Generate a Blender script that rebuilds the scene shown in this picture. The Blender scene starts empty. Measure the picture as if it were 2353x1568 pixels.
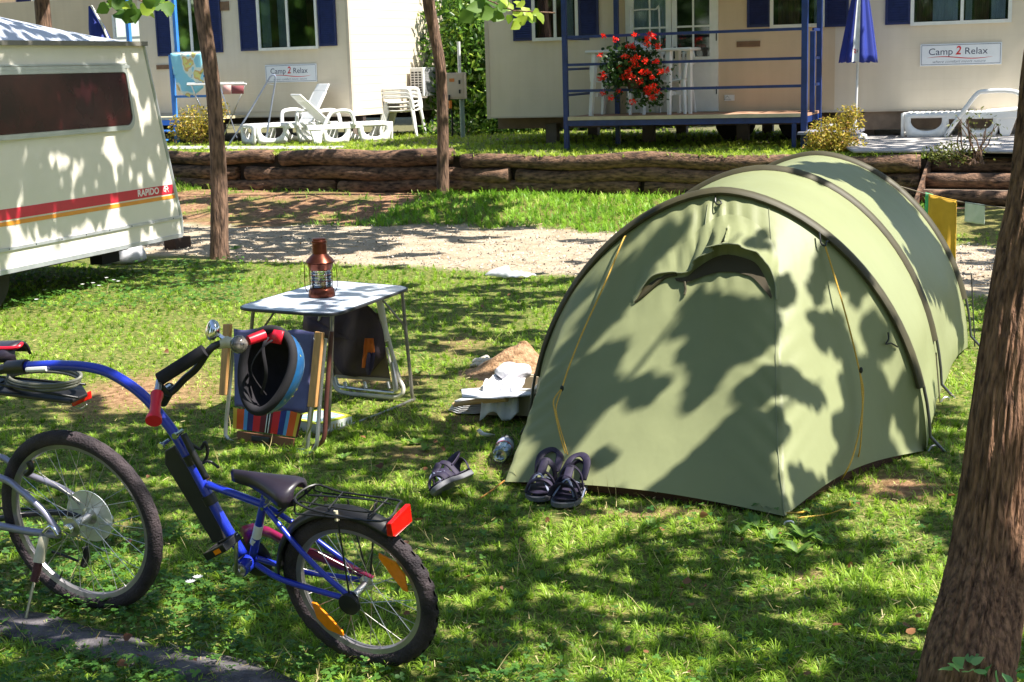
import bpy, math, random
import numpy as np
from math import radians as rad, sin, cos, pi
from mathutils import Vector, Matrix, noise
random.seed(5); rng = np.random.default_rng(5)
sc = bpy.context.scene; COL = sc.collection
# ------------------------------------------------ camera, sky, sun, exposure
FPX, PCX, PCY, CH = 3300., 1176.5, 784., 2.0
PIT, ROL = rad(10.8), rad(1.7)
cF = Vector((0, cos(PIT), -sin(PIT))); _R0 = Vector((1, 0, 0)); _U0 = Vector((0, sin(PIT), cos(PIT)))
cR = cos(ROL)*_R0 - sin(ROL)*_U0; cU = sin(ROL)*_R0 + cos(ROL)*_U0
CAMP = Vector((0, 0, CH))
cam = bpy.data.cameras.new('camera'); camo = bpy.data.objects.new('camera', cam); COL.objects.link(camo)
cam.sensor_width = 36; cam.lens = FPX/2353*36; cam.clip_start = .05; cam.clip_end = 600
m3 = Matrix((cR, cU, -cF)).transposed(); camo.matrix_world = Matrix.Translation(CAMP) @ m3.to_4x4()
sc.camera = camo
SAZ, SEL = rad(112), rad(57)          # azimuth clockwise from +Y
SUN = Vector((sin(SAZ)*cos(SEL), cos(SAZ)*cos(SEL), sin(SEL)))
w = bpy.data.worlds.new('World'); sc.world = w; w.use_nodes = True
nt = w.node_tree; sky = nt.nodes.new('ShaderNodeTexSky'); sky.sky_type = 'NISHITA'; sky.sun_disc = False
sky.sun_elevation = SEL; sky.sun_rotation = SAZ
nt.links.new(sky.outputs[0], nt.nodes['Background'].inputs[0]); nt.nodes['Background'].inputs[1].default_value = .10
sl = bpy.data.lights.new('sun', 'SUN'); sl.energy = 5; sl.angle = rad(.55); sl.color = (1, .95, .86)
so = bpy.data.objects.new('sun', sl); COL.objects.link(so); so.rotation_euler = (-SUN).to_track_quat('-Z', 'Y').to_euler()
so.location = SUN*30
sc.view_settings.view_transform = 'Standard'; sc.view_settings.look = 'None'
sc.view_settings.exposure = 1.3; sc.view_settings.gamma = 1
# ------------------------------------------------ pixels -> places
def ray(x, y): return cF + cR*((x-PCX)/FPX) - cU*((y-PCY)/FPX)
def G(x, y, z=0.):
    d = ray(x, y); return CAMP + d*((z-CH)/d.z)
def AY(x, y, Y): d = ray(x, y); return CAMP + d*(Y/d.y)
def PL(x, y, o, n, off=0.):
    d = ray(x, y); return CAMP + d*(((o-CAMP).dot(n)+off)/d.dot(n))
def proj(p):
    p = Vector(p)-CAMP; d = p.dot(cF)
    return PCX+FPX*p.dot(cR)/d, PCY-FPX*p.dot(cU)/d
# ------------------------------------------------ materials
MATS = {}
def _bsdf(m): return m.node_tree.nodes['Principled BSDF']
def M(name, col, rough=.5, metal=0., var=.12, scale=8., bump=0., bscale=60., col2=None, coat=0., stretch=None, trans=0., spec=None, detail=4):
    if name in MATS: return MATS[name]
    m = bpy.data.materials.new(name); m.use_nodes = True; t = m.node_tree; b = _bsdf(m)
    b.inputs['Roughness'].default_value = rough; b.inputs['Metallic'].default_value = metal
    b.inputs['Coat Weight'].default_value = coat
    if spec is not None: b.inputs['Specular IOR Level'].default_value = spec
    tc = t.nodes.new('ShaderNodeTexCoord'); mp = t.nodes.new('ShaderNodeMapping')
    if stretch: mp.inputs['Scale'].default_value = stretch
    t.links.new(tc.outputs['Object'], mp.inputs[0])
    n = t.nodes.new('ShaderNodeTexNoise'); n.inputs['Scale'].default_value = scale; n.inputs['Detail'].default_value = detail
    t.links.new(mp.outputs[0], n.inputs[0])
    r = t.nodes.new('ShaderNodeValToRGB'); t.links.new(n.outputs[0], r.inputs[0])
    a = tuple(c*(1-var) for c in col); c2 = col2 or tuple(min(1, c*(1+var)) for c in col)
    r.color_ramp.elements[0].position = .32; r.color_ramp.elements[1].position = .68
    r.color_ramp.elements[0].color = (*a, 1); r.color_ramp.elements[1].color = (*c2, 1)
    t.links.new(r.outputs[0], b.inputs['Base Color'])
    if bump:
        n2 = t.nodes.new('ShaderNodeTexNoise'); n2.inputs['Scale'].default_value = bscale; n2.inputs['Detail'].default_value = 4
        t.links.new(mp.outputs[0], n2.inputs[0])
        bp = t.nodes.new('ShaderNodeBump'); bp.inputs['Strength'].default_value = bump; bp.inputs['Distance'].default_value = .02
        t.links.new(n2.outputs[0], bp.inputs['Height']); t.links.new(bp.outputs[0], b.inputs['Normal'])
    if trans:
        tr = t.nodes.new('ShaderNodeBsdfTranslucent'); t.links.new(r.outputs[0], tr.inputs[0])
        mx = t.nodes.new('ShaderNodeMixShader'); mx.inputs[0].default_value = trans
        t.links.new(b.outputs[0], mx.inputs[1]); t.links.new(tr.outputs[0], mx.inputs[2])
        t.links.new(mx.outputs[0], t.nodes['Material Output'].inputs[0])
    MATS[name] = m; return m
def leafmat(name, c0, c1, trans=.35, rough=.5, c2=None):
    if name in MATS: return MATS[name]
    m = bpy.data.materials.new(name); m.use_nodes = True; t = m.node_tree; b = _bsdf(m)
    b.inputs['Roughness'].default_value = rough; b.inputs['Specular IOR Level'].default_value = .35
    at = t.nodes.new('ShaderNodeAttribute'); at.attribute_name = 'tint'
    r = t.nodes.new('ShaderNodeValToRGB'); t.links.new(at.outputs['Fac'], r.inputs[0])
    r.color_ramp.elements[0].color = (*c0, 1); r.color_ramp.elements[1].color = (*c1, 1)
    if c2:
        r.color_ramp.elements[1].position = .8
        e = r.color_ramp.elements.new(1.); e.color = (*c2, 1)
    t.links.new(r.outputs[0], b.inputs['Base Color'])
    tr = t.nodes.new('ShaderNodeBsdfTranslucent')
    hs = t.nodes.new('ShaderNodeHueSaturation'); hs.inputs['Value'].default_value = 1.5; t.links.new(r.outputs[0], hs.inputs['Color'])
    t.links.new(hs.outputs[0], tr.inputs[0])
    mx = t.nodes.new('ShaderNodeMixShader'); mx.inputs[0].default_value = trans
    t.links.new(b.outputs[0], mx.inputs[1]); t.links.new(tr.outputs[0], mx.inputs[2])
    t.links.new(mx.outputs[0], t.nodes['Material Output'].inputs[0])
    MATS[name] = m; return m
def glassmat(name, tint, rough=.03, mixv=.55):
    if name in MATS: return MATS[name]
    m = bpy.data.materials.new(name); m.use_nodes = True; t = m.node_tree
    for n in list(t.nodes):
        if n.type != 'OUTPUT_MATERIAL': t.nodes.remove(n)
    g = t.nodes.new('ShaderNodeBsdfGlossy'); g.inputs['Roughness'].default_value = rough; g.inputs[0].default_value = (.9, .95, 1, 1)
    tr = t.nodes.new('ShaderNodeBsdfTransparent'); tr.inputs[0].default_value = (*tint, 1)
    fr = t.nodes.new('ShaderNodeFresnel'); fr.inputs[0].default_value = 1.6
    ad = t.nodes.new('ShaderNodeMath'); ad.operation = 'MULTIPLY_ADD'; ad.inputs[1].default_value = 1.; ad.inputs[2].default_value = mixv
    ns = t.nodes.new('ShaderNodeTexNoise'); ns.inputs['Scale'].default_value = 3
    bp = t.nodes.new('ShaderNodeBump'); bp.inputs['Strength'].default_value = .06; t.links.new(ns.outputs[0], bp.inputs['Height'])
    t.links.new(bp.outputs[0], g.inputs['Normal'])
    t.links.new(fr.outputs[0], ad.inputs[0])
    mx = t.nodes.new('ShaderNodeMixShader'); t.links.new(ad.outputs[0], mx.inputs[0])
    t.links.new(tr.outputs[0], mx.inputs[1]); t.links.new(g.outputs[0], mx.inputs[2])
    t.links.new(mx.outputs[0], t.nodes['Material Output'].inputs[0])
    MATS[name] = m; return m
# ------------------------------------------------ object helpers
def tag(o, label, cat, group=None, kind=None):
    if label: o['label'] = label
    if cat: o['category'] = cat
    if group: o['group'] = group
    if kind: o['kind'] = kind
    return o
def T(name, label, cat, loc=(0, 0, 0), rz=0., group=None):
    o = bpy.data.objects.new(name, None); COL.objects.link(o); o.location = loc; o.rotation_euler = (0, 0, rz)
    o.empty_display_size = .1
    return tag(o, label, cat, group)
def base(o):
    v = Vector((0, 0, 0))
    while o is not None: v += o.location; o = o.parent
    return v
def finish(name, me, mat, parent=None, smooth=True, label=None):
    o = bpy.data.objects.new(name, me); COL.objects.link(o)
    if mat: me.materials.append(mat)
    if parent is not None: o.parent = parent
    if label: o['label'] = label
    if smooth:
        me.shade_smooth()
        if smooth != 'full':
            try: me.set_sharp_from_angle(angle=rad(38))
            except Exception: pass
    return o
class MB:
    def __init__(s): s.v = []; s.f = []
    def add(s, vs, fs):
        k = len(s.v); s.v += [Vector(v) for v in vs]; s.f += [tuple(i+k for i in f) for f in fs]; return s
    def box(s, x0, x1, y0, y1, z0, z1, tf=None):
        vs = [Vector((x, y, z)) for z in (z0, z1) for y in (y0, y1) for x in (x0, x1)]
        if tf: vs = [Vector(tf(v)) for v in vs]
        return s.add(vs, [(0, 2, 3, 1), (4, 5, 7, 6), (0, 1, 5, 4), (2, 6, 7, 3), (0, 4, 6, 2), (1, 3, 7, 5)])
    def tube(s, pts, r, n=8, closed=False, caps=True, sx=1., up=None):
        pts = [Vector(p) for p in pts]; N = len(pts)
        rs = r if isinstance(r, (list, tuple)) else [r]*N
        rings = []; pn = None
        for i in range(N):
            a = pts[(i-1) % N] if (closed or i > 0) else pts[i]; b = pts[(i+1) % N] if (closed or i < N-1) else pts[i]
            t = (b-a)
            t = t.normalized() if t.length > 1e-9 else Vector((0, 0, 1))
            if up is not None: pn = Vector(up)-t*t.dot(Vector(up)); pn.normalize()
            elif pn is None:
                q = Vector((0, 0, 1)) if abs(t.z) < .9 else Vector((1, 0, 0)); pn = (q-t*q.dot(t)).normalized()
            else:
                pn = pn-t*pn.dot(t); pn.normalize()
            bn = t.cross(pn)
            rings.append([pts[i]+(pn*cos(2*pi*k/n)*sx+bn*sin(2*pi*k/n))*rs[i] for k in range(n)])
        k0 = len(s.v)
        for g in rings: s.v += g
        M_ = N if closed else N-1
        for i in range(M_):
            for k in range(n):
                a = k0+i*n+k; b = k0+i*n+(k+1) % n; j = (i+1) % N
                s.f.append((a, b, k0+j*n+(k+1) % n, k0+j*n+k))
        if caps and not closed:
            s.f.append(tuple(k0+k for k in reversed(range(n)))); s.f.append(tuple(k0+(N-1)*n+k for k in range(n)))
        return s
    def lathe(s, prof, o=(0, 0, 0), ax=(0, 0, 1), n=24, cap=True):
        o = Vector(o); ax = Vector(ax).normalized()
        q = Vector((1, 0, 0)) if abs(ax.x) < .9 else Vector((0, 1, 0)); u = (q-ax*q.dot(ax)).normalized(); v = ax.cross(u)
        k0 = len(s.v)
        for r, h in prof:
            for k in range(n): s.v.append(o+ax*h+(u*cos(2*pi*k/n)+v*sin(2*pi*k/n))*r)
        for i in range(len(prof)-1):
            for k in range(n):
                a = k0+i*n+k; b = k0+i*n+(k+1) % n; s.f.append((a, b, b+n, a+n))
        if cap:
            if prof[0][0] > 1e-5: s.f.append(tuple(k0+k for k in reversed(range(n))))
            if prof[-1][0] > 1e-5: s.f.append(tuple(k0+(len(prof)-1)*n+k for k in range(n)))
        return s
    def prism(s, poly, d):            # poly: list of 3D points, d: thickness vector
        n = len(poly); d = Vector(d)
        vs = [Vector(p) for p in poly]+[Vector(p)+d for p in poly]
        return s.add(vs, [tuple(range(n))[::-1], tuple(range(n, 2*n))]+[(i, (i+1) % n, n+(i+1) % n, n+i) for i in range(n)])
    def grid(s, rows, thick=None):
        nr, nc = len(rows), len(rows[0]); k0 = len(s.v)
        for r in rows: s.v += [Vector(p) for p in r]
        for i in range(nr-1):
            for j in range(nc-1):
                a = k0+i*nc+j; s.f.append((a, a+1, a+nc+1, a+nc))
        return s
    def ball(s, c, r, nu=12, nv=8, q=None):
        c = Vector(c); r = Vector(r) if not isinstance(r, (int, float)) else Vector((r, r, r)); k0 = len(s.v)
        for i in range(nv+1):
            for j in range(nu):
                p = Vector((r.x*sin(pi*i/nv)*cos(2*pi*j/nu), r.y*sin(pi*i/nv)*sin(2*pi*j/nu), r.z*cos(pi*i/nv)))
                s.v.append(c+(q @ p if q else p))
        for i in range(nv):
            for j in range(nu):
                a = k0+i*nu+j; b = k0+i*nu+(j+1) % nu; s.f.append((a, a+nu, b+nu, b))
        return s
    def build(s, name, mat, parent=None, smooth=True, W=True, label=None, solid=0., bevel=0., sub=0):
        off = base(parent) if (parent is not None and W) else Vector((0, 0, 0))
        me = bpy.data.meshes.new(name); me.from_pydata([tuple(v-off) for v in s.v], [], s.f); me.update()
        o = finish(name, me, mat, parent, smooth, label)
        if solid: md = o.modifiers.new('t', 'SOLIDIFY'); md.thickness = solid; md.offset = 0
        if bevel: md = o.modifiers.new('b', 'BEVEL'); md.width = bevel; md.segments = 2; md.limit_method = 'ANGLE'; md.angle_limit = rad(40)
        if sub: md = o.modifiers.new('s', 'SUBSURF'); md.levels = sub; md.render_levels = sub
        return o
def cr(pts, k=6, closed=False):        # catmull-rom smoothing
    P = [Vector(p) for p in pts]; n = len(P); out = []
    for i in range(n if closed else n-1):
        p0 = P[(i-1) % n] if (closed or i > 0) else P[0]; p1 = P[i]; p2 = P[(i+1) % n]; p3 = P[(i+2) % n] if (closed or i < n-2) else P[-1]
        for j in range(k):
            t = j/k
            out.append(.5*((2*p1)+(p2-p0)*t+(2*p0-5*p1+4*p2-p3)*t*t+(3*p1-p0-3*p2+p3)*t**3))
    if not closed: out.append(P[-1])
    return out
def copy_tree(o, parent=None):
    c = o.copy(); COL.objects.link(c); c.parent = parent
    for ch in list(o.children): copy_tree(ch, c)
    return c
def txt(body, name, mat, parent, o, ex, ey, size, thick=.002, bold=0., shear=0., align='LEFT', en=None, condense=1.):
    cu = bpy.data.curves.new(name, 'FONT'); cu.body = body; cu.size = size; cu.extrude = thick; cu.offset = bold; cu.shear = shear
    cu.align_x = align; cu.resolution_u = 3
    ob = bpy.data.objects.new(name, cu); COL.objects.link(ob)
    bpy.context.view_layer.update()
    me = bpy.data.meshes.new_from_object(ob); bpy.data.objects.remove(ob); bpy.data.curves.remove(cu)
    ex = Vector(ex).normalized(); ey = Vector(ey).normalized(); en = ex.cross(ey)
    off = base(parent) if parent is not None else Vector((0, 0, 0))
    o = Vector(o)
    for v in me.vertices:
        v.co = o+ex*v.co.x*condense+ey*v.co.y+en*v.co.z-off
    return finish(name, me, mat, parent, False)
def scatter(name, P, D, Nn, S, tv, tf, mat, parent=None, tint=None, Wd=None, smooth=True):
    """many small flat pieces (leaves, blades) in one mesh; tv: (length,width,lift) template"""
    P = np.asarray(P, float); D = np.asarray(D, float); Nn = np.asarray(Nn, float); n = len(P); tv = np.asarray(tv, float)
    D = D/np.linalg.norm(D, axis=1, keepdims=True)
    B = np.cross(Nn, D); B /= np.maximum(np.linalg.norm(B, axis=1, keepdims=True), 1e-9); Z = np.cross(D, B)
    S = np.broadcast_to(np.asarray(S, float), (n,)); Wd = S if Wd is None else np.asarray(Wd, float)
    V = P[:, None]+D[:, None]*(tv[None, :, 0:1]*S[:, None, None])+B[:, None]*(tv[None, :, 1:2]*Wd[:, None, None])+Z[:, None]*(tv[None, :, 2:3]*S[:, None, None])
    k = len(tv); V = V.reshape(-1, 3)
    if parent is not None: V = V-np.array(base(parent))
    nl = sum(len(f) for f in tf); base_i = (np.arange(n)*k)[:, None]
    loops = (np.concatenate([np.array(f) for f in tf])[None]+base_i).ravel()
    ls = np.cumsum([0]+[len(f) for f in tf])[:-1]; starts = (ls[None]+(np.arange(n)*nl)[:, None]).ravel()
    tots = np.tile([len(f) for f in tf], n)
    me = bpy.data.meshes.new(name); me.vertices.add(n*k); me.loops.add(n*nl); me.polygons.add(n*len(tf))
    me.vertices.foreach_set('co', V.astype(np.float32).ravel()); me.loops.foreach_set('vertex_index', loops.astype(np.int32))
    me.polygons.foreach_set('loop_start', starts.astype(np.int32)); me.polygons.foreach_set('loop_total', tots.astype(np.int32))
    a = me.attributes.new('tint', 'FLOAT', 'POINT'); tint = rng.random(n) if tint is None else np.clip(tint, 0, 1)
    a.data.foreach_set('value', np.repeat(tint, k).astype(np.float32))
    me.update(calc_edges=True)
    o = bpy.data.objects.new(name, me); COL.objects.link(o); me.materials.append(mat)
    if parent is not None: o.parent = parent
    if smooth: me.shade_smooth()
    return o
LEAF_V = [(0, 0, 0), (.05, .34, .06), (.38, .46, .08), (.75, .24, .03), (1, 0, -.12), (.75, -.24, .03), (.38, -.46, .08), (.05, -.34, .06), (.4, 0, -.02)]
LEAF_F = [(0, 8, 2, 1), (8, 4, 3, 2), (0, 7, 6, 8), (8, 6, 5, 4)]
OVAL_V = [(0, 0, 0), (.3, .2, .03), (.7, .17, .03), (1, 0, -.05), (.7, -.17, .03), (.3, -.2, .03)]
OVAL_F = [(0, 3, 2, 1), (0, 5, 4, 3)]
def rdir(n, up=0.):
    d = rng.normal(size=(n, 3)); d[:, 2] += up; return d/np.linalg.norm(d, axis=1, keepdims=True)
class Wall:                            # a vertical plane: a runs along azimuth az, z up, d outward (toward the viewer side)
    def __init__(s, x, y, az):
        s.o = Vector((x, y, 0)); s.e = Vector((sin(rad(az)), cos(rad(az)), 0)); s.n = Vector((s.e.y, -s.e.x, 0))
        if s.n.dot(CAMP-s.o) < 0: s.n = -s.n
    def pix(s, x, y, off=0.):
        p = PL(x, y, s.o, s.n, off); return (p-s.o).dot(s.e), p.z
    def pt(s, a, z, d=0.): return s.o+s.e*a+Vector((0, 0, z))+s.n*d
    def box(s, mb, a0, a1, z0, z1, d0, d1): return mb.box(a0, a1, d0, d1, z0, z1, lambda v: s.pt(v.x, v.z, v.y))
# ------------------------------------------------ shared materials
cream = M('cream_paint', (.64, .55, .42), .55, var=.05, scale=3, bump=.12, bscale=90)
white_pl = M('white_plastic', (.8, .8, .78), .35, var=.04, scale=6)
navy = M('navy_paint', (.012, .02, .10), .4, var=.2, scale=12)
blue_paint = M('blue_paint', (.012, .036, .16), .35, var=.2, scale=10, bump=.05)
lightblue = M('light_blue_paint', (.05, .22, .62), .4, var=.1)
steel = M('brushed_steel', (.55, .55, .56), .3, 1., var=.15, scale=30)
chrome = M('chrome', (.75, .75, .76), .12, 1., var=.05)
blackp = M('black_plastic', (.012, .012, .014), .4, var=.3, scale=20)
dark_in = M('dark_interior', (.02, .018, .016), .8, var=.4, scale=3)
wfr = M('white_frame', (.74, .74, .70), .4, var=.06, scale=10)
white_met = M('white_metal', (.66, .66, .64), .35, var=.08, scale=15)
bark = None
# ================================================ GROUND
WO = Vector((0, 20.8, 0)); E1 = Vector((.873, -.488, 0)); E2 = Vector((.488, .873, 0))
def ab(x, y): return x*.873+(y-20.8)*-.488, x*.488+(y-20.8)*.873
def nz(x, y, s=1., o=0.): return noise.noise(Vector((x*s+o, y*s-o, o*.7)))
def path_edge(a): return -6.0+.25*nz(a, 0, .8, 3)+.12*nz(a, 0, 3, 5), -2.25+(.35 if a < -1.2 else .6)*nz(a, 0, 1.1, 9)+.25*nz(a, 0, 3, 2)-(.7 if a < -1.2 else 0)*min(1, (-1.2-a)/1.2 if a < -1.2 else 0)
def gz(x, y):
    a, b = ab(x, y)
    z = .012*nz(x, y, 1.2)+.02*nz(x, y, .5, 4)
    t = min(max((b+2.6)/2.2, 0), 1); z += .2*t*t*(3-2*t)
    return z
dirt_px = [(330, 905, 200, 45, .9), (1060, 790, 70, 25, .5), (2070, 1120, 110, 36, 1.), (1170, 870, 90, 40, .9), (950, 1040, 60, 20, .6), (1070, 960, 80, 30, .5),
           (1400, 1400, 60, 16, .35), (1850, 1320, 50, 14, .7), (1500, 1180, 140, 16, .7), (620, 960, 90, 24, .5), (1350, 1180, 60, 14, .5), (1150, 1060, 70, 24, .55), (880, 870, 120, 24, .6), (1130, 1480, 50, 12, .5), (2200, 1550, 90, 22, .7), (240, 1215, 80, 20, .4)]
dirt_w = []
for (px, py, rx, ry, s) in dirt_px:
    c = G(px, py); dirt_w.append((c.x, c.y, abs(G(px+rx, py).x-c.x), abs(G(px, py-ry).y-c.y), s))
strip_c = [G(*p) for p in ((-420, 1330), (-200, 1385), (-40, 1432), (60, 1446), (170, 1478), (300, 1508), (450, 1540), (560, 1572), (680, 1625), (850, 1720))]
def seg_dist(x, y, P):
    best = 9; p = Vector((x, y, 0))
    for a, b in zip(P, P[1:]):
        ab_ = (b-a); ab_.z = 0; t = max(0, min(1, (p-a).dot(ab_)/ab_.length_squared)); q = a+ab_*t; best = min(best, math.hypot(q.x-x, q.y-y))
    return best
def masks(x, y):
    """path, dirt, dry (0..1)"""
    a, b = ab(x, y); e0, e1 = path_edge(a)
    n1 = .5+.5*nz(x, y, 2.2, 7); n2 = .5+.5*nz(x, y, 7, 1); n3 = .5+.5*nz(x, y, .7, 11)
    pth = min(max((b-e0)/.25+.0, 0), 1)*min(max((e1-b)/.3, 0), 1)
    d = 0.
    for (cx, cy, rx, ry, s) in dirt_w:
        q = math.hypot((x-cx)/rx, (y-cy)/ry); d = max(d, s*min(max(1.35-q+.5*(n1-.5), 0), 1))
    if b > e1-.1 and b < .1:      # bank: bare on the left, grassy on the right
        d = max(d, (1.0 if a < -1.0 else .22)*min(1, max(0, n1*3.2-.65)))
        if a < -5.6: d *= .2
    d = max(d, .9*max(0, n1*.6+n2*.4-.70)*4*(1 if y > 6.2 else .35))
    return pth, min(d, 1), n3
def axis(lo, hi, fine0, fine1, df, dc):
    out = [lo]; 
    while out[-1] < hi:
        x = out[-1]; out.append(x+(df if fine0 <= x < fine1 else dc if abs(x-(fine0+fine1)/2) < 40 else dc*6))
    return out
xs = axis(-150, 150, -6.5, 6.5, .07, 1.5); ys = [y for y in axis(-60, 160, 3.2, 9.5, .07, 1.5)]
ys = [y for y in ys if y < 9.5]+[9.5+.1*i for i in range(150)]+[y for y in axis(24.6, 200, 0, 0, 1, 2)]
rows = []; mk = []
for y in ys:
    r = []
    for x in xs:
        a, b = ab(x, y); r.append((x, y, gz(x, y) if (abs(x) < 15 and 2 < y < 32) else 0.)); mk.append(masks(x, y) if (abs(x) < 9 and 3 < y < 27) else (0, 0, .5))
    rows.append(r)
g = MB().grid(rows)
def ground_mat():
    m = bpy.data.materials.new('lawn_soil'); m.use_nodes = True; t = m.node_tree; b = _bsdf(m); b.inputs['Roughness'].default_value = .95
    b.inputs['Specular IOR Level'].default_value = .15
    def noise_(s, d=6):
        n = t.nodes.new('ShaderNodeTexNoise'); n.inputs['Scale'].default_value = s; n.inputs['Detail'].default_value = d
        tc = t.nodes.new('ShaderNodeTexCoord'); t.links.new(tc.outputs['Object'], n.inputs[0]); return n
    def ramp(n, c0, c1, p0=.35, p1=.65):
        r = t.nodes.new('ShaderNodeValToRGB'); r.color_ramp.elements[0].color = (*c0, 1); r.color_ramp.elements[1].color = (*c1, 1)
        r.color_ramp.elements[0].position = p0; r.color_ramp.elements[1].position = p1; t.links.new(n.outputs[0], r.inputs[0]); return r
    def mix(f, a, c):
        x = t.nodes.new('ShaderNodeMixRGB'); t.links.new(f, x.inputs[0]); t.links.new(a.outputs[0], x.inputs[1]); t.links.new(c.outputs[0], x.inputs[2]); return x
    grass = ramp(noise_(25), (.045, .085, .012), (.22, .21, .065))
    soil = ramp(noise_(18), (.15, .075, .04), (.38, .225, .13))
    grav = ramp(noise_(45, 8), (.34, .28, .21), (.49, .415, .32))
    g2 = ramp(noise_(2.5), (.8, .76, .70), (1, 1, 1)); mm = t.nodes.new('ShaderNodeMixRGB'); mm.blend_type = 'MULTIPLY'; mm.inputs[0].default_value = 1
    t.links.new(grav.outputs[0], mm.inputs[1]); t.links.new(g2.outputs[0], mm.inputs[2])
    def att(n): x = t.nodes.new('ShaderNodeAttribute'); x.attribute_name = n; return x.outputs['Fac']
    c = mix(att('dirt'), grass, soil); c = mix(att('path'), c, mm)
    t.links.new(c.outputs[0], b.inputs['Base Color'])
    bp = t.nodes.new('ShaderNodeBump'); bp.inputs['Distance'].default_value = .03; bp.inputs['Strength'].default_value = .6
    t.links.new(noise_(70, 8).outputs[0], bp.inputs['Height']); t.links.new(bp.outputs[0], b.inputs['Normal'])
    return m
GM = ground_mat()
lawn = g.build('lawn', GM, smooth='full'); tag(lawn, None, None, kind='structure')
mk = np.array(mk, np.float32)
for i, nme in enumerate(('path', 'dirt', 'dry')):
    at = lawn.data.attributes.new(nme, 'FLOAT', 'POINT'); at.data.foreach_set('value', np.ascontiguousarray(mk[:, i]))
# terrace behind the log wall
ZT = .75
def tp(a, b, z=0.): return WO+E1*a+E2*b+Vector((0, 0, z))
trow = []
for b in [.02+.1*i for i in range(60)]+[6.2+1.5*i for i in range(12)]+[26, 60, 120]:
    trow.append([tp(a, b, ZT+.02*nz(a, b, 1.5)) for a in [-120, -60, -30]+[-16+.25*i for i in range(110)]+[14, 20, 30, 60, 120]])
ter = MB().grid(trow).build('terrace_ground', M('terrace_soil', (.07, .08, .025), .95, var=.3, scale=20, col2=(.16, .14, .06), bump=.5), smooth='full'); tag(ter, None, None, kind='structure')
# concrete edging strip bottom left
sm = cr(strip_c, 5); r0 = []; r1 = []
top = MB(); rws = [[], [], [], [], []]
for i, p in enumerate(sm):
    d = (sm[min(i+1, len(sm)-1)]-sm[max(i-1, 0)]); d.z = 0; d.normalize(); n = Vector((-d.y, d.x, 0)); wv = .105+.012*nz(p.x, p.y, 3, 8)
    for k, (o_, z_) in enumerate(((-1, -.05), (-.96, .022), (0, .03), (.96, .022), (1, -.05))):
        rws[k].append(p+n*wv*o_+Vector((0, 0, z_+.006*nz(p.x*3, p.y*3+k, 2))))
for r in rws: pass
top.grid(list(zip(*rws)))
cs = top.build('concrete_path', M('old_concrete', (.065, .058, .068), .9, var=.35, scale=14, bump=.8, bscale=50, col2=(.14, .125, .135)), smooth='full'); tag(cs, None, None, kind='structure')
# paving slabs on the terrace
pave = M('pale_paving', (.36, .34, .33), .85, var=.12, scale=6, bump=.3)
p = MB().prism([tp(-11, .9, ZT-.01), tp(-3.9, 1.1, ZT-.01), tp(-4.1, 1.75, ZT-.01), tp(-11, 1.75, ZT-.01)], (0, 0, .04)); tag(p.build('left_paving', pave, bevel=.01), None, None, kind='structure')
q0 = G(1985, 353, .8); q1 = G(2210, 353, .8)
p = MB().prism([G(1960, 352, .8), G(2215, 352, .8), G(2520, 356, .8), G(2500, 290, .8), G(1900, 285, .8), G(1905, 320, .8)], (0, 0, .03)); tag(p.build('right_paving', pave, bevel=.01), None, None, kind='structure')
# ================================================ LOG RETAINING WALL
logm = M('log_bark', (.045, .022, .014), .85, var=.5, scale=7, col2=(.25, .14, .085), bump=1., bscale=22, stretch=(1.2, 1.2, 4), detail=8)
lw = T('log_retaining_wall', 'long low retaining wall of stacked rough brown logs below the terrace lawn', 'wall', tp(0, 0, .2))
def logt(a0, a1, b, z, r, seed, amp=.06):
    pts = []; rs = []; n = max(4, int((a1-a0)/.22))
    for i in range(n+1):
        a = a0+(a1-a0)*i/n; pts.append(tp(a, b+amp*nz(a, seed, .8, seed), z+amp*1.3*nz(a, seed+7, .7, seed))); rs.append(r*(1+.16*nz(a, seed, 1.1, 3+seed)+.05*nz(a, seed, 5, 3)))
    return pts, rs
for (a0, a1, z, r, sd) in ((-14, -4.2, .68, .105, 1), (-4.0, -.9, .70, .125, 2), (-.7, 5.9, .67, .105, 3), (-14, -4.9, .48, .105, 4), (-4.7, .1, .49, .11, 5), (.2, 5.9, .47, .105, 6), (-14, -3, .29, .105, 7), (-2.9, 2.1, .29, .105, 8), (2.2, 5.9, .28, .105, 9), (-14, 5.9, .12, .1, 10),
                           (7.75, 11, .66, .12, 11), (7.75, 11, .45, .115, 12), (7.75, 11, .24, .11, 13)):
    pts, rs = logt(a0, a1, -.04, z, r, sd); mb = MB().tube(pts, rs, 14)
    lo = mb.build('log', logm, lw, smooth='full')
soilw = MB().prism([tp(-16, .0, -.1), tp(5.95, .0, -.1), tp(5.95, .0, .72), tp(-16, .0, .72)], E2*.4); tag(soilw.build('soil_bank', M('bank_soil', (.03, .02, .014), .95, bump=.6)), None, None, kind='structure')
soilw = MB().prism([tp(7.7, .05, -.1), tp(60, .05, -.1), tp(60, .05, .72), tp(7.7, .05, .72)], E2*.4); tag(soilw.build('soil_bank_right', M('bank_soil', (.03, .02, .014))), None, None, kind='structure')
st = T('log_steps', 'four log edged steps cut into the retaining wall behind the tent', 'steps', tp(6.8, -.2, 0))
for k in range(4):
    z = .2+.18*k; bb = -.75+.27*k
    MB().box(5.98, 7.66, bb+.1, bb+.9, z-.25, z-.004, lambda v: tp(v.x, v.y, v.z)).build('step_tread', M('step_soil', (.2, .15, .11), .95, bump=.8), st)
    pts, rs = logt(6.0, 7.64, bb+.1, z-.09, .09, 30+k, .01); MB().tube(pts, rs, 12).build('log', logm, st, smooth='full')
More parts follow.
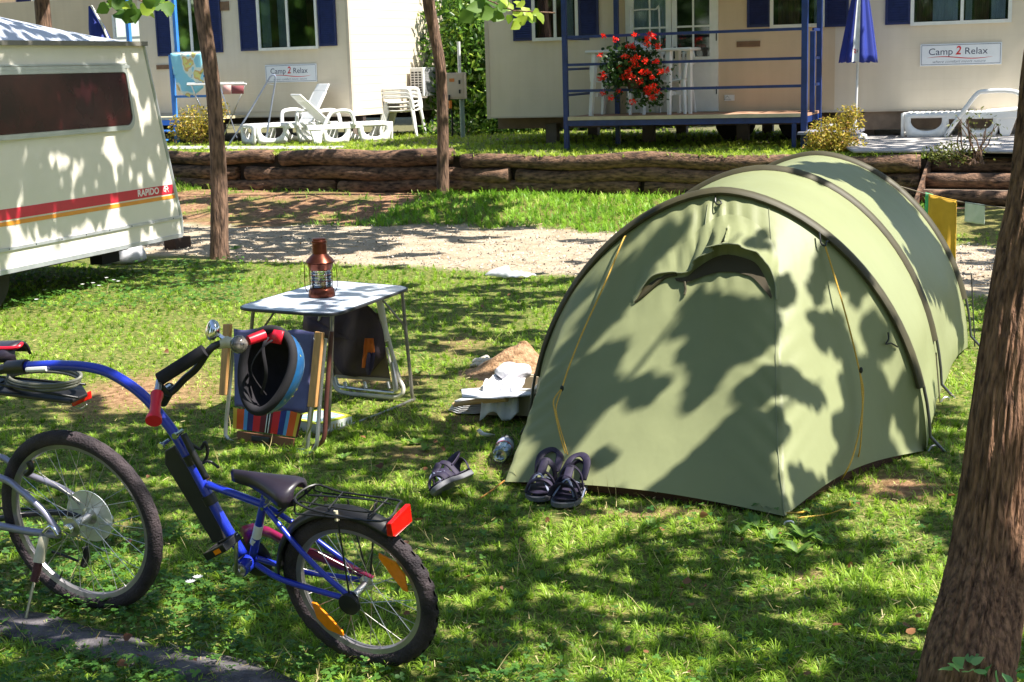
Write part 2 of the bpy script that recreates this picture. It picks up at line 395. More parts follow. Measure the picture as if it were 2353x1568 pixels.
for a in (5.97, 7.68):
    MB().prism([tp(a, -.75, -.1), tp(a, .6, -.1), tp(a, .6, .76), tp(a, .05, .74), tp(a, -.75, .2)], E1*.03).build('side_board', logm, st)
# ================================================ MOBILE HOMES
glass = glassmat('window_glass', (.75, .8, .82), .04, .03)
curtain = M('net_curtain', (.66, .70, .80), .8, var=.15, scale=40, stretch=(1, 1, .1))
curt_red = M('dark_curtain', (.22, .09, .08), .8, var=.3, scale=30, stretch=(1, 1, .1))
siding = M('house_siding', (.70, .61, .48), .55, var=.04, scale=2)
siding_tan = M('porch_siding', (.64, .50, .34), .55, var=.05, scale=2)
def siding_lines(m):
    t = m.node_tree; b = _bsdf(m); tc = t.nodes.new('ShaderNodeTexCoord'); wv = t.nodes.new('ShaderNodeTexWave'); wv.bands_direction = 'Z'; wv.wave_profile = 'SAW'; wv.inputs['Scale'].default_value = 2.1
    bp = t.nodes.new('ShaderNodeBump'); bp.inputs['Strength'].default_value = .35; bp.inputs['Distance'].default_value = .006
    t.links.new(tc.outputs['Object'], wv.inputs[0]); t.links.new(wv.outputs['Fac'], bp.inputs['Height']); t.links.new(bp.outputs[0], b.inputs['Normal'])
    # faint vertical rain streaks
    mp = t.nodes.new('ShaderNodeMapping'); mp.inputs['Scale'].default_value = (5, 5, .25); n = t.nodes.new('ShaderNodeTexNoise'); n.inputs['Scale'].default_value = 2.; n.inputs['Detail'].default_value = 6
    t.links.new(tc.outputs['Object'], mp.inputs[0]); t.links.new(mp.outputs[0], n.inputs[0]); r = t.nodes.new('ShaderNodeValToRGB'); r.color_ramp.elements[0].position = .3; r.color_ramp.elements[0].color = (.82, .79, .74, 1); r.color_ramp.elements[1].position = .6
    t.links.new(n.outputs[0], r.inputs[0]); src = b.inputs['Base Color'].links[0].from_socket; mx = t.nodes.new('ShaderNodeMixRGB'); mx.blend_type = 'MULTIPLY'; mx.inputs[0].default_value = .22
    t.links.new(src, mx.inputs[1]); t.links.new(r.outputs[0], mx.inputs[2]); t.links.new(mx.outputs[0], b.inputs['Base Color'])
siding_lines(siding); siding_lines(siding_tan)
ventm = M('vent_grille', (.20, .11, .06), .6, var=.2)
trimm = M('house_trim', (.55, .47, .37), .5, var=.05)
def slatted(wl, mb, a0, a1, z0, z1, d0, d1, st=.035):
    wl.box(mb, a0, a0+.035, z0, z1, d0, d1); wl.box(mb, a1-.035, a1, z0, z1, d0, d1)
    wl.box(mb, a0+.035, a1-.035, z0, z0+.035, d0, d1-.002); wl.box(mb, a0+.035, a1-.035, z1-.035, z1, d0, d1-.002)
    z = z0+.05
    while z < z1-.05:
        q = [wl.pt(a0+.034, z, d1-.004), wl.pt(a1-.034, z, d1-.004), wl.pt(a1-.034, z+st*.8, d0+.012), wl.pt(a0+.034, z+st*.8, d0+.012)]
        mb.prism(q, (0, 0, -.004)); z += st
    wl.box(mb, a0+.034, a1-.034, z0+.034, z1-.034, d0+.001, d0+.006)
def shutter(wl, parent, xa, xb, yb, h=1.25):
    a0, z0 = wl.pix(xa, yb); a1, _ = wl.pix(xb, yb); mb = MB(); slatted(wl, mb, a0, a1, z0, z0+h, .004, .035); return mb.build('shutter', navy, parent, False)
def window(wl, parent, xa, xb, yb, mull, h=1.2, curts=(), d=.05):
    a0, z0 = wl.pix(xa, yb); a1, _ = wl.pix(xb, yb); am, _ = wl.pix(mull, yb); f = .05
    wn = MB(); wl.box(wn, a0, a0+f, z0, z0+h, .003, d); wl.box(wn, a1-f, a1, z0, z0+h, .003, d)
    wl.box(wn, a0+f, a1-f, z0, z0+f, .003, d+.012); wl.box(wn, a0+f, a1-f, z0+h-f, z0+h, .003, d)
    wl.box(wn, am-f*.45, am+f*.45, z0+f, z0+h-f, .003, d+.005)
    wo_ = wn.build('window', wfr, parent, False)
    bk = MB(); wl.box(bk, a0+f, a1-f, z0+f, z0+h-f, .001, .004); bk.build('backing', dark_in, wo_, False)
    for (fa, fb, mt) in curts:
        rows = [[], []]; n = 24
        for i in range(n+1):
            a = a0+f+(a1-a0-2*f)*(fa+(fb-fa)*i/n); dd = .016+.008*sin(i*1.9)
            rows[0].append(wl.pt(a, z0+f+.01, dd)); rows[1].append(wl.pt(a, z0+h-f, dd))
        MB().grid(rows).build('curtain', mt, wo_)
    pn = MB(); wl.box(pn, a0+f, am-f*.4, z0+f, z0+h-f, .030, .033); pn.build('pane', glass, wo_, False)
    pn = MB(); wl.box(pn, am+f*.4, a1-f, z0+f, z0+h-f, .036, .039); pn.build('pane', glass, wo_, False)
    return wo_
def sign(wl, x0, y0, x1, y1, label, D=.02):
    """x0,y0: lower left pixel; x1,y1: upper right pixel"""
    a0, z0 = wl.pix(x0, y0); a1, z1 = wl.pix(x1, y1)
    s = T('wall_sign', label, 'sign', wl.pt((a0+a1)/2, z0, .003)); W_ = a1-a0; H_ = z1-z0
    mb = MB(); wl.box(mb, a0, a1, z0, z1, .004, D); mb.build('sign_board', M('sign_white', (.78, .80, .84), .3, var=.03), s, bevel=.003)
    e = .035*H_*1.6; mb = MB(); t_ = .012*H_*1.4
    for (u0, u1, v0, v1) in ((e, W_-e, e, e+t_), (e, W_-e, H_-e-t_, H_-e), (e, e+t_, e+t_, H_-e-t_), (W_-e-t_, W_-e, e+t_, H_-e-t_)):
        wl.box(mb, a0+u0, a0+u1, z0+v0, z0+v1, D-.001, D+.002)
    mb.build('sign_border', navy, s, False)
    blk = M('sign_ink', (.03, .035, .10), .4); red = M('sign_red', (.62, .015, .02), .4); up = (0, 0, 1); hs = H_*.43
    txt('Camp', 'lettering', blk, s, wl.pt(a0+W_*.10, z0+H_*.50, D), wl.e, up, hs, .001, 0, condense=W_*.325/(hs*2.55))
    txt('2', 'lettering', red, s, wl.pt(a0+W_*.435, z0+H_*.50, D), wl.e, up, hs*1.25, .0015, .012*hs*2, shear=.15, condense=.9)
    txt('Relax', 'lettering', blk, s, wl.pt(a0+W_*.545, z0+H_*.50, D), wl.e, up, hs, .001, 0, condense=W_*.30/(hs*2.35))
    txt('where comfort meets nature', 'lettering', M('sign_grey', (.25, .27, .33), .4), s, wl.pt(a0+W_*.15, z0+H_*.13, D), wl.e, up, hs*.40, .001, 0, shear=.35, condense=W_*.66/(hs*.40*11.9))
    rows = [[], []]
    for i in range(25):
        u = i/24; y = .36+.055*sin((u*1.0)*2*pi+.2)*1.; th = .04*sin(pi*u)**.7
        for k, sg in ((0, -1), (1, 1)): rows[k].append(wl.pt(a0+W_*(.08+.82*u), z0+H_*(y+sg*th*.5+(.0)), D+.0015))
    MB().grid(rows).build('swoosh', red, s)
    return s
def house_body(name, label, wl, a0, a1, depth, zb, zt, side_ribs=False, group=None):
    h = T(name, label, 'mobile home', wl.pt((a0+a1)/2, ZT, -depth/2), group=group)
    mb = MB(); wl.box(mb, a0, a1, zb, zt, -depth, 0); mb.build('wall', siding, h, False)
    # overhanging low roof
    n = wl.n; rf = MB(); o = .18
    pr = [wl.pt(a0-o, zt+.003, o), wl.pt(a0-o, zt+.003, -depth-o), wl.pt(a0-o, zt+.12, -depth-o), wl.pt(a0-o, zt+.55, -depth/2), wl.pt(a0-o, zt+.12, o)]
    rf.prism(pr, wl.e*(a1-a0+2*o)); rf.build('roof', M('roof_sheet', (.25, .22, .2), .6, var=.1), h, False)
    return h
# ---- left home
LW = Wall(-2.8, 26.7, 119)
aL0 = LW.pix(326, 150)[0]
lh = house_body('mobile_home', 'cream mobile home on the left with sunlit side wall, navy shutters and air conditioner', LW, aL0, 0., 3.25, 1.2, 3.75)
mb = MB(); LW.box(mb, -.05, .012, 1.18, 3.74, -.05, .012); mb.build('corner_trim', trimm, lh, False)
mb = MB(); LW.box(mb, -.012, .012, 1.18, 3.74, -3.27, -3.2); mb.build('corner_trim', trimm, lh, False)
mb = MB(); LW.box(mb, aL0, -.06, 1.29, 1.305, .0, .01); LW.box(mb, aL0, -.06, 1.195, 1.22, 0, .015); mb.build('base_trim', trimm, lh, False)
rb = MB(); z = 1.32
while z < 3.7:
    q = [LW.pt(.001, z, -.06), LW.pt(.001, z, -3.19), LW.pt(.001, z+.148, -3.19), LW.pt(.001, z+.148, -.06)]
    q2 = [q[0]+LW.e*.0035, q[1]+LW.e*.0035, q[2]+LW.e*.001, q[3]+LW.e*.001]
    rb.add(q+q2, [(4, 5, 6, 7), (0, 1, 5, 4), (3, 7, 6, 2), (0, 4, 7, 3), (1, 2, 6, 5)]); z += .15
rb.build('side_siding', M('sun_siding', (.66, .57, .45), .5, var=.03, scale=2), lh, False)
shutter(LW, lh, 365, 401, 130); shutter(LW, lh, 483, 514, 122); window(LW, lh, 399, 484, 126, 446, curts=((0, .2, curt_red), (.2, .5, curt_red), (.70, 1, curtain)))
shutter(LW, lh, 556, 598, 118); shutter(LW, lh, 736, 776, 107); window(LW, lh, 598, 735, 117.5, 667, curts=((.03, .20, curtain), (.2, .33, curt_red), (.33, .47, curtain), (.85, .97, curt_red)))
for (x0, x1, yb, yt) in ((361, 389, 160, 149), (506, 526, 25, 3)):
    a0, z0 = LW.pix(x0, yb); a1, z1 = LW.pix(x1, yt); mb = MB(); slatted(LW, mb, a0, a1, z0, z1, .003, .02, .02); mb.build('vent', ventm, lh, False)
a, z = LW.pix(333, 30); txt('3', 'house_number', blackp, lh, LW.pt(a, z, .004), LW.e, (0, 0, 1), .16, .003, .004)
# recessed part of the left home with the glazed door
LR = Wall(*(LW.pt(aL0, 0, -1.0)).xy, 119)
mb = MB(); LR.box(mb, -9, .0, 1.2, 3.7, -2.2, 0); mb.build('rear_wall', siding_tan, lh, False)
a0 = LR.pix(262, 60)[0]; a1 = LR.pix(330, 60)[0]; a1 = min(a1, -.05)
d_ = MB(); am = (a0+a1)/2
for (u0, u1) in ((a0, a0+.06), (a1-.06, a1), (am-.05, am+.05)): LR.box(d_, u0, u1, 1.25, 3.3, .003, .05)
for (v0, v1) in ((1.25, 1.75), (2.28, 2.33), (2.8, 2.85), (3.24, 3.3)):
    for (u0, u1) in ((a0+.06, am-.05), (am+.05, a1-.06)): LR.box(d_, u0, u1, v0, v1, .003, .046)
dd = d_.build('door', wfr, lh, False)
mb = MB(); LR.box(mb, a0+.06, a1-.06, 1.75, 3.24, .003, .006); mb.build('backing', curt_red, dd, False)
mb = MB(); LR.box(mb, a0+.06, a1-.06, 1.75, 3.24, .024, .027); mb.build('pane', glass, dd, False)
# blocks and chassis below
for h_, wl, a_s, dep, zt in ((lh, LW, (-5.5, -3.7, -1.9, -.25), (-.3, -2.8), 1.2),):
    for a in a_s:
        for dp in dep:
            mb = MB(); wl.box(mb, a-.1, a+.1, ZT-.05, 1.12, dp-.1, dp+.1); mb.build('support_block', M('breeze_block', (.14, .11, .09), .9, bump=.4), h_, False)
mb = MB(); LW.box(mb, aL0, -.02, 1.06, 1.195, -.45, -.35); LW.box(mb, aL0, -.02, 1.06, 1.195, -2.9, -2.8); mb.build('chassis', M('chassis_brown', (.05, .035, .03), .8), lh, False)
sign(LW, 612.5, 191, 728, 146, 'white lettered wall sign on the left home, above the loungers')
# ---- third home far left behind the caravan
TW = Wall(-9.5, 33.0, 112)
th = house_body('mobile_home', 'distant pale mobile home seen over the roof of the caravan', TW, -6, 2.4, 3, 1.2, 3.9)
for xs_ in ((45, 78), (155, 200), (208, 226)): shutter(TW, th, xs_[0], xs_[1], 70, 1.0)
window(TW, th, 80, 156, 62, 118, 1.0, curts=((.5, .95, curtain),))
mb = MB(); TW.box(mb, -6.1, 2.5, 3.32, 3.42, 0, .25); mb.build('eave', white_met, th, False)
mb = MB(); TW.box(mb, -6, 2.4, ZT, 1.2, -.2, -.1); mb.build('skirt', dark_in, th, False)
# ---- right home
RW = Wall(-.28, 23.6, 109)
aR1 = 9.0
rh = house_body('mobile_home', 'beige mobile home on the right behind the porch, with glazed double door and navy shutters', RW, 0., aR1, 3.3, 1.2, 3.75)
mb = MB(); RW.box(mb, -.012, .05, 1.18, 3.74, -.05, .012); mb.build('corner_trim', trimm, rh, False)
mb = MB(); RW.box(mb, .05, aR1, 1.19, 1.215, 0, .012); mb.build('base_trim', trimm, rh, False)
aP0, aP1 = RW.pix(1420, 200)[0], RW.pix(1921, 200)[0]
mb = MB(); RW.box(mb, aP0, aP1-.02, 1.23, 3.7, .001, .006); mb.build('porch_panel', siding_tan, rh, False)
R2 = Wall(*(RW.pt(0, 0, .006)).xy, 109)
shutter(RW, rh, 1181, 1225, 95); window(RW, rh, 1225, 1331, 95.5, 1278, curts=((.05, .45, curt_red), (.5, .72, curt_red), (.72, .95, curtain))); shutter(RW, rh, 1331, 1377, 87)
shutter(R2, rh, 1717, 1770, 64); window(R2, rh, 1770, 1895, 66, 1851, curts=((.1, .55, curt_red), (.85, 1, curtain))); shutter(R2, rh, 1895, 1950, 63)
shutter(RW, rh, 2034, 2092, 58); window(RW, rh, 2092, 2324, 60, 2210, curts=((.03, .2, curt_red), (.2, .47, curtain), (.55, .62, curtain), (.64, .8, curt_red), (.82, .97, curtain)))
a0, z0 = R2.pix(1693, 109); a1, z1 = R2.pix(1747, 94); mb = MB(); slatted(R2, mb, a0, a1, z0, z1, .003, .02, .02); mb.build('vent', ventm, rh, False)
a0, z0 = R2.pix(1665, 232); a1, z1 = R2.pix(1688, 218); mb = MB(); R2.box(mb, a0, a1, z0, z1, .003, .02); so_ = mb.build('socket_plate', wfr, rh, False)
am = a0+(a1-a0)*.3; q = [R2.pt(am-.05, z0+.02, .021), R2.pt(am+.05, z0+.02, .021), R2.pt(am, z1-.015, .021)]
MB().tube(q, .004, 6, closed=True).build('triangle_mark', blackp, so_)
# double door
zf = 1.24
def dr(xa): return R2.pix(xa, 150)[0]
D0, D1, P0, P1, P2, P3, P4, P5 = [dr(v) for v in (1440, 1651, 1459, 1532, 1557, 1632, 1545, 1545)]
zp = R2.pix(1594, 131)[1]; zm = R2.pix(1594, 61)[1]
d_ = MB()
for (u0, u1) in ((D0, P0), (P1, P4-.004), (P4+.004, P2), (P3, D1)): R2.box(d_, u0, u1, zf, 3.3, .003, .05)
for (u0, u1) in ((P0, P1), (P2, P3)):
    R2.box(d_, u0, u1, zf, zp, .003, .042); R2.box(d_, u0, u1, zm-.014, zm+.014, .02, .046); um = (u0+u1)/2
    R2.box(d_, um-.013, um+.013, zp, zm-.014, .02, .044); R2.box(d_, um-.013, um+.013, zm+.014, 3.3, .02, .044)
    R2.box(d_, u0+.04, u1-.04, zf+.42, zf+.44, .042, .05); R2.box(d_, u0+.04, u1-.04, zf+.08, zf+.1, .042, .05); R2.box(d_, u0+.05, u1-.05, zp-.09, zp-.07, .042, .05)
dd = d_.build('door', M('door_white', (.76, .77, .73), .4, var=.04), rh, False)
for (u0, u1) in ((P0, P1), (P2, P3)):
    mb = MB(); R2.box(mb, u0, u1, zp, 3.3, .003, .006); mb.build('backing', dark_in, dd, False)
    mb = MB(); R2.box(mb, u0, u1, zp, 3.3, .024, .027); mb.build('pane', glass, dd, False)
rows = [[], []]
for i in range(25): rows[0].append(R2.pt(P0+(P1-P0)*i/24, zp+.3, .013+.006*sin(i*2.1))); rows[1].append(R2.pt(P0+(P1-P0)*i/24, 3.25, .013+.006*sin(i*2.1)))
MB().grid(rows).build('curtain', curtain, dd)
mb = MB(); R2.box(mb, P2-.05, P2-.015, zp-.02, zp+.16, .05, .06); mb.tube([R2.pt(P2-.03, zp+.1, .06), R2.pt(P2-.03, zp+.1, .1), R2.pt(P2+.07, zp+.1, .1)], .009, 6); mb.build('handle', blackp, dd)
for z in (1.5, 2.3, 3.0):
    for a in (D0+.01, D1-.03): mb = MB(); R2.box(mb, a, a+.016, z, z+.12, .05, .06); mb.build('hinge', blackp, dd, False)
# under the home
for a in (1.0, 2.6, 4.1, 6.0, 7.9):
    for dp in (-.3, -2.8):
        mb = MB(); RW.box(mb, a-.09, a+.09, ZT-.05, 1.08, dp-.09, dp+.09); mb.build('support_block', M('breeze_block', (.14, .11, .09), .9), rh, False)
mb = MB(); RW.box(mb, .02, aR1, 1.0, 1.195, -.5, -.42); RW.box(mb, .02, aR1, 1.0, 1.195, -2.8, -2.7); mb.build('chassis', M('chassis_tan', (.22, .15, .11), .8), rh, False)
ap = RW.pix(1921, 250)[0]
mb = MB(); RW.box(mb, ap, aR1, .92, 1.188, -.12, -.06)
skt = mb.build('skirt', M('skirt_panel', (.20, .15, .11), .8, var=.2), rh, False)
mb = MB()
for x in (1983, 2105): a, z = RW.pix(x, 253+ (x-1983)*.08); mb.lathe([(.045, 0), (.045, .02)], RW.pt(a, z, -.06), RW.n, 12)
mb.build('skirt_hole', dark_in, skt)
for a in (3.9, 4.9):
    wh = MB().lathe([(.06, -.1), (.18, -.1), (.30, -.09), (.32, -.05), (.32, .05), (.30, .09), (.18, .1), (.06, .1)], RW.pt(a, ZT+.3, -.75), RW.n, 20); wh.build('wheel', M('old_tyre', (.02, .018, .017), .85), rh)
sign(RW, 2114, 153, 2303, 96.5, 'large white lettered sign on the right home, above the overturned lounger')
# ================================================ PORCH
PW = Wall(*G(1303, 345, ZT).xy, 110.8)
pf = G(1303, 345, ZT); ZD = 1.22
pr = T('porch_deck', 'blue steel framed porch deck with tan boards raised in front of the double door', 'porch', (pf.x, pf.y, ZT))
aE = PW.pix(1848, 250)[0]; DB = -min((PW.pt(q_, 0)-RW.o).dot(RW.n) for q_ in (0, aE))/cos(rad(1.8))+.04
def post(a, d, z0, z1, r=.036, nm='post'): mb = MB(); PW.box(mb, a-r, a+r, z0, z1, d-r, d+r); return mb.build(nm, blue_paint, pr, False, bevel=.004)
post(0, 0, ZT, 3.55); post(aE, 0, ZT-.03, 3.55, .042); aB = PW.pix(1420, 300, DB+.1)[0]; post(aB, DB+.1, ZT, 3.55); aC = aE+.02; post(aC, DB+.12, ZT, 3.55, .038)
ag = PW.pix(1879, 200, DB+.45)[0]; post(aC, DB+.75, ZD, 2.38, .035)
mb = MB(); PW.box(mb, -.03, aE+.04, ZD-.115, ZD-.03, -.03, .03); PW.box(mb, aE-.03, aE+.03, ZD-.115, ZD-.032, DB, -.03); PW.box(mb, -.03, .03, ZD-.115, ZD-.032, DB, -.03); PW.box(mb, .03, aE-.03, ZD-.11, ZD-.034, DB+.02, DB+.08)
mb.build('frame_beam', blue_paint, pr, False)
mb = MB(); nb = 17
for i in range(nb):
    d0 = DB+.02+(-DB+.02)*i/nb; PW.box(mb, -.035 if i < nb-1 else .037, aE+.03, ZD-.028, ZD+.012, d0+.003, d0+(-DB+.02)/nb-.003)
mb.build('deck_boards', M('deck_wood', (.38, .22, .14), .7, var=.15, scale=5, stretch=(.5, 8, 8)), pr, False, bevel=.003)
mb = MB(); PW.box(mb, .04, aE-.045, ZD-.03, ZD+.022, .032, .05); mb.build('deck_edge', M('deck_edge', (.55, .48, .32), .6), pr, False)
for (yl, nm) in ((82, 0), (144, 0), (203, 0)):
    z = 2-(yl-144.6)*pf.y/3300/1.0*(.985)
    mb = MB(); PW.box(mb, .037, aE-.043, z-.02, z+.02, -.018, .018); mb.build('rail', blue_paint, pr, False)
    mb = MB()
    mb.box(DB+.16, DB+.72, -.015, .015, z-.02, z+.02, lambda v: PW.pt(aC+v.y, v.z, v.x)); mb.build('side_rail', blue_paint, pr, False)
for z in (ZD+.34, ZD+.72, 2.39):
    mb = MB(); mb.box(DB+.14, -.037, -.015, .015, z-.018, z+.018, lambda v: PW.pt(v.y, v.z, v.x)); mb.build('side_rail', blue_paint, pr, False)
mb = MB(); PW.box(mb, -.3, aE+.3, 3.55, 3.62, DB-.0, .3); mb.build('canopy', M('canopy_sheet', (.5, .47, .4), .6), pr, False)
mb = MB(); PW.box(mb, aE-.17, aE-.11, ZT-.03, ZD-.12, -.02, .02); mb.build('post', blue_paint, pr, False)
mb = MB(); PW.box(mb, aE-.05, aE+.75, ZT+.2, ZT+.235, DB+.6, DB+1.6); mb.build('step', M('grey_step', (.25, .25, .3), .6), pr, False)
# left home's light-blue porch
lp_f = LW.pt(LW.pix(398, 200, .9)[0], 0, .9)
LPW = Wall(lp_f.x, lp_f.y, 119)
lp = T('porch_rail', 'light blue railed porch steps of the left home with a towel over the rail', 'porch', (lp_f.x, lp_f.y, ZT))
def lpp(a, d, z0, z1, r=.035): mb = MB(); LPW.box(mb, a-r, a+r, z0, z1, d-r, d+r); mb.build('post', lightblue, lp, False)
ah = LPW.pix(490, 200)[0]; zt_ = LPW.pix(400, 126)[1]
lpp(0, 0, ZT, zt_); lpp(ah, 0, ZT, zt_); lpp(LPW.pix(295, 60, -.2)[0], -.2, ZT, 3.6)
for z in (zt_-.02, LPW.pix(430, 176)[1], LPW.pix(430, 222)[1]): mb = MB(); LPW.box(mb, .03, ah-.03, z-.022, z+.022, -.015, .015); mb.build('rail', lightblue, lp, False)
mb = MB(); LPW.box(mb, -2.2, ah+.05, 1.2, 1.25, -.85, .05); mb.build('deck', M('deck_edge', (.55, .48, .32), .6), lp, False)
mb = MB(); LPW.box(mb, -2.2, ah, 1.1, 1.195, -.02, .03); mb.build('frame_beam', lightblue, lp, False)
for k in range(2): z = 1.02-.16*k; mb = MB(); LPW.box(mb, -1.4, .1, z-.03, z, .1+.25*k, .36+.25*k); mb.build('step', lightblue, lp, False)
# towel on that rail
tw = MB(); rows = []; a0, a1 = LPW.pix(393, 150, .03)[0], LPW.pix(466, 150, .03)[0]
for i in range(15):
    v = i/14; r = []
    for j in range(13):
        u = j/12; zz = zt_+.02-v*(.83-.35*abs(u-.45)*(1 if v > .5 else .3)); zz += 0 if v else .0
        r.append(LPW.pt(a0+(a1-a0)*(u+.12*v*(1-u)*1.4), zz, .03+.02*v*sin(u*9)+.012*sin(u*17+v*3)))
    rows.append(r)
rows.insert(0, [p-LPW.n*.06+Vector((0, 0, -.25)) for p in rows[0]]); rows.insert(1, [p-LPW.n*.03+Vector((0, 0, .006)) for p in rows[1]])
def towelmat():
    m = M('beach_towel', (.25, .62, .8), .9, var=0); t = m.node_tree; b = _bsdf(m)
    tc = t.nodes.new('ShaderNodeTexCoord'); n = t.nodes.new('ShaderNodeTexNoise'); n.inputs['Scale'].default_value = 3.2; t.links.new(tc.outputs['Object'], n.inputs[0])
    r = t.nodes.new('ShaderNodeValToRGB'); r.color_ramp.interpolation = 'CONSTANT'; e = r.color_ramp.elements
    e[0].color = (.30, .66, .80, 1); e[1].position = .47; e[1].color = (.75, .82, .72, 1)
    for p_, c_ in ((.54, (.75, .5, .2, 1)), (.58, (.8, .75, .25, 1)), (.63, (.35, .7, .8, 1))): x = e.new(p_); x.color = c_
    t.links.new(n.outputs[0], r.inputs[0]); t.links.new(r.outputs[0], b.inputs['Base Color']); return m
tag(MB().grid(rows).build('towel', towelmat(), smooth='full', solid=.008), 'pale blue patterned beach towel hanging over the light blue porch rail', 'towel')
# AC unit and meter box on the side of the left home
SW = Wall(*(LW.pt(.012, 0, 0)).xy, 29)
a0, z0 = SW.pix(968, 222, .3); a1 = SW.pix(1012, 200, .3)[0]; z1 = SW.pix(950, 156, .3)[1]
ac = T('air_conditioner', 'white outdoor air conditioning unit mounted on the sunlit side wall of the left home', 'air conditioner', SW.pt((a0+a1)/2, z0))
a1 = a0+.8
mb = MB(); SW.box(mb, a0, a1, z0, z1, .06, .36); mb.build('casing', white_met, ac, False, bevel=.01)
mb = MB()
for i in range(9):
    for j in range(3): zz = z0+.06+(z1-z0-.12)*i/9; dd_ = .09+.085*j; q = [SW.pt(a0-.002, zz, dd_), SW.pt(a0-.002, zz, dd_+.06), SW.pt(a0-.002, zz+.03, dd_+.06), SW.pt(a0-.002, zz+.03, dd_)]; mb.prism(q, SW.e*-.003)
mb.build('side_vent', dark_in, ac, False)
mb = MB()
for i in range(16): z = z0+.05+(z1-z0-.1)*i/15; SW.box(mb, a0+.06, a0+.52, z-.004, z+.004, .36, .368)
for i in range(16): a = a0+.06+.46*i/15; SW.box(mb, a-.003, a+.003, z0+.05, z1-.05, .368, .373)
mb.build('grille', M('grille_grey', (.35, .35, .36), .5), ac, False)
for a in (a0+.1, a1-.1): mb = MB(); SW.box(mb, a-.015, a+.015, z0-.03, z0, 0, .38); mb.build('bracket', steel, ac, False)
mbx = T('meter_box', 'beige electricity meter box on a pole behind the air conditioner', 'meter box', G(1042, 290, ZT))
mo = Vector((G(1042, 290, ZT).x, 26.4, 0)); BW = Wall(mo.x, mo.y, 100)
a0, z0 = BW.pix(1021, 229); a1, z1 = BW.pix(1066, 167)
mb = MB(); BW.box(mb, a0, a1, z0, z1, -.2, 0); mb.build('box', M('meter_beige', (.58, .47, .36), .5, var=.06), mbx, False, bevel=.008)
mb = MB(); BW.box(mb, a0+.03, a1-.03, z0+.03, z1-.03, 0, .012); dr_ = mb.build('door', M('meter_beige', (.58, .47, .36), .5), mbx, False)
mb = MB(); BW.box(mb, a0+.11, a0+.2, z1-.16, z1-.1, .012, .016); mb.build('warning_sticker', M('orange_sticker', (.6, .2, .05), .5), dr_, False)
mb = MB(); BW.box(mb, a1-.1, a1-.07, z1-.2, z1-.13, .012, .03); BW.box(mb, a1-.1, a1-.07, z0+.1, z0+.17, .012, .03); mb.build('latch', blackp, dr_, False)
mb = MB().tube([BW.pt(a0+.3, ZT-.1, -.1), BW.pt(a0+.3, z0, -.1)], .045, 10); mb.build('pole', M('grey_green_pipe', (.22, .30, .25), .6), mbx)
mb = MB().tube(cr([BW.pt(a0+.1, z0+.08, .03), BW.pt(a0+.1, z0-.1, .05), BW.pt(a0+.14, z0-.3, .03), BW.pt(a0+.12, ZT, .0)], 4), .018, 8); mb.build('cable', blackp, mbx)
mb = MB().tube([BW.pt(a0+.12, z0-.02, .055), BW.pt(a0+.12, z0-.16, .055)], .03, 8); mb.build('plug', M('orange_plastic', (.75, .2, .02), .4), mbx)
mb = MB().tube([BW.pt(a0+.28, z1, -.1), BW.pt(a0+.28, z1+.55, -.1)], .03, 8); mb.build('conduit', white_met, mbx)
# ================================================ CARAVAN
CW = Wall(*AY(415, 540, 15.0).xy, 21)      # a negative = toward the left of the picture
cc = T('caravan', 'old cream touring caravan with red and orange stripe, parked on the grass at the left', 'caravan', CW.pt(-2.2, 0, -1.0))
zbot = CW.pix(415, 541)[1]; akn, zkn = CW.pix(414, 499); agt, zgt = CW.pix(328, 99); L_ = -5.2; DEP = 2.1
cvm = M('caravan_cream', (.70, .66, .57), .38, var=.035, scale=2.5, bump=.10, bscale=120, coat=.25)
outl = [(L_, zbot), (akn, zbot), (akn, zkn), (agt, zgt), (L_+.5, zgt), (L_, zkn)]
mb = MB().prism([CW.pt(a, z) for a, z in outl], CW.n*-DEP); mb.build('body', cvm, cc, False)
rows = []; NA, NW = 30, 14
for i in range(NA+1):
    u = i/NA; a = L_+.5+(agt-L_-.5)*u; r = []
    for j in range(NW+1):
        v = j/NW; e = min(1, (1-u)*1.9)**.75*min(1, u*1.9+.02)**.75
        r.append(CW.pt(a+.03*(1 if u > .99 else 0), zgt+.004+.42*e*(sin(pi*v))**.65, .03-(DEP+.06)*v))
    rows.append(r)
MB().grid(rows).build('roof', M('caravan_roof', (.42, .45, .52), .45, var=.12, scale=3, bump=.05), cc, smooth='full')
mb = MB(); CW.box(mb, L_+.5, agt+.02, zgt-.03, zgt+.012, 0, .045); mb.build('gutter', M('gutter_grey', (.16, .15, .13), .5), cc, False)
mb = MB().tube([CW.pt(agt+.01, zgt-.03, .0), CW.pt(akn+.01, zkn, .0), CW.pt(akn+.01, zbot, .0)], .02, 8); mb.build('corner_trim', M('trim_alu', (.5, .52, .56), .4, .6), cc)
mb = MB(); CW.box(mb, L_, akn, zkn-.012, zkn+.014, .001, .016); CW.box(mb, L_, akn, zbot-.02, zbot+.02, .001, .014)
mb.build('side_trim', M('trim_alu', (.5, .52, .56), .4, .6), cc, False)
mb = MB()
for i in range(14): mb.lathe([(.007, 0), (.005, .004)], CW.pt(akn-.15-.36*i, zkn+.002, .016), CW.n, 8)
mb.build('screw', blackp, cc)
zr = CW.pix(400, 423)[1]; zr2 = CW.pix(401, 444)[1]; zo = CW.pix(403, 447)[1]; zo2 = CW.pix(404, 455)[1]
def edge_a(z): return agt+(akn-agt)*(zgt-z)/(zgt-zkn)
def band(z0, z1, nm, mt, d=.003):
    mb = MB().prism([CW.pt(L_+.1, z0, .001), CW.pt(edge_a(z0)-.02, z0, .001), CW.pt(edge_a(z1)-.02, z1, .001), CW.pt(L_+.1, z1, .001)], CW.n*d); return mb.build(nm, mt, cc, False)
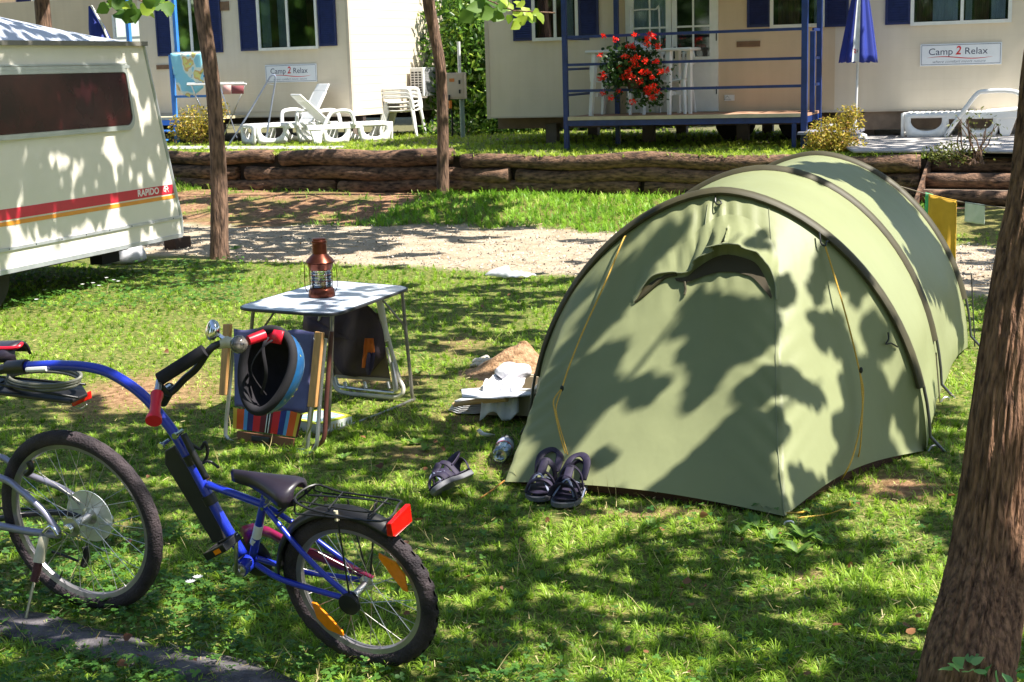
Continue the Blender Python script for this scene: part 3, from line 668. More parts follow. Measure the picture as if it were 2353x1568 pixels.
band(zr2, zr, 'red_stripe', M('stripe_red', (.55, .02, .045), .35, var=.06)); band(zo2, zo, 'orange_stripe', M('stripe_orange', (.72, .28, .03), .35, var=.05))
a_, z_ = CW.pix(315, 444); ltw = M('letter_white', (.75, .7, .68), .4)
a2, _ = CW.pix(366, 436); sz = (zr-zr2)*1.02
lt = txt('RAPIDO', 'lettering', ltw, cc, CW.pt(a_, zr2+.022, .0042), CW.e, (0, 0, 1), sz*.95, .0012, .0022, condense=(a2-a_)/(sz*.95*3.72))
a3, _ = CW.pix(375, 436)
# boxy double-loop emblem
s_ = (zr-zr2)*.68; em = MB()
def bar(u0, v0, u1, v1, t=.10):
    p0 = CW.pt(a3+u0*s_, zr2+.022+v0*s_, .0042); p1 = CW.pt(a3+u1*s_, zr2+.022+v1*s_, .0042); em.tube([p0, p1], t*s_*.75, 6)
for q in ((.05, .5, .35, .95), (.35, .95, 1.1, .95), (.05, .5, .05, .2), (.05, .2, .55, .2), (.55, 0, .55, .95), (.4, .5, 1.25, .5), (1.1, .95, 1.2, .7), (1.2, .7, 1.0, .45), (.95, .45, 1.35, 0)): bar(*q)
em.build('emblem', ltw, cc)
# side window
w0 = [CW.pix(*q) for q in ((-120, 178), (284, 164), (301, 288), (-120, 326))]
aw0 = -2.95; (aa, za) = w0[1]; (ab_, zb_) = w0[2]; zt2 = (za+CW.pix(60, 173)[1])/2; zb2 = (zb_+CW.pix(60, 306)[1])/2
def rr(a0, a1t, a1b, z0, z1, r, k=6):
    out = [(a0, z1), (a1t-r*.5, z1)]; 
    for i in range(k+1): t = pi/2*i/k; out.append((a1t-r*.5+r*.5*sin(t), z1-r*.5+r*.5*cos(t)))
    for i in range(k+1): t = pi/2*i/k; out.append((a1b-r+r*cos(t), z0+r-r*sin(t)))
    out.append((a0, z0)); return out
o1 = rr(aw0, aa, ab_, zb2, zt2, .09); o2 = rr(aw0-.05, aa+.03, ab_+.035, zb2-.045, zt2+.035, .11)
fr_ = MB(); n = len(o1)
v1 = [CW.pt(a, z, .03) for a, z in o1]; v2 = [CW.pt(a, z, .03) for a, z in o2]; v3 = [CW.pt(a, z, .001) for a, z in o2]; v4 = [CW.pt(a, z, .001) for a, z in o1]
fr_.add(v1+v2+v3+v4, [(i, (i+1) % n, n+(i+1) % n, n+i) for i in range(n)]+[(n+i, n+(i+1) % n, 2*n+(i+1) % n, 2*n+i) for i in range(n)]+[(3*n+i, 3*n+(i+1) % n, (i+1) % n, i) for i in range(n)])
wn = fr_.build('window', M('window_alu', (.42, .45, .43), .35, .5, var=.08), cc, False)
acr = M('tinted_acrylic', (.016, .003, .006), .16, var=.3, scale=2.2, col2=(.055, .010, .010), coat=.05, spec=.25)
MB().prism([CW.pt(a, z, .004) for a, z in rr(aw0, aa-.004, ab_-.004, zb2+.004, zt2-.004, .085)], CW.n*.018).build('pane', acr, wn, False)
mb = MB(); CW.box(mb, aw0-.05, aa+.06, zt2+.036, zt2+.065, .001, .03); CW.box(mb, aw0-.05, aa+.04, zt2+.07, zt2+.085, .001, .02); mb.build('rain_strip', M('window_alu', (.42, .45, .43)), wn, False)
mb = MB().prism([CW.pt(-2.6, zbot-.09, -.3), CW.pt(-.5, zbot-.09, -.3), CW.pt(-.5, zbot+.01, -.3), CW.pt(-2.6, zbot+.01, -.3)], CW.n*-1.4); mb.build('chassis', dark_in, cc, False)
MB().lathe([(.08, -.09), (.22, -.09), (.30, -.07), (.31, 0), (.30, .07), (.22, .09), (.08, .09)], CW.pt(-2.75, .31, -.25), CW.n, 24).build('wheel', M('old_tyre', (.02, .018, .017), .85), cc)
mb = MB(); pm = G(415, 573); CW.box(mb, -.42, -.12, .1, zbot, -.85, -.7); mb.build('corner_steady', dark_in, cc, False)
# white container and wood block below it
c0 = G(280, 606); mb = MB()
mb.lathe([(.0, 0), (.20, .0), (.235, .03), (.225, .10), (.19, .17), (.12, .21), (0, .22)], (c0.x, c0.y+.15, 0), (0, 0, 1), 28)
wc = mb.build('plastic_container', M('dirty_white', (.55, .55, .6), .5, var=.1, scale=9, bump=.2), smooth='full'); tag(wc, 'dirty white rounded plastic container on the grass beneath the end of the caravan', 'container')
c1 = G(405, 583); mb = MB().box(-.25, .3, -.08, .08, 0, .13, lambda v: Vector((c1.x-.1, c1.y+.5, 0))+CW.e*v.x*.6+CW.n*v.y+Vector((0, 0, v.z)))
tag(mb.build('wood_block', M('dark_wood', (.035, .018, .012), .8, bump=.4), bevel=.006), 'dark wooden block lying on the path behind the caravan', 'wood block')
# ================================================ TENT
tentm = M('tent_fabric', (.268, .290, .148), .48, var=.08, scale=1.5, bump=.5, bscale=3.5, trans=.16, spec=.3, stretch=(1, 1, .35))
bandm = M('tent_sleeve', (.045, .038, .015), .6, var=.15)
def hoop(Rf, Lf, h, e, lean, N=48):
    Rf = Vector((*Rf, 0)); Lf = Vector((*Lf, 0)); m = (Rf+Lf)/2; d = (Rf-Lf)/2; ax = Vector((-d.y, d.x, 0)).normalized(); out = []
    for i in range(N+1):
        t = pi*(1-i/N); c = cos(t); s = sin(t); out.append(m+d*(math.copysign(abs(c)**e, c))+Vector((0, 0, h*max(s, 0)**e if e < 1 else h*max(s, 0)))+ax*lean*max(s, 0))
    for i in (0, N): out[i].z = 0
    return out
H1 = hoop((2.099, 7.087), (.105, 7.673), 1.342, 1.149, -.047)
H2 = hoop((2.507, 8.257), (.579, 8.915), 1.36, 1.039, -.046)
H3 = hoop((3.145, 9.716), (1.248, 10.613), 1.333, 1.124, -.052)
def up(p, dz): return Vector((p.x, p.y, max(p.z, dz)))
tent = T('tunnel_tent', 'olive green tunnel tent with three dark pole sleeves, door hood and yellow guy lines', 'tent', (1.5, 8.2, 0))
tF, tFL = G(1803, 1194), G(1159, 1114)
N = 48
# front panel: ground line L1 -> FL -> F -> R1
def lerp(a, b, t): return a+(b-a)*t
knots = [(0, H1[0]), (.22, tFL), (.60, tF), (1, H1[-1])]
def bot(u):
    for (u0, p0), (u1, p1) in zip(knots, knots[1:]):
        if u <= u1+1e-9:
            t = (u-u0)/(u1-u0); p = Vector(lerp(p0, p1, t)); p.z = .015+(.035 if u0 < .5 else .05)*sin(pi*t)*(1 if u0 > .1 else .3)
            mid = (H1[0]+H1[-1])/2; p += (mid-p)*(.02 if u0 < .5 else .05)*sin(pi*t); return p
def top1(u):
    f = u*N; k = min(int(f), N-1); return lerp(H1[k], H1[k+1], f-k)
NU, NV = 190, 64
def frow():
    rows = []; nrm = Vector((.33, .94, -.4)).normalized()
    for i in range(NU+1):
        u = i/NU; r = []; pin = min(abs(u-.22), abs(u-.60)); ug = u
        tp_ = top1(ug); bp_ = bot(ug)
        for k in range(NV+1):
            v = k/NV; p = lerp(tp_, bp_, v); s = sin(pi*v)
            d = .055*s*(1-math.exp(-(pin/.10)**2))
            # gathers running down from the hoop above the door
            d += .014*math.exp(-((u-.47)/.075)**2)*sin(u*210+3*noise.noise(Vector((u*9, 0, 2))))*max(0, 1-2.3*v)*min(1, v*14)
            # fans of creases into the two pegged tips
            for uc in (.22, .60):
                w_ = v*v*v; d += .016*w_*sin(v*70+abs(u-uc)*120)*math.exp(-((u-uc)/.05)**2)*(1-v)*4
            # long slack folds on the left flank
            d += .012*math.exp(-((u-.12)/.09)**2)*sin(u*95+v*6+2*noise.noise(p*1.5))*s
            d += .010*noise.noise(p*2.2)*s+.006*noise.noise(p*7+Vector((3, 0, 0)))*s
            r.append(p+nrm*d)
        rows.append(r)
    return rows
fpan = MB().grid(frow()); fp_o = fpan.build('front_panel', tentm, tent, smooth='full')
# loft between hoops with sag
def loft(A, B, nm, n=12, sag=.035, z0=.015):
    rows = []
    for j in range(n+1):
        v = j/n; r = []
        for i in range(N+1):
            a, b = A[i], B[i]; p = lerp(a, b, v); c = lerp((A[0]+A[-1])/2, (B[0]+B[-1])/2, v)
            s = sin(pi*v); q = (c-p); q.z = -p.z if p.z > .5 else -p.z; q = q.normalized() if q.length > 0 else q
            hz = sin(pi*i/N); p = p+q*sag*s*hz+q*(.016*noise.noise(p*2.0)+.007*noise.noise(p*6)+.006*sin(i*.9+2*noise.noise(p*2))*math.exp(-((i/N-.93)/.06)**2)*3)*s
            p.z = max(p.z, z0+.05*s*(1 if i in (0, N) else 0)); r.append(p)
        rows.append(r)
    return MB().grid(rows).build(nm, tentm, tent, smooth='full')
loft(H1, H2, 'middle_panel'); loft(H2, H3, 'rear_panel')
axd = Vector((.40, .916, 0))
back = [lerp(H3[i], (H3[0]+H3[-1])/2+axd*1.0+(H3[i]-(H3[0]+H3[-1])/2)*.25, 1.) for i in range(N+1)]
for p in back: p.z = .03
loft(H3, back, 'back_panel', 10, -.05)
for A in (H1, H2, H3):
    c = (A[0]+A[-1])/2; pts = [a+(a-c).normalized()*.006 for a in A if a.z > .28]
    MB().tube(pts, .034, 10, sx=.55, caps=True).build('pole_sleeve', bandm, tent)
    pl = [a+(a-c).normalized()*.02 for a in A if a.z <= .42 and (a-A[-1]).length < 1][:]
    pl[-1] = A[-1]+(A[-1]-c).normalized()*.10; pl[-1].z = 0
    MB().tube(pl, .0085, 8).build('tent_pole', M('grey_pole', (.10, .10, .11), .35, .6), tent)
    pr_ = [a+(a-c).normalized()*.02 for a in A if a.z <= .42 and (a-A[0]).length < 1]
    pr_[0] = A[0]+(A[0]-c).normalized()*.08; MB().tube(pr_, .0085, 8).build('tent_pole', M('grey_pole', (.10, .10, .11), .35, .6), tent)
# brown inner groundsheet seen under the fly
gsh = [bot(u/60) for u in range(6, 58)]; rows = [[], []]
cen = (H1[0]+H1[-1])/2
for p in gsh: q = p+(cen-p)*.03; rows[0].append(Vector((q.x, q.y, .002))); rows[1].append(Vector((q.x, q.y, p.z+.03)))
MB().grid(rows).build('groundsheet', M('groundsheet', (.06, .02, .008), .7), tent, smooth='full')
# surface lookup for details
from mathutils.bvhtree import BVHTree
TB = BVHTree.FromPolygons([tuple(v) for v in fpan.v], fpan.f)
def TH(x, y, off=0.):
    h = TB.ray_cast(CAMP, ray(x, y).normalized())
    if h[0] is None: return AY(x, y, 6.9)
    n = h[1] if h[1].dot(CAMP-h[0]) > 0 else -h[1]
    return h[0]+n*off
# seams
seam = M('tent_seam', (.22, .235, .14), .7)
for P_ in (((1766, 470), (1772, 560), (1780, 650), (1782, 744), (1783, 850), (1784, 950), (1790, 1060), (1797, 1130), (1803, 1185)), ((1627, 470), (1621, 520), (1622, 575))):
    MB().tube([TH(x, y, .002) for x, y in cr([Vector((a, b, 0)) for a, b in P_], 6) for x, y in ((x, y),)] if False else [TH(q.x, q.y, .002) for q in cr([Vector((a, b, 0)) for a, b in P_], 6)], .0022, 6).build('seam', seam, tent)
# door hood (rolled vent flap) and the dark opening under it
lip = [(1457, 695), (1476, 668), (1501, 641), (1540, 631), (1580, 632), (1604, 614), (1640, 590), (1676, 583), (1722, 593), (1755, 611), (1777, 645), (1783, 690)]
att = [(1452, 690), (1462, 655), (1485, 606), (1528, 574), (1572, 560), (1602, 532), (1640, 504), (1678, 494), (1724, 506), (1766, 545), (1788, 600), (1790, 688)]
offs = [.004, .012, .022, .026, .030, .05, .085, .10, .085, .06, .025, .004]
lc = cr([Vector((x, y, o)) for (x, y), o in zip(lip, offs)], 5); ac_ = cr([Vector((x, y, 0)) for x, y in att], 5); rows = []
for k in range(9):
    t = k/8; rows.append([TH(a.x+(b.x-a.x)*t, a.y+(b.y-a.y)*t, .004+b.z*t**1.6+.004*sin(i*1.7)*t*(1-t)*4) for i, (a, b) in enumerate(zip(ac_, lc))])
li = rows[-1]
MB().grid(rows).build('door_hood', tentm, tent, smooth='full')
MB().tube(li, .004, 6).build('hood_edge', seam, tent)
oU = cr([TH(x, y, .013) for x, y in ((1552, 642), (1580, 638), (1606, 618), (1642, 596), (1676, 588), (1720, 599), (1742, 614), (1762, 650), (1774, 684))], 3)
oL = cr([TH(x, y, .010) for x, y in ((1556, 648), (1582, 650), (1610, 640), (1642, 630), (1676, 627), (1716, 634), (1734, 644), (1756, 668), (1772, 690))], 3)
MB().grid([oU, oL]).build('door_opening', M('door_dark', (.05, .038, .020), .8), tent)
pkt = [TH(x, y, .004) for x, y in ((1459, 698), (1480, 662), (1512, 640), (1548, 634), (1528, 641), (1500, 664))]
MB().add(pkt, [(0, 1, 5), (1, 2, 4, 5), (2, 3, 4)]).build('door_fold', bandm, tent, False)
MB().tube([TH(x, y, .008) for x, y in ((1459, 697), (1482, 678), (1508, 655), (1530, 637), (1556, 632))], [.004, .009, .009, .010, .008], 6).build('door_zip', bandm, tent)
MB().tube([TH(x, y, .01) for x, y in ((1575, 650), (1577, 668), (1574, 680))], .006, 6).build('door_tie', bandm, tent)
# toggles and rings
MB().tube(cr([TH(1640+5, 452, .01), TH(1648, 468, .015), TH(1655, 474, .015), TH(1658, 470, .012), TH(1655, 462, .012)], 4), .004, 6).build('vent_ring', blackp, tent)
MB().tube(cr([TH(1877, 540, .03), TH(1880, 565, .03), TH(1889, 572, .035), TH(1893, 562, .035), TH(1905, 560, .01)], 4), .0045, 6).build('guy_ring', blackp, tent)
MB().tube(cr([TH(2035, 765, .02), TH(2036, 780, .02), TH(2030, 792, .02), TH(2042, 790, .02), TH(2060, 798, .01)], 4), .004, 6).build('guy_ring', blackp, tent)
yel = M('yellow_cord', (.55, .33, .04), .6, var=.2, scale=200)
def guy(pts, rad_=.0035, lab='guy_line', m=yel):
    P_ = []
    for q in pts: P_.append(q if isinstance(q, Vector) else TH(q[0], q[1], q[2]))
    return MB().tube(cr(P_, 5), rad_, 6).build(lab, m, tent)
guy([(1440, 545, .01), (1437, 562, .03), (1400, 665, .05), (1350, 780, .06), (1318, 862, .06), (1300, 905, .06)], .0042)
guy([(1300, 905, .06), (1285, 935, .06), (1284, 960, .06), (1297, 1020, .05), (1304, 1050, .03)], .0036)
guy([(1302, 905, .06), (1288, 940, .05), (1288, 965, .05), (1301, 1020, .04), (1308, 1050, .02)], .0030)
guy([(1890, 572, .03), (1915, 680, .05), (1940, 780, .05), (1957, 857, .05)], .004)
guy([(1957, 857, .05), (1965, 900, .05), (1966, 960, .04), (1963, 1040, .03), (1955, 1110, .02), Vector(G(1953, 1170)+Vector((0, 0, .02)))], .0036)
guy([(1958, 857, .05), (1963, 940, .05), (1950, 1030, .04), (1930, 1090, .03), (1895, 1150, .03), Vector(G(1850, 1190)+Vector((0, 0, .03))), Vector(G(1808, 1194)+Vector((0, 0, .03)))], .004)
guy([Vector(G(1940, 1183)+Vector((0, 0, .03))), Vector(G(1900, 1192)+Vector((0, 0, .02))), Vector(G(1833, 1200)+Vector((0, 0, .02)))], .003)
guy([Vector(G(1159, 1114)+Vector((0, 0, .02))), Vector(G(1125, 1140)+Vector((0, 0, .02))), Vector(G(1095, 1155)+Vector((0, 0, .01)))], .004, m=M('orange_cord', (.35, .16, .03), .6))
guy([H2[-1]+Vector((-.02, 0, .28)), Vector(G(2160, 930)+Vector((0, 0, .01)))], .004, m=bandm)
guy([H3[-3]+Vector((.02, 0, .35)), Vector(G(2240, 800)+Vector((0, 0, .01)))], .005, m=M('grey_pole', (.1, .1, .11)))
for (x, y) in ((1300, 905), (1957, 857)): MB().ball(TH(x, y, .06), (.010, .008, .016), 8, 6).build('line_tensioner', blackp, tent)
pk = G(1812, 1232); pg = T('tent_peg', 'bent steel tent peg standing in the grass by the front tip of the tent', 'tent peg', pk)
MB().tube(cr([pk+Vector((.025, 0, -.02)), pk+Vector((.022, 0, .05)), pk+Vector((.01, 0, .065)), pk+Vector((-.012, 0, .062)), pk+Vector((-.018, 0, .05))], 5), .0045, 8).build('shaft', steel, pg)
tag(pg, 'bent steel tent peg standing in the grass by the front tip of the tent', 'tent peg')
for i, p in enumerate((G(2140, 1040), G(2168, 927), G(1275, 757))):
    lab = ('steel tent peg at the foot of the front tent pole', 'small tent peg at the foot of the middle tent pole', 'white peg and tie by the left edge of the tent')[i]
    mm_ = MB().tube(cr([p+Vector((-.03, -.02, -.01)), p+Vector((0, 0, .03)), p+Vector((.03, .01, .03)), p+Vector((.035, .01, .01))], 4), .006, 6).build('tent_peg', steel if i < 2 else white_pl, None); tag(mm_, lab, 'tent peg')
# ================================================ CAMPING TABLE, LANTERN, CHAIRS
ZTb = .70
tb_px = [(537, 707), (765, 723), (948, 659), (752, 644)]
tcn = [G(x, y, ZTb) for x, y in tb_px]
def rounded(P, r, k=6):
    out = []; n = len(P)
    for i in range(n):
        a, b, c = P[i-1], P[i], P[(i+1) % n]; u = (a-b).normalized(); v = (c-b).normalized(); s = b+u*r; e = b+v*r
        for j in range(k+1): t = j/k; out.append(s*(1-t)**2+b*2*t*(1-t)+e*t*t)
    return out
table = T('camping_table', 'folding camping table with pale grey top and thin metal legs on the grass', 'table', sum(tcn, Vector())/4-Vector((0, 0, ZTb)))
tt = rounded(tcn, .13); MB().prism([p-Vector((0, 0, .016)) for p in tt], (0, 0, .016)).build('tabletop', M('table_laminate', (.55, .60, .68), .30, var=.05, scale=5), table, False)
MB().tube([p-Vector((0, 0, .008)) for p in tt], .0095, 6, closed=True).build('edge_trim', M('table_edge', (.03, .03, .035), .4), table)
tl, tf_, tr, tb_ = tcn; cen_ = sum(tcn, Vector())/4
def ins(p, k=.16): q = lerp(p, cen_, k); q.z = ZTb-.02; return q
legm = M('leg_steel', (.30, .28, .26), .35, .8, var=.2, scale=30)
def uleg(pa, pb, da, db, nm='leg'):
    pts = [pa, lerp(pa, da, .5), lerp(pa, da, .93), lerp(da, db, .06), lerp(da, db, .94), lerp(pb, db, .93), lerp(pb, db, .5), pb]; MB().tube(cr(pts, 5), .011, 8).build(nm, legm, table)
ga, gb = G(756, 1000), G(948, 925); gc, gd = G(560, 985), G(690, 905)
uleg(ins(tf_, .13), ins(tr, .13), Vector((ga.x, ga.y, .012)), Vector((gb.x, gb.y, .012)))
uleg(ins(tl, .2), ins(tb_, .2), Vector((gc.x-.03, gc.y+.15, .012)), Vector((gd.x, gd.y+.1, .012)))
for p, q in ((ins(tf_, .13), Vector((ga.x, ga.y, 0))), (ins(tr, .13), Vector((gb.x, gb.y, 0))), (ins(tl, .2), Vector((gc.x, gc.y, 0)))):
    MB().tube([lerp(p, cen_, .35)-Vector((0, 0, .0)), lerp(p, q, .32)], .007, 6).build('brace', legm, table)
# lantern
cop = M('copper', (.125, .036, .022), .28, .85, var=.35, scale=14); lo_ = G(740, 682, ZTb); lo_.z = ZTb
lan = T('storm_lantern', 'copper storm lantern with ribbed glass standing on the camping table', 'lantern', lo_); k = .375/.375
LL = lambda r, h: (r, h)
def lz(prof, nm, m, n=24, sm=True): return MB().lathe(prof, lo_, (0, 0, 1), n).build(nm, m, lan, sm)
lz([(.070, 0), (.078, .004), (.080, .02), (.074, .045), (.064, .056), (.055, .058)], 'base', cop)
lz([(.055, .058), (.062, .062), (.058, .072), (.062, .082), (.057, .092), (.062, .102), (.057, .112), (.062, .122), (.057, .132), (.062, .142), (.057, .152), (.060, .160)], 'glass_chimney', glassmat('lantern_glass', (.93, .95, .94), .04, .10), 28)
lz([(.022, .058), (.026, .07), (.022, .09), (.010, .098), (.006, .11)], 'burner', M('brass', (.35, .25, .10), .3, .9))
lz([(.064, .160), (.068, .165), (.076, .195), (.078, .200), (.075, .205)], 'collar', cop)
lz([(.086, .205), (.087, .209), (.072, .228), (.048, .252), (.044, .256)], 'hood', cop, 12, True)
lz([(.043, .256), (.043, .318), (.046, .321), (.046, .332), (.041, .336), (.041, .345), (.03, .349), (0, .35)], 'chimney_cap', cop)
for i in range(4):
    a = i*pi/2+.5; MB().tube([lo_+Vector((cos(a)*.07, sin(a)*.07, h)) for h in (.05, .11, .165)], .0022, 6).build('guard_wire', cop, lan)
hd = []; 
for h, r in ((.03, .082), (.06, .095), (.13, .096), (.19, .092), (.205, .082)): hd.append(lo_+Vector((-r, -.01, h)))
MB().tube(hd, .0022, 6).build('handle', cop, lan); MB().tube([Vector((2*lo_.x-p.x, p.y, p.z)) for p in hd], .0022, 6).build('handle', cop, lan)
for h in (.098, .135): MB().tube([lo_+Vector((cos(t)*.068, sin(t)*.068, h)) for t in np.linspace(0, 2*pi, 25)[:-1]], .002, 5, closed=True).build('guard_wire', cop, lan)
# folded striped chair (front)
gA, gB = G(520, 1010), G(735, 1043); ce = (gB-gA).normalized(); cn = Vector((ce.y, -ce.x, 0)); cn = cn if cn.dot(CAMP-gA) > 0 else -cn
pn_ = (cn+Vector((0, 0, .12))).normalized()
def C1(x, y, off=0.): return PL(x, y, gA, pn_, off)
def q6(x, y): return 462.7+.3372*x, 528.8+.3372*y
def C6(x, y, off=0.): return C1(*q6(x, y), off)
ch = T('folded_camping_chair', 'folded striped and dark blue camping chair leaning on the near side of the table', 'folding chair', (gA+gB)/2)
tube_m = M('chair_steel', (.42, .43, .46), .3, .85, var=.15, scale=20); brown_m = M('brown_tube', (.10, .035, .03), .4, var=.2); woodm = M('arm_wood', (.58, .30, .11), .45, var=.2, scale=8, stretch=(6, 6, 1))
MB().tube(cr([C6(218, 780, -.02), C6(190, 1100, -.02), C6(165, 1380, -.02), C6(195, 1440, -.01), C6(330, 1468, 0), C6(560, 1492, 0), C6(690, 1500, 0), C6(722, 1480, 0), C6(735, 1300, 0), C6(765, 900, 0), C6(772, 770, 0), C6(750, 735, 0)], 6), .0115, 10).build('seat_tube', tube_m, ch)
MB().tube(cr([C6(845, 740, .03), C6(828, 900, .03), C6(805, 1200, .03), C6(790, 1430, .04), C6(770, 1490, .04), C6(725, 1525, .04), C6(560, 1505, .03), C6(300, 1462, .02), C6(200, 1440, .02), C6(172, 1405, .02)], 6), .0115, 10).build('back_tube', tube_m, ch)
MB().tube(cr([C6(888, 690, -.05), C6(870, 900, -.05), C6(850, 1200, -.05), C6(838, 1400, -.05), C6(800, 1460, -.05), C6(740, 1480, -.05)], 6), .013, 10).build('leg_tube', brown_m, ch)
def slab(P_, th, nm, m, root, bevel=.004, cfun=C6, off=0.): return MB().prism([cfun(x, y, off) for x, y in P_], pn_*th).build(nm, m, root, False, bevel=bevel)
slab([(790, 690), (842, 698), (792, 1208), (738, 1202)], .022, 'armrest', woodm, ch, off=.045); slab([(165, 640), (215, 640), (177, 1126), (136, 1122)], .022, 'armrest', woodm, ch, off=.0)
MB().tube([C6(762, 1215, .05), C6(745, 1340, .04), C6(690, 1465, .02)], .006, 6).build('link_bar', steel, ch)
def cloth(cfun, tl_, tr_, bl_, br_, n, m_, fo, wave=.01):
    rows = []
    for i in range(m_+1):
        v = i/m_; r = []
        for j in range(n+1):
            u = j/n; x = (tl_[0]*(1-u)+tr_[0]*u)*(1-v)+(bl_[0]*(1-u)+br_[0]*u)*v; y = (tl_[1]*(1-u)+tr_[1]*u)*(1-v)+(bl_[1]*(1-u)+br_[1]*u)*v
            r.append(cfun(x, y+(8*sin(u*14) if i == 0 else 0), fo+wave*sin(u*9+v*4)+wave*.6*sin(v*7-u*5)))
        rows.append(r)
    return rows
MB().grid(cloth(C6, (222, 672), (768, 690), (228, 1200), (722, 1245), 24, 20, .025, .007)).build('back_fabric', M('navy_canvas', (.12, .12, .27), .85, var=.12, scale=12, bump=.15, bscale=200), ch, smooth='full', solid=.004)
cols = [(.70, .45, .04), (.72, .10, .015), (.72, .10, .015), (.10, .30, .62), (.03, .03, .14), (.03, .03, .14), (.60, .015, .02), (.60, .015, .02), (.12, .008, .012), (.12, .008, .012), (.7, .7, .7), (.01, .01, .01), (.7, .7, .7), (.12, .008, .012), (.60, .015, .02), (.60, .015, .02), (.02, .03, .2), (.02, .03, .2), (.10, .30, .62), (.72, .10, .015), (.72, .10, .015), (.70, .45, .04), (.12, .008, .012)]
wd = [1, 1, 1, 1, .8, .8, 1, 1, .8, .8, .25, .5, .25, .6, 1, 1, .8, .8, 1, 1, .9, .9, .6]; tot = sum(wd); u = 0
def stripemat():
    m = M('striped_canvas', (.5, .1, .1), .8, var=0); t = m.node_tree; b = _bsdf(m); at = t.nodes.new('ShaderNodeAttribute'); at.attribute_name = 'su'
    r = t.nodes.new('ShaderNodeValToRGB'); r.color_ramp.interpolation = 'CONSTANT'; e = r.color_ramp.elements; e[1].position = .999; acc = 0
    merged = []
    for c_, w_ in zip(cols, wd):
        if merged and merged[-1][0] == c_: merged[-1][1] += w_
        else: merged.append([c_, w_])
    e[0].color = (*merged[0][0], 1); e[1].color = (*merged[-1][0], 1)
    for c_, w_ in merged:
        if acc > 0: x = e.new(acc/tot); x.color = (*c_, 1)
        acc += w_
    t.links.new(at.outputs['Fac'], r.inputs[0]); t.links.new(r.outputs[0], b.inputs['Base Color']); return m
rows = cloth(C6, (218, 1208), (692, 1248), (214, 1352), (655, 1412), 46, 8, .035, .004)
so2 = MB().grid(rows).build('striped_fabric', stripemat(), ch, smooth='full')
at = so2.data.attributes.new('su', 'FLOAT', 'POINT'); at.data.foreach_set('value', np.tile(np.linspace(0, 1, 47), 9).astype(np.float32))
slab([(250, 1368), (642, 1420), (632, 1490), (245, 1436)], .01, 'lower_panel', M('brown_cloth', (.20, .085, .04), .8), ch, off=.005)
slab([(345, 1400), (470, 1415), (468, 1450), (345, 1436)], .008, 'buckle', blackp, ch, off=.02)
# second folded chair with jacket, far side of the table
gC, gD = G(765, 905), G(925, 925); ce2 = (gD-gC).normalized(); cn2 = Vector((ce2.y, -ce2.x, 0)); cn2 = cn2 if cn2.dot(CAMP-gC) > 0 else -cn2
pn2 = (cn2+Vector((0, 0, .15))).normalized()
def C7(x, y, off=0.): return PL(*q6(x, y), gC, pn2, off)
c2 = T('folded_camping_chair', 'folded taupe camping chair with pale tubes, draped with a jacket under the table', 'folding chair', (gC+gD)/2)
pale = M('pale_tube', (.62, .58, .52), .35, var=.08)
MB().tube(cr([C7(1215, 480, 0), C7(1250, 640, 0), C7(1295, 820, 0), C7(1345, 1000, 0), C7(1375, 1070, 0), C7(1365, 1120, 0), C7(1310, 1140, 0), C7(1150, 1128, 0), C7(960, 1105, 0), C7(905, 1040, 0), C7(880, 880, 0)], 6), .013, 10).build('back_tube', pale, c2)
MB().tube([C7(1215, 478, .01), C7(1242, 640, .01), C7(1262, 760, .01)], .022, 10).build('arm_tube', pale, c2)
MB().tube(cr([C7(1300, 900, .03), C7(1330, 1060, .03), C7(1320, 1100, .03), C7(1280, 1105, .03), C7(1000, 1075, .03), C7(935, 1060, .03), C7(915, 1000, .03)], 6), .010, 8).build('seat_tube', tube_m, c2)
MB().tube(cr([C7(1262, 800, .02), C7(1300, 960, .02), C7(1318, 1110, .02)], 6), .009, 8).build('leg_tube', pale, c2)
for x in (975, 1110, 1270): MB().tube([C7(x, 1035, .035), C7(x+12, 1080, .035)], .010, 8).build('tube_clip', steel, c2)
MB().grid(cloth(C7, (890, 560), (1215, 560), (905, 990), (1290, 1030), 16, 14, -.01, .006)).build('back_fabric', M('taupe_canvas', (.22, .16, .11), .85, var=.1), c2, smooth='full', solid=.004)
slab([(915, 985), (1290, 1012), (1292, 1034), (915, 1008)], .006, 'fabric_hem', M('taupe_hem', (.40, .33, .25), .8), c2, cfun=C7)
# jacket
jo = [(700, 580), (800, 560), (1000, 540), (1080, 508), (1150, 520), (1205, 590), (1235, 680), (1255, 800), (1250, 860), (1190, 930), (1150, 985), (1050, 1000), (960, 985), (900, 900), (880, 800), (840, 720), (690, 690)]
rows = []; cx_, cy_ = 1050, 760
for i in range(9):
    v = i/8; r = []
    for j in range(41):
        k_ = (j % 40)/40*len(jo); a_ = jo[int(k_) % len(jo)]; b_ = jo[(int(k_)+1) % len(jo)]; f_ = k_-int(k_); x = a_[0]+(b_[0]-a_[0])*f_; y = a_[1]+(b_[1]-a_[1])*f_
        x = cx_+(x-cx_)*v; y = cy_+(y-cy_)*v; r.append(C7(x, y, .03+.07*(1-v*v)+.022*sin(x/26.+y/130.)*min(1, 2*(1-v)+.3)))
    rows.append(r)
jk = T('jacket', 'dark purple hooded jacket with an orange flap hanging over the folded taupe chair', 'jacket', (gC+gD)/2)
MB().grid(rows).build('shell', M('jacket_cloth', (.045, .025, .055), .8, var=.3, scale=5, col2=(.07, .045, .05), bump=.4, bscale=12), jk, smooth='full', solid=.008)
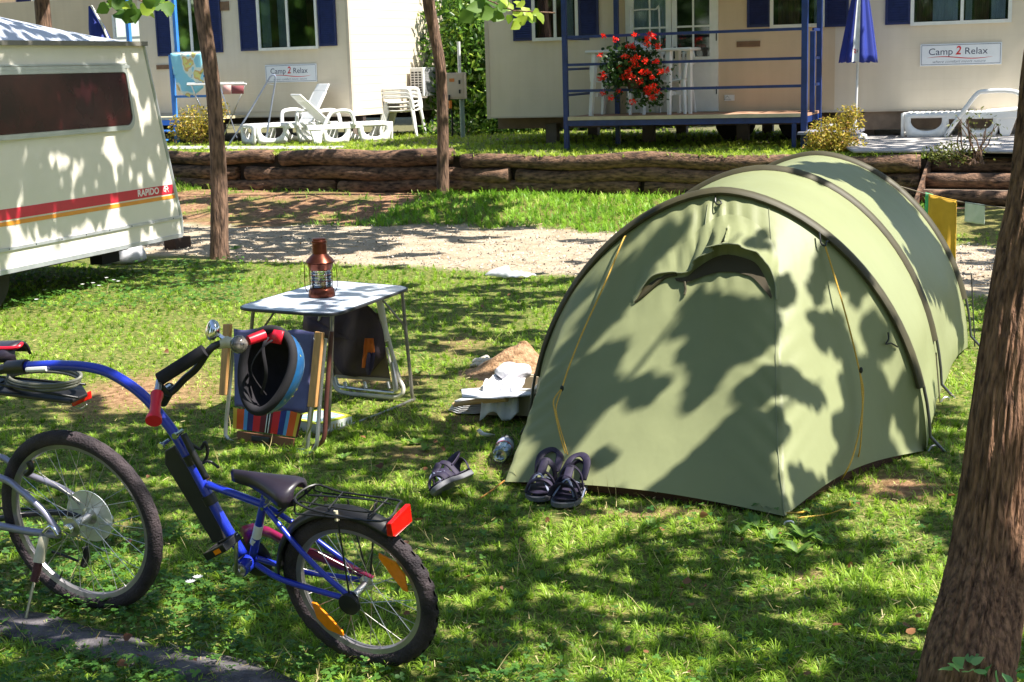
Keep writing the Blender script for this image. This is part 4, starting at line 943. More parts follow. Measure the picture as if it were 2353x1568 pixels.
MB().grid([[C7(x, y, .12+.01*sin(x*.2)) for x in np.linspace(xa, xb, 6)] for (xa, xb, y) in ((1115, 1170, 738), (1108, 1178, 790), (1105, 1182, 830), (1098, 1130, 880), (1095, 1112, 940))]).build('orange_lining', M('orange_cloth', (.62, .14, .02), .8), jk, smooth='full', solid=.004)
MB().grid([[C7(x, y, .13+.01*sin(x*.15)) for x in np.linspace(xa, xb, 6)] for (xa, xb, y) in ((1135, 1185, 835), (1125, 1180, 880), (1118, 1172, 930), (1130, 1150, 990))]).build('cuff', M('jacket_navy', (.03, .02, .06), .8), jk, smooth='full', solid=.004)
# board game box on the grass
bx_ = [G(*q6(*q)) for q in ((845, 1392), (1030, 1335), (1068, 1290), (905, 1248))]
bb = T('game_box', 'flat yellow and green board game box lying on the grass beside the striped chair', 'box', sum(bx_, Vector())/4)
P_ = [Vector((p.x, p.y, .004)) for p in bx_]; P_ = [G(*q6(*q)) for q in ((820, 1395), (1030, 1338), (1068, 1295), (890, 1300))]
b0, b1 = G(*q6(845, 1388)), G(*q6(1030, 1338)); be = (b1-b0); bd = Vector((-be.y, be.x, 0)).normalized()*.27
cor = [b0-be*.25, b1, b1+bd, b0-be*.25+bd]
MB().prism([Vector((p.x, p.y, .004)) for p in cor], (0, 0, .055)).build('box_side', M('box_white', (.70, .74, .72), .5), bb, False, bevel=.002)
MB().prism([Vector((p.x, p.y, .060)) for p in cor], (0, 0, .006)).build('box_lid', M('lid_art', (.55, .70, .05), .4, var=.0, scale=9, col2=(.75, .72, .08)), bb, False)
ci = [lerp(p, sum(cor, Vector())/4, .22) for p in cor]; MB().prism([Vector((p.x, p.y, .0665)) for p in ci], (0, 0, .001)).build('lid_picture', M('lid_pic', (.15, .4, .6), .4, scale=14, var=.2, col2=(.7, .75, .7)), bb, False)
mk_ = MB(); dn = -bd.normalized()
for i, c_ in enumerate((.15, .3, .42, .6, .78, .9)): mk_.add([b0+be*(c_-.03)+dn*.003+Vector((0, 0, .015)), b0+be*(c_+.03)+dn*.003+Vector((0, 0, .012)), b0+be*(c_+.025)+dn*.003+Vector((0, 0, .045)), b0+be*(c_-.02)+dn*.003+Vector((0, 0, .04))], [(0, 1, 2, 3)])
mk_.build('box_print', M('print_mix', (.75, .5, .05), .5, scale=12, var=0, col2=(.05, .25, .2)), bb, False)
# ================================================ BICYCLES
rubber = M('tyre_rubber', (.020, .013, .021), .75, var=.45, scale=9, bump=.5, bscale=130, col2=(.060, .042, .048))
rimm = M('rim_alloy', (.36, .34, .36), .35, .75, var=.12, scale=10); spoke_m = M('spoke_steel', (.55, .53, .5), .3, .9, var=.1)
blue_fr = M('blue_bike_paint', (.012, .030, .42), .28, var=.12, scale=10, coat=.5); silver_fr = M('silver_bike_paint', (.33, .32, .42), .35, .5, var=.1)
orange_rf = M('orange_reflector', (.95, .26, .008), .2, var=.1, scale=60, coat=.5); red_rf = M('red_reflector', (.62, .008, .006), .2, var=.15, scale=60, coat=.5)
def wheel(root, c, n, ro, tr, knob=.004, spokes=28, hubr=.018, hw=.05, nk=84):
    n = n.normalized(); q = Vector((0, 0, 1)); u = (q-n*q.dot(n)).normalized(); v = n.cross(u)
    def P(a, r, o=0.): return c+(u*cos(a)+v*sin(a))*r+n*o
    NS = 144; rc = ro-tr; mb = MB(); k0 = 0; nt_ = 14
    rows = []
    for i in range(NS+1):
        a = 2*pi*i/NS; r = []
        for j in range(nt_+1):
            t = 2*pi*j/nt_; o_ = max(0, cos(t)); kb = knob*(1 if (i//2+(j//2)) % 2 == 0 else 0)*(o_ > .25)
            r.append(P(a, rc+(tr+kb)*cos(t), (tr*.95+kb*.5)*sin(t)))
        rows.append(r)
    tyre = MB().grid(rows).build('wheel', rubber, root, smooth='full' if knob < .002 else True)
    prof = [(rc-tr*.55, -tr*.62), (rc-tr*.75, -tr*.55), (rc-tr*1.35, -tr*.35), (rc-tr*1.5, 0), (rc-tr*1.35, tr*.35), (rc-tr*.75, tr*.55), (rc-tr*.55, tr*.62)]
    mb = MB(); k = MB()
    rows = [[P(2*pi*i/72, r, o) for r, o in prof] for i in range(73)]; k.grid(rows).build('rim', rimm, tyre, smooth=True)
    hb = MB().lathe([(.005, -hw-.02), (.012, -hw-.018), (.012, -hw-.004), (hubr*1.7, -hw), (hubr*1.7, -hw+.004), (hubr*.8, -hw+.012), (hubr*.8, hw-.012), (hubr*1.7, hw-.004), (hubr*1.7, hw), (.012, hw+.004), (.012, hw+.02), (.005, hw+.022)], c, n, 20)
    hb.build('hub', steel, tyre)
    sp = MB()
    for i in range(spokes):
        a = 2*pi*i/spokes; sd = 1 if i % 2 else -1; tw_ = .9 if (i//2) % 2 else -.9; sp.tube([P(a+tw_, hubr*1.5, sd*(hw-.003)), P(a, rc-tr*1.4, sd*.004)], .0013, 4, caps=False)
    sp.build('spokes', spoke_m, tyre)
    MB().tube([P(2.6, rc-tr*1.4), P(2.6, rc-tr*1.4-.035)], .003, 6).build('valve', blackp, tyre)
    return tyre, P
tc_ = Vector((-.537, 4.585, .289)); tn = -Vector((.435, .873, .21)).normalized()
pc_ = Vector((-1.645, 5.2, .365)); pn3 = -Vector((.40, .908, .118)).normalized()
def B1(x, y, o=0.): return PL(x, y, tc_, tn, o)
def K(x, y): return 330.5+.3783*x, 975+.3783*y
def BK(x, y, o=0.): return B1(*K(x, y), o)
tb = T('trailer_bike', 'blue child trailer bicycle with black saddle, rear rack and red handlebar grips', 'bicycle', (tc_.x, tc_.y, 0))
tyre, WP = wheel(tb, tc_, tn, .293, .029, .006, 28, .016, .05)
for a0 in (-1.00, 2.3):
    A_ = [WP(a0-.40, .206, .012), WP(a0-.12, .226, .012), WP(a0+.12, .226, .012), WP(a0+.40, .206, .012), WP(a0+.36, .190, .012), WP(a0, .176, .012), WP(a0-.36, .190, .012)]
    MB().prism(A_, tn*.008).build('spoke_reflector', orange_rf, tyre, False, bevel=.002)
def tub(pts, r, nm='frame_tube', m=blue_fr, root=tb, k=5, n=12): return MB().tube(cr(pts, k) if len(pts) > 2 else pts, r, n).build(nm, m, root, smooth='full')
bb_ = BK(620, 850)
tub([B1(62, 842), B1(130, 840), B1(195, 843), B1(246, 855), B1(297, 884), B1(334, 914), B1(366, 951), B1(408, 1008), BK(365, 380), BK(480, 590), BK(600, 790)], .0185, 'main_tube', k=5)
tub([BK(385, 365), BK(560, 428), BK(735, 492)], .0135, 'top_tube')
tub([BK(738, 440), BK(700, 610), BK(665, 790)], .0145, 'seat_tube')
MB().tube([BK(700, 610), BK(684, 685)], .0165, 12).build('white_band', white_pl, tb); MB().tube([BK(679, 692), BK(670, 722)], .0158, 12).build('white_band', white_pl, tb)
MB().lathe([(.030, -.036), (.030, .036)], bb_, tn, 20).build('bottom_bracket', blue_fr, tb); MB().lathe([(.026, .036), (.026, .044), (.014, .05), (.012, .056)], bb_, tn, 20).build('axle_nut', steel, tb)
hN = PL(*K(1240, 1095), tc_, tn, .062); 
tub([BK(742, 512, .015), BK(920, 730, .045), BK(1080, 900, .055), tc_+tn*.06+Vector((0, 0, .01))], .0095, 'seat_stay', k=5); tub([BK(760, 505, -.015), BK(900, 595, -.03), BK(1100, 740, -.055), tc_-tn*.06+Vector((0, 0, .01))], .0095, 'seat_stay')
tub([BK(680, 850, .02), BK(800, 925, .045), BK(930, 975, .052), tc_+tn*.06], .0105, 'chain_stay'); tub([BK(680, 810, -.02), BK(800, 850, -.045), BK(1000, 900, -.055), tc_-tn*.06], .0105, 'chain_stay')
MB().lathe([(.010, .055), (.036, .057), (.040, .062), (.038, .074), (.010, .078)], tc_+Vector((.0, 0, -.012)), tn, 24).build('axle_cap', blackp, tb)
# chain guard on the far side
cgm = M('magenta_plastic', (.20, .008, .055), .3, var=.15, coat=.3)
lo__ = [(585, 650), (600, 620), (660, 600), (760, 625), (860, 680), (1000, 745), (1120, 790), (1260, 850), (1400, 925)]; hi__ = [(640, 770), (660, 720), (700, 670), (770, 690), (850, 740), (980, 800), (1090, 840), (1220, 890), (1380, 950)]
MB().grid([[BK(x, y, -.055) for x, y in lo__], [BK(x, y, -.042) for x, y in [((a+c)/2, (b+d)/2-4) for (a, b), (c, d) in zip(lo__, hi__)]], [BK(x, y, -.055) for x, y in hi__]]).build('chain_guard', cgm, tb, smooth='full', solid=.004)
# crank and pedal
tub([bb_+tn*.058, BK(560, 664, .07)], .0075, 'crank', steel); pcn = BK(478, 742, .105); e1_ = (BK(560, 680, .08)-BK(380, 770, .08)).normalized(); e2_ = tn
pd_ = MB()
def pdl(u0, u1, v0, v1, w0, w1, mb): e3_ = e1_.cross(e2_); return mb.box(u0, u1, v0, v1, w0, w1, lambda v: pcn+e1_*v.x+e2_*v.y+e3_*v.z)
for a_ in ((-.052, .052, -.045, -.030, -.014, .014), (-.052, .052, .030, .045, -.014, .014), (-.055, -.038, -.045, .045, -.014, .014), (.038, .055, -.045, .045, -.014, .014), (-.04, .04, -.006, .006, -.01, .01)): pdl(*a_, pd_)
pdo = pd_.build('pedal', blackp, tb, False, bevel=.003); r_ = MB(); pdl(.0, .030, .0452, .048, -.008, .008, r_); r_.build('pedal_reflector', orange_rf, pdo, False)
tub([bb_-tn*.05, bb_-tn*.06+(bb_-pcn)*.8], .0075, 'crank', steel)
MB().lathe([(.02, -.046), (.075, -.046), (.078, -.048), (.075, -.05), (.02, -.05)], bb_, tn, 28).build('chainring', blackp, tb)
# dark guard plate in front of the main tube
gp = [(383, 1033), (404, 1022), (420, 1050), (455, 1105), (489, 1162), (512, 1212), (521, 1240), (494, 1246), (383, 1064)]
MB().prism([B1(x, y, -.035) for x, y in gp], tn*.012).build('splash_guard', M('guard_plastic', (.022, .020, .027), .5, var=.2), tb, False, bevel=.004)
for p_ in (((400, 455), .022), ((290, 210), .023)): c_ = BK(*p_[0]); d_x = (BK(480, 590)-BK(365, 380)).normalized(); MB().tube([c_-d_x*.018, c_+d_x*.018], p_[1]+.003, 12).build('clamp', blackp, tb)
tub([BK(250, 90, .01), BK(300, 130, .0), BK(345, 150, -.02), BK(372, 110, -.03), BK(388, 170, -.03), BK(360, 235, -.02), BK(300, 200, 0)], .006, 'lock_bracket', blackp); tub([BK(360, 225, -.02), BK(410, 230, -.03), BK(455, 265, -.04)], .005, 'lock_bracket', blackp)
tub([BK(240, 60, .02), BK(310, 200, .024), BK(380, 330, .022)], .012, 'cable_sleeve', blackp)
for q_ in ((150, 100), (235, 40)): c_ = BK(*q_, .01); MB().lathe([(.008, 0), (.008, .035), (.012, .036), (.012, .045)], c_, tn, 10).build('quick_release', chrome, tb)
# saddle
def saddle(root, nose, rear, tip, wid, C_, m, thick=.045):
    ax = (rear-nose); L = ax.length; ax.normalize(); wv = (C_-C_*0); upv = ax.cross(wv).normalized(); upv = upv if upv.z > 0 else -upv; rows = []
    for i in range(15):
        u = i/14; hw_ = wid*(.16+.84*max(0, (u-.25)/.75)**1.3*(1 if u < .85 else 1-(u-.85)*1.6)) if u > .25 else wid*.16*(.6+.4*sin(pi*min(u/.25, 1)*.5)); r = []
        if u in (0., 1.): hw_ *= .55
        for j in range(13):
            t = pi*j/12; r.append(nose+ax*L*u+wv*(hw_*cos(t))+upv*(-.012-thick*(.7+.5*u)*(1-sin(t)**.6)+.006*sin(pi*u)))
        rows.append(r)
    s_ = MB().grid(rows); k = len(s_.v); 
    return s_.build('saddle', m, root, smooth='full', solid=.01)
sadm = M('saddle_vinyl', (.022, .016, .026), .38, var=.2, coat=.15)
saddle(tb, BK(535, 262, .0), BK(935, 345, 0.), None, .088, tn, sadm, .05)
MB().tube([BK(742, 470), BK(748, 400)], .012, 10).build('seat_post', steel, tb)
MB().lathe([(.007, -.03), (.007, .03)], BK(745, 490), tn, 8).build('seat_bolt', chrome, tb)
# mudguard
rows = [[WP(-.62+2.1*i/39, .322-.026*(1-cos(-1.25+2.5*j/8))*1.5, .037*sin(-1.25+2.5*j/8)) for j in range(9)] for i in range(40)]
mg = MB().grid(rows).build('mudguard', blackp, tb, smooth='full', solid=.003)
for o_ in (.045, -.045): MB().tube([tc_+tn*(o_*1.35), WP(.02, .325, o_*.8)], .0032, 6).build('mudguard_stay', blackp, mg)
MB().tube([WP(.02, .29, .042), WP(.02, .325, .038)], .0075, 8).build('stay_cap', M('ivory_plastic', (.6, .55, .4), .4), mg)
# rear rack: flat wire carrier above the wheel
ra, rb_, rc_, rd_ = [BK(940, 440, .05), BK(1040, 362, -.055), BK(1540, 462, -.055), BK(1430, 592, .055)]
rk = [BK(915, 455, .05), BK(1040, 368, -.06), BK(1200, 412, -.06), BK(1530, 460, -.06), BK(1545, 490, -.02), BK(1440, 590, .06), BK(1060, 530, .055)]
rack = MB().tube(cr(rk, 4, closed=True), .0042, 6, closed=True).build('rack', blackp, tb)
def rw(P_, r=.0032): MB().tube(cr([BK(*p) for p in P_], 4) if len(P_) > 2 else [BK(*p) for p in P_], r, 6).build('rack_wire', blackp, rack)
rw(((950, 470, .03), (1350, 535, .03), (1400, 490, .0), (1380, 460, -.02), (1000, 430, -.02))); rw(((1080, 420, -.05), (1000, 500, .05))); rw(((1210, 412, -.06), (1120, 515, .055))); rw(((1480, 455, -.06), (1360, 575, .055)))
rw(((1040, 368, -.06), (1055, 410, -.06), (1300, 445, -.06), (1500, 485, -.03)))
rw(((915, 455, .05), (860, 510, .03), (790, 585, .018)), .0045); rw(((1040, 368, -.06), (960, 440, -.04), (800, 540, -.018)), .004)
rw(((925, 460, .05), (920, 540, .05), (1000, 550, .05), (1380, 590, .055)))
MB().tube([BK(1410, 480, -.05), tc_-tn*.07], .0035, 6).build('rack_stay', blackp, rack)
rl = [BK(1500, 585, .04), BK(1470, 610, .06), BK(1475, 680, .06), BK(1500, 678, .05), BK(1598, 590, -.04), BK(1600, 530, -.05), BK(1590, 482, -.05)]
MB().prism([BK(1468, 605, .05), BK(1478, 683, .05), BK(1500, 684, .045), BK(1602, 592, -.035), BK(1588, 482, -.035)], (BK(1500, 600)-BK(1470, 600)).normalized()*.02).build('rear_reflector', red_rf, tb, False, bevel=.004)
# handlebar
foam = M('foam_grip', (.010, .009, .013), .85, var=.3, scale=20); redg = M('red_grip', (.62, .010, .03), .35, var=.1)
gl0, gl1 = B1(353, 968, .20), B1(361, 905, .10)
MB().tube([B1(360, 916, .12), B1(366, 874, .05)], .0115, 10).build('handlebar', steel, tb)
MB().tube([gl0, lerp(gl0, gl1, .12), lerp(gl0, gl1, .3), lerp(gl0, gl1, .7), lerp(gl0, gl1, .92), gl1], [.027, .026, .018, .017, .021, .021], 16).build('grip', redg, tb)
MB().tube([B1(366, 872, .05), B1(470, 806, -.04)], .0225, 14).build('foam_pad', foam, tb)
MB().tube(cr([B1(368, 888, .06), B1(390, 903, .02), B1(425, 870, -.02), B1(452, 846, -.04), B1(480, 806, -.06), B1(498, 793, -.08), B1(522, 788, -.10)], 5), .0125, 10).build('bar_bend', blackp, tb)
MB().tube([B1(372, 925, .0), B1(392, 890, .0)], .02, 12).build('stem', blackp, tb); MB().lathe([(.01, .0), (.01, .03)], B1(390, 888), tn, 8).build('stem_bolt', chrome, tb)
MB().tube([B1(498, 795, -.085), B1(522, 786, -.10), B1(545, 792, -.10)], [.013, .020, .016], 12).build('horn_mount', M('ivory_plastic', (.6, .55, .4), .4), tb)
hc = B1(549, 792, -.06); MB().ball(hc, .030, 20, 14).build('horn_bulb', M('horn_dark', (.012, .012, .02), .12, var=.5, scale=60, col2=(.25, .22, .2), coat=.6), tb, smooth='full')
MB().tube([hc-tn*.02+Vector((.02, 0, .005)), hc-tn*.06+Vector((.05, 0, .008))], [.017, .019], 12).build('grip', redg, tb)
MB().tube([B1(522, 784, -.10), B1(495, 765, -.10)], .008, 8).build('bell_arm', chrome, tb)
bc = B1(488, 759, -.10); MB().lathe([(.0, -.022), (.02, -.02), (.034, -.008), (.036, .004), (.034, .010), (.02, .016), (0, .017)], bc, (cR*-.75-cF*.5+cU*.15), 22).build('bell', chrome, tb, smooth='full')
# hitch
MB().tube([B1(20, 845), B1(62, 842)], .026, 10).build('hitch', blackp, tb); MB().tube([B1(-40, 858), B1(20, 846)], .018, 8).build('hitch', blackp, tb)
MB().tube([B1(62, 850, .02), B1(108, 848, .02)], .009, 8).build('hitch_pin', wfr, tb)
# helmet hanging on the far grip
hm = T('child_helmet', 'child bicycle helmet with blue shell and black lining hanging upside down from the handlebar', 'helmet', B1(612, 845, -.16))
O = Vector(base(hm)); Ax = (cF*.86+cR*.48-cU*.16).normalized(); Uu = (cU+cR*.18); Uu = (Uu-Ax*Uu.dot(Ax)).normalized(); Wv = Ax.cross(Uu); Wv = Wv if Wv.dot(cR) > 0 else -Wv
def hp(t, s, k=1., o=0.): ph = pi/2*s; return O+Uu*(.150*k*cos(ph)**.85*cos(t)-.01*cos(t)**2)+Wv*(.112*k*cos(ph)**.85*sin(t)*(1+.12*cos(t)))+Ax*(.135*k*sin(ph)+o)
ts = [2*pi*i/40 for i in range(41)]
MB().grid([[hp(t, min(s, .995)) for t in ts] for s in np.linspace(0, 1, 14)]).build('shell', M('helmet_blue', (.008, .08, .25), .3, var=.06, scale=40, col2=(.012, .12, .33), coat=.3), hm, smooth='full')
MB().grid([[hp(t, min(s, .995), .86) for t in ts] for s in np.linspace(0, 1, 10)]).build('lining', M('foam_black', (.010, .008, .012), .9, var=.4, scale=30), hm, smooth='full')
MB().tube([lerp(hp(t, 0), hp(t, 0, .86), .45) for t in ts[:-1]], .0155, 10, closed=True, sx=1.).build('rim', foam, hm, smooth='full')
yp = MB()
for i in range(34):
    t = random.uniform(0, 2*pi); s_ = random.uniform(.1, .8); p_ = hp(t, s_, 1.012); n_ = (p_-O).normalized(); a_ = n_.orthogonal().normalized(); b_ = n_.cross(a_); r_ = random.uniform(.004, .008); yp.add([p_+(a_*cos(k*1.257)+b_*sin(k*1.257))*r_*(1 if k % 2 else .6) for k in range(5)], [(0, 1, 2, 3, 4)])
yp.build('shell_print', M('yellow_print', (.75, .62, .05), .4), hm, False)
for q in (((-.35, .2), (.5, -.3)), ((.4, .1), (-.6, .25))): MB().tube(cr([O+Uu*.10+Wv*.04*q[0][0]-Ax*.01, O+Uu*.06+Wv*.05*q[0][1]-Ax*.05, O-Uu*.02+Wv*.06*q[1][0]-Ax*.03, O-Uu*.09+Wv*.04*q[1][1]+Ax*.02], 5), .006, 6, sx=.35).build('strap', M('black_strap', (.012, .01, .014), .8), hm)
MB().grid([[O+Uu*u+Wv*v-Ax*(.008+.02*sin(v*30)) for v in (-.03, 0, .03, .06)] for u in (.085, .11, .13)]).build('red_pad', redg, hm, smooth='full', solid=.006)
# ---- parent bicycle (only its rear part is in the picture)
def B2(x, y, o=0.): return PL(x, y, pc_, pn3, o)
ab2 = T('adult_bicycle', 'silver adult bicycle at the left edge with rear wheel, kickstand and loaded carrier', 'bicycle', (pc_.x, pc_.y, 0))
tyre2, WQ = wheel(ab2, pc_, pn3, .366, .029, .0015, 32, .022, .055)
def t2(P_, r, nm, m=silver_fr, n=12): return MB().tube(cr([B2(*p) for p in P_], 5) if len(P_) > 2 else [B2(*p) for p in P_], r, n).build(nm, m, ab2, smooth='full')
t2(((-420, 1085, .05), (-150, 1065, .05), (0, 1098, .05), (46, 1127, .055), (93, 1168, .06), (118, 1200, .062), (136, 1226, .062)), .0135, 'seat_stay'); t2(((-420, 1085, -.05), (-60, 1040, -.05), (60, 1089, -.05), (130, 1117, -.055), (165, 1137, -.06), (186, 1156, -.062), (228, 1196, -.066)), .0125, 'seat_stay')
t2(((-420, 1280, .05), (-60, 1200, .05), (0, 1209, .055), (70, 1222, .06), (136, 1229, .062)), .015, 'chain_stay')
t2(((-420, 1280, -.02), (60, 1182, -.04), (228, 1198, -.066)), .012, 'chain_stay', M('dark_stay', (.03, .03, .04), .4))
t2(((-420, 1285, 0), (-430, 870, 0)), .018, 'seat_tube'); t2(((-425, 870, 0), (-900, 960, 0)), .02, 'top_tube'); t2(((-420, 1290, 0), (-900, 1020, 0)), .022, 'down_tube')
MB().lathe([(.02, -.050), (.105, -.050), (.105, -.052), (.02, -.052)], pc_, pn3, 36).build('spoke_guard', glassmat('guard_disc', (.44, .36, .27), .5, -.045), ab2, False)
MB().lathe([(.02, -.056), (.05, -.056), (.05, -.078), (.035, -.08)], pc_, pn3, 24).build('cassette', M('dark_steel', (.06, .05, .05), .5, .7), ab2)
t2(((100, 1225, .07), (118, 1210, .07), (134, 1232, .075)), .009, 'quick_release', chrome); MB().lathe([(.012, .06), (.02, .064), (.018, .082), (.006, .086)], pc_, pn3, 16).build('axle_nut', chrome, ab2)
kt = B2(102, 1232, .065); kb_ = G(56, 1437); kb_.z = .0
MB().tube([kt, lerp(kt, kb_, .3)], [.020, .022], 10).build('kickstand_block', M('ivory_plastic', (.6, .55, .4), .4), ab2); MB().tube([lerp(kt, kb_, .28+.004*i) for i in range(60)], [.015+.003*(i % 4 < 2) for i in range(60)], 10).build('kickstand_spring', M('spring_red', (.10, .03, .03), .5), ab2)
MB().tube([lerp(kt, kb_, .5), kb_], .006, 8).build('kickstand', M('stand_alu', (.45, .42, .30), .35, .7), ab2)
t2(((120, 1268, -.06), (150, 1278, -.06), (180, 1290, -.06)), .006, 'chain', blackp, 6); t2(((0, 1168, -.06), (90, 1172, -.06), (185, 1190, -.06)), .005, 'chain', blackp, 6)
t2(((196, 1258, -.07), (199, 1275, -.07), (192, 1300, -.07)), .014, 'derailleur', blackp); t2(((222, 1180, -.1), (238, 1200, -.11), (250, 1225, -.1), (243, 1240, -.1)), .004, 'cable', blackp, 6)
MB().lathe([(.010, -.02), (.026, -.018), (.024, .02), (.012, .024)], B2(243, 1197, -.1), pn3, 14).build('derailleur_body', steel, ab2)
for o_ in (.05, -.05): t2(((60, 1090, o_), (72, 1078, o_), (66, 1060, o_)), .012, 'brake_arm', blackp)
saddle(ab2, B2(-190, 792, 0), B2(44, 782, 0), None, .085, pn3, sadm, .045)
MB().tube(cr([B2(-60, 800, .06), B2(30, 800, .04), B2(50, 790, .0), B2(40, 797, -.05)], 5), .007, 8).build('saddle_rim', redg, ab2)
MB().tube(cr([B2(5, 845, 0), B2(18, 818, 0), B2(-20, 812, 0), B2(-60, 815, 0)], 4), .006, 6).build('saddle_rail', blackp, ab2); t2(((-70, 815, 0), (-60, 1090, 0)), .014, 'seat_post', steel)
cp_ = [B2(x, y, o) for x, y, o in ((-40, 905, .06), (0, 872, -.06), (190, 893, -.06), (202, 912, .0), (160, 930, .06))]
MB().prism(cp_, (0, 0, .014)).build('carrier', blackp, ab2, False, bevel=.004)
for (p_, q_) in (((0, 866, -.03), (196, 884, -.03)), ((-20, 880, .05), (180, 915, .05)), ((30, 862, -.06), (-20, 895, .06))): t2((p_, q_), .005, 'carrier_wire', blackp, 6)
cc_ = [B2(100+84*cos(t), 888+22*sin(t), .05*sin(t)) for t in np.linspace(0, 2*pi, 30)[:-1]]
cabm = M('grey_cable', (.16, .16, .13), .4, var=.1)
for dz_ in (0, .012, .02): MB().tube([p+Vector((.004*dz_*100, 0, .02+dz_)) for p in cc_], .0065, 8, closed=True).build('lock_cable', cabm, ab2)
MB().prism([B2(162, 922, .03), B2(166, 936, .03), B2(206, 918, -.02), B2(204, 900, -.02)], pn3*-.015).build('rear_light', red_rf, ab2, False, bevel=.003)
t2(((165, 934, .0), (185, 940, .0), (200, 930, .0)), .003, 'wire_clip', steel, 6)
# ================================================ SANDALS AND THINGS BY THE TENT
solem = M('sole_rubber', (.10, .10, .12), .6, var=.3, col2=(.2, .2, .22)); upm = M('sandal_upper', (.018, .012, .035), .7, var=.4, scale=30); trm = M('sandal_trim', (.16, .18, .27), .6)
def sandal(toe, heel, name, label, mirror=1, upo=None, lift=0.):
    toe = Vector(toe); heel = Vector(heel); f = (toe-heel); f.normalize(); L = .36; heel = toe-f*L; s_ = Vector((f.y, -f.x, 0)).normalized()*mirror; upv = s_.cross(f)*mirror; upv = upv if upv.z > 0 else -upv
    if upo is not None: upv = (Vector(upo)-f*f.dot(Vector(upo))).normalized(); s_ = f.cross(upv)*mirror; heel = heel+Vector((0, 0, lift)); L = .30
    r = T(name, label, 'sandal', heel)
    def S(u, v, h): return heel+f*(u*L)+s_*(v*L*1.18)+upv*(h*L+.006)
    out = [(0, .0), (.02, .09), (.10, .125), (.30, .11), (.48, .12), (.68, .165), (.84, .155), (.95, .10), (1.0, .01), (.97, -.09), (.86, -.15), (.66, -.155), (.45, -.11), (.25, -.10), (.08, -.11), (.01, -.07)]
    o2 = [(p.x, p.y) for p in cr([Vector((u, v, 0)) for u, v in out], 3, closed=True)]
    MB().prism([S(u, v, 0) for u, v in o2], upv*.026*1.0).build('sole', solem, r, True, bevel=.004)
    MB().prism([S(.02+u*.96, v*.9, .108) for u, v in o2], upv*.004).build('insole', upm, r, False)
    k = L/.28
    def strap(P_, w_=.016, m=upm): MB().tube(cr([S(*p) for p in P_], 6), w_*.85, 8, sx=.26, up=None).build('strap', m, r, smooth='full')
    strap([(.86, .15, .09), (.84, .10, .22), (.80, -.02, .26), (.78, -.12, .2), (.78, -.155, .09)], .022*k); strap([(.70, .16, .09), (.68, .10, .25), (.62, -.02, .30), (.60, -.1, .22), (.60, -.14, .09)], .022*k)
    strap([(.88, .12, .12), (.76, .04, .30), (.64, -.10, .22)], .006*k, trm); strap([(.88, -.12, .12), (.74, .0, .31), (.62, .12, .24)], .006*k, trm); strap([(.72, .0, .30), (.60, .0, .36), (.48, 0., .42)], .02*k)
    strap([(.40, .12, .09), (.44, .10, .32), (.46, .0, .42), (.44, -.09, .32), (.42, -.11, .09)], .018*k)
    strap([(.36, .11, .2), (.16, .12, .38), (.0, .03, .44), (.04, -.08, .40), (.3, -.11, .3), (.42, -.1, .26)], .017*k); strap([(.10, .12, .09), (.03, .10, .26), (-.01, .0, .34), (.03, -.09, .26), (.10, -.11, .09)], .018*k)
    strap([(.84, .15, .05), (.6, .15, .05), (.3, .115, .05), (.05, .11, .05)], .004*k, trm); strap([(.88, -.12, .10), (.95, .0, .10), (.88, .13, .10)], .004*k, trm)
    return r
z_ = Vector((0, 0, .0))
sandal(G(1232, 1158), G(1290, 1088), 'sandal', 'dark blue trekking sandal, the left one of the pair at the tent edge'); sandal(G(1290, 1172)+z_, G(1352, 1098), 'sandal', 'dark blue trekking sandal, the right one of the pair with pale sole edge', -1)
sl_ = sandal(G(985, 1168), G(1082, 1124), 'sandal', 'lone dark sandal lying on its side on the grass left of the tent', 1, (.15, .80, .35), .052)
# bottle
bA, bB_ = G(1150, 1048, .05), G(1180, 985, .05); bax = (bB_-bA); bl = bax.length
bo = T('water_bottle', 'clear plastic water bottle with a red ringed label lying against the tent edge', 'bottle', (bA.x, bA.y, 0))
MB().lathe([(.0, .012), (.02, .008), (.030, .0), (.043, .008), (.047, .03), (.044, .05), (.047, .07), (.044, .09), (.047, .11), (.047, .2), (.044, .22), (.046, .25), (.03, .29), (.015, .31), (.015, .33)], bA, bax, 24).build('body', glassmat('pet_plastic', (.80, .85, .92), .12, .22), bo, smooth='full')
MB().lathe([(.0478, .12), (.0478, .195)], bA, bax, 24, cap=False).build('label', M('bottle_label', (.60, .62, .75), .4, scale=18, col2=(.35, .38, .6)), bo); MB().lathe([(.0484, .115), (.0484, .127)], bA, bax, 24, cap=False).build('red_ring', redg, bo)
MB().lathe([(.017, .325), (.017, .345), (0, .347)], bA, bax, 14).build('cap', wfr, bo)
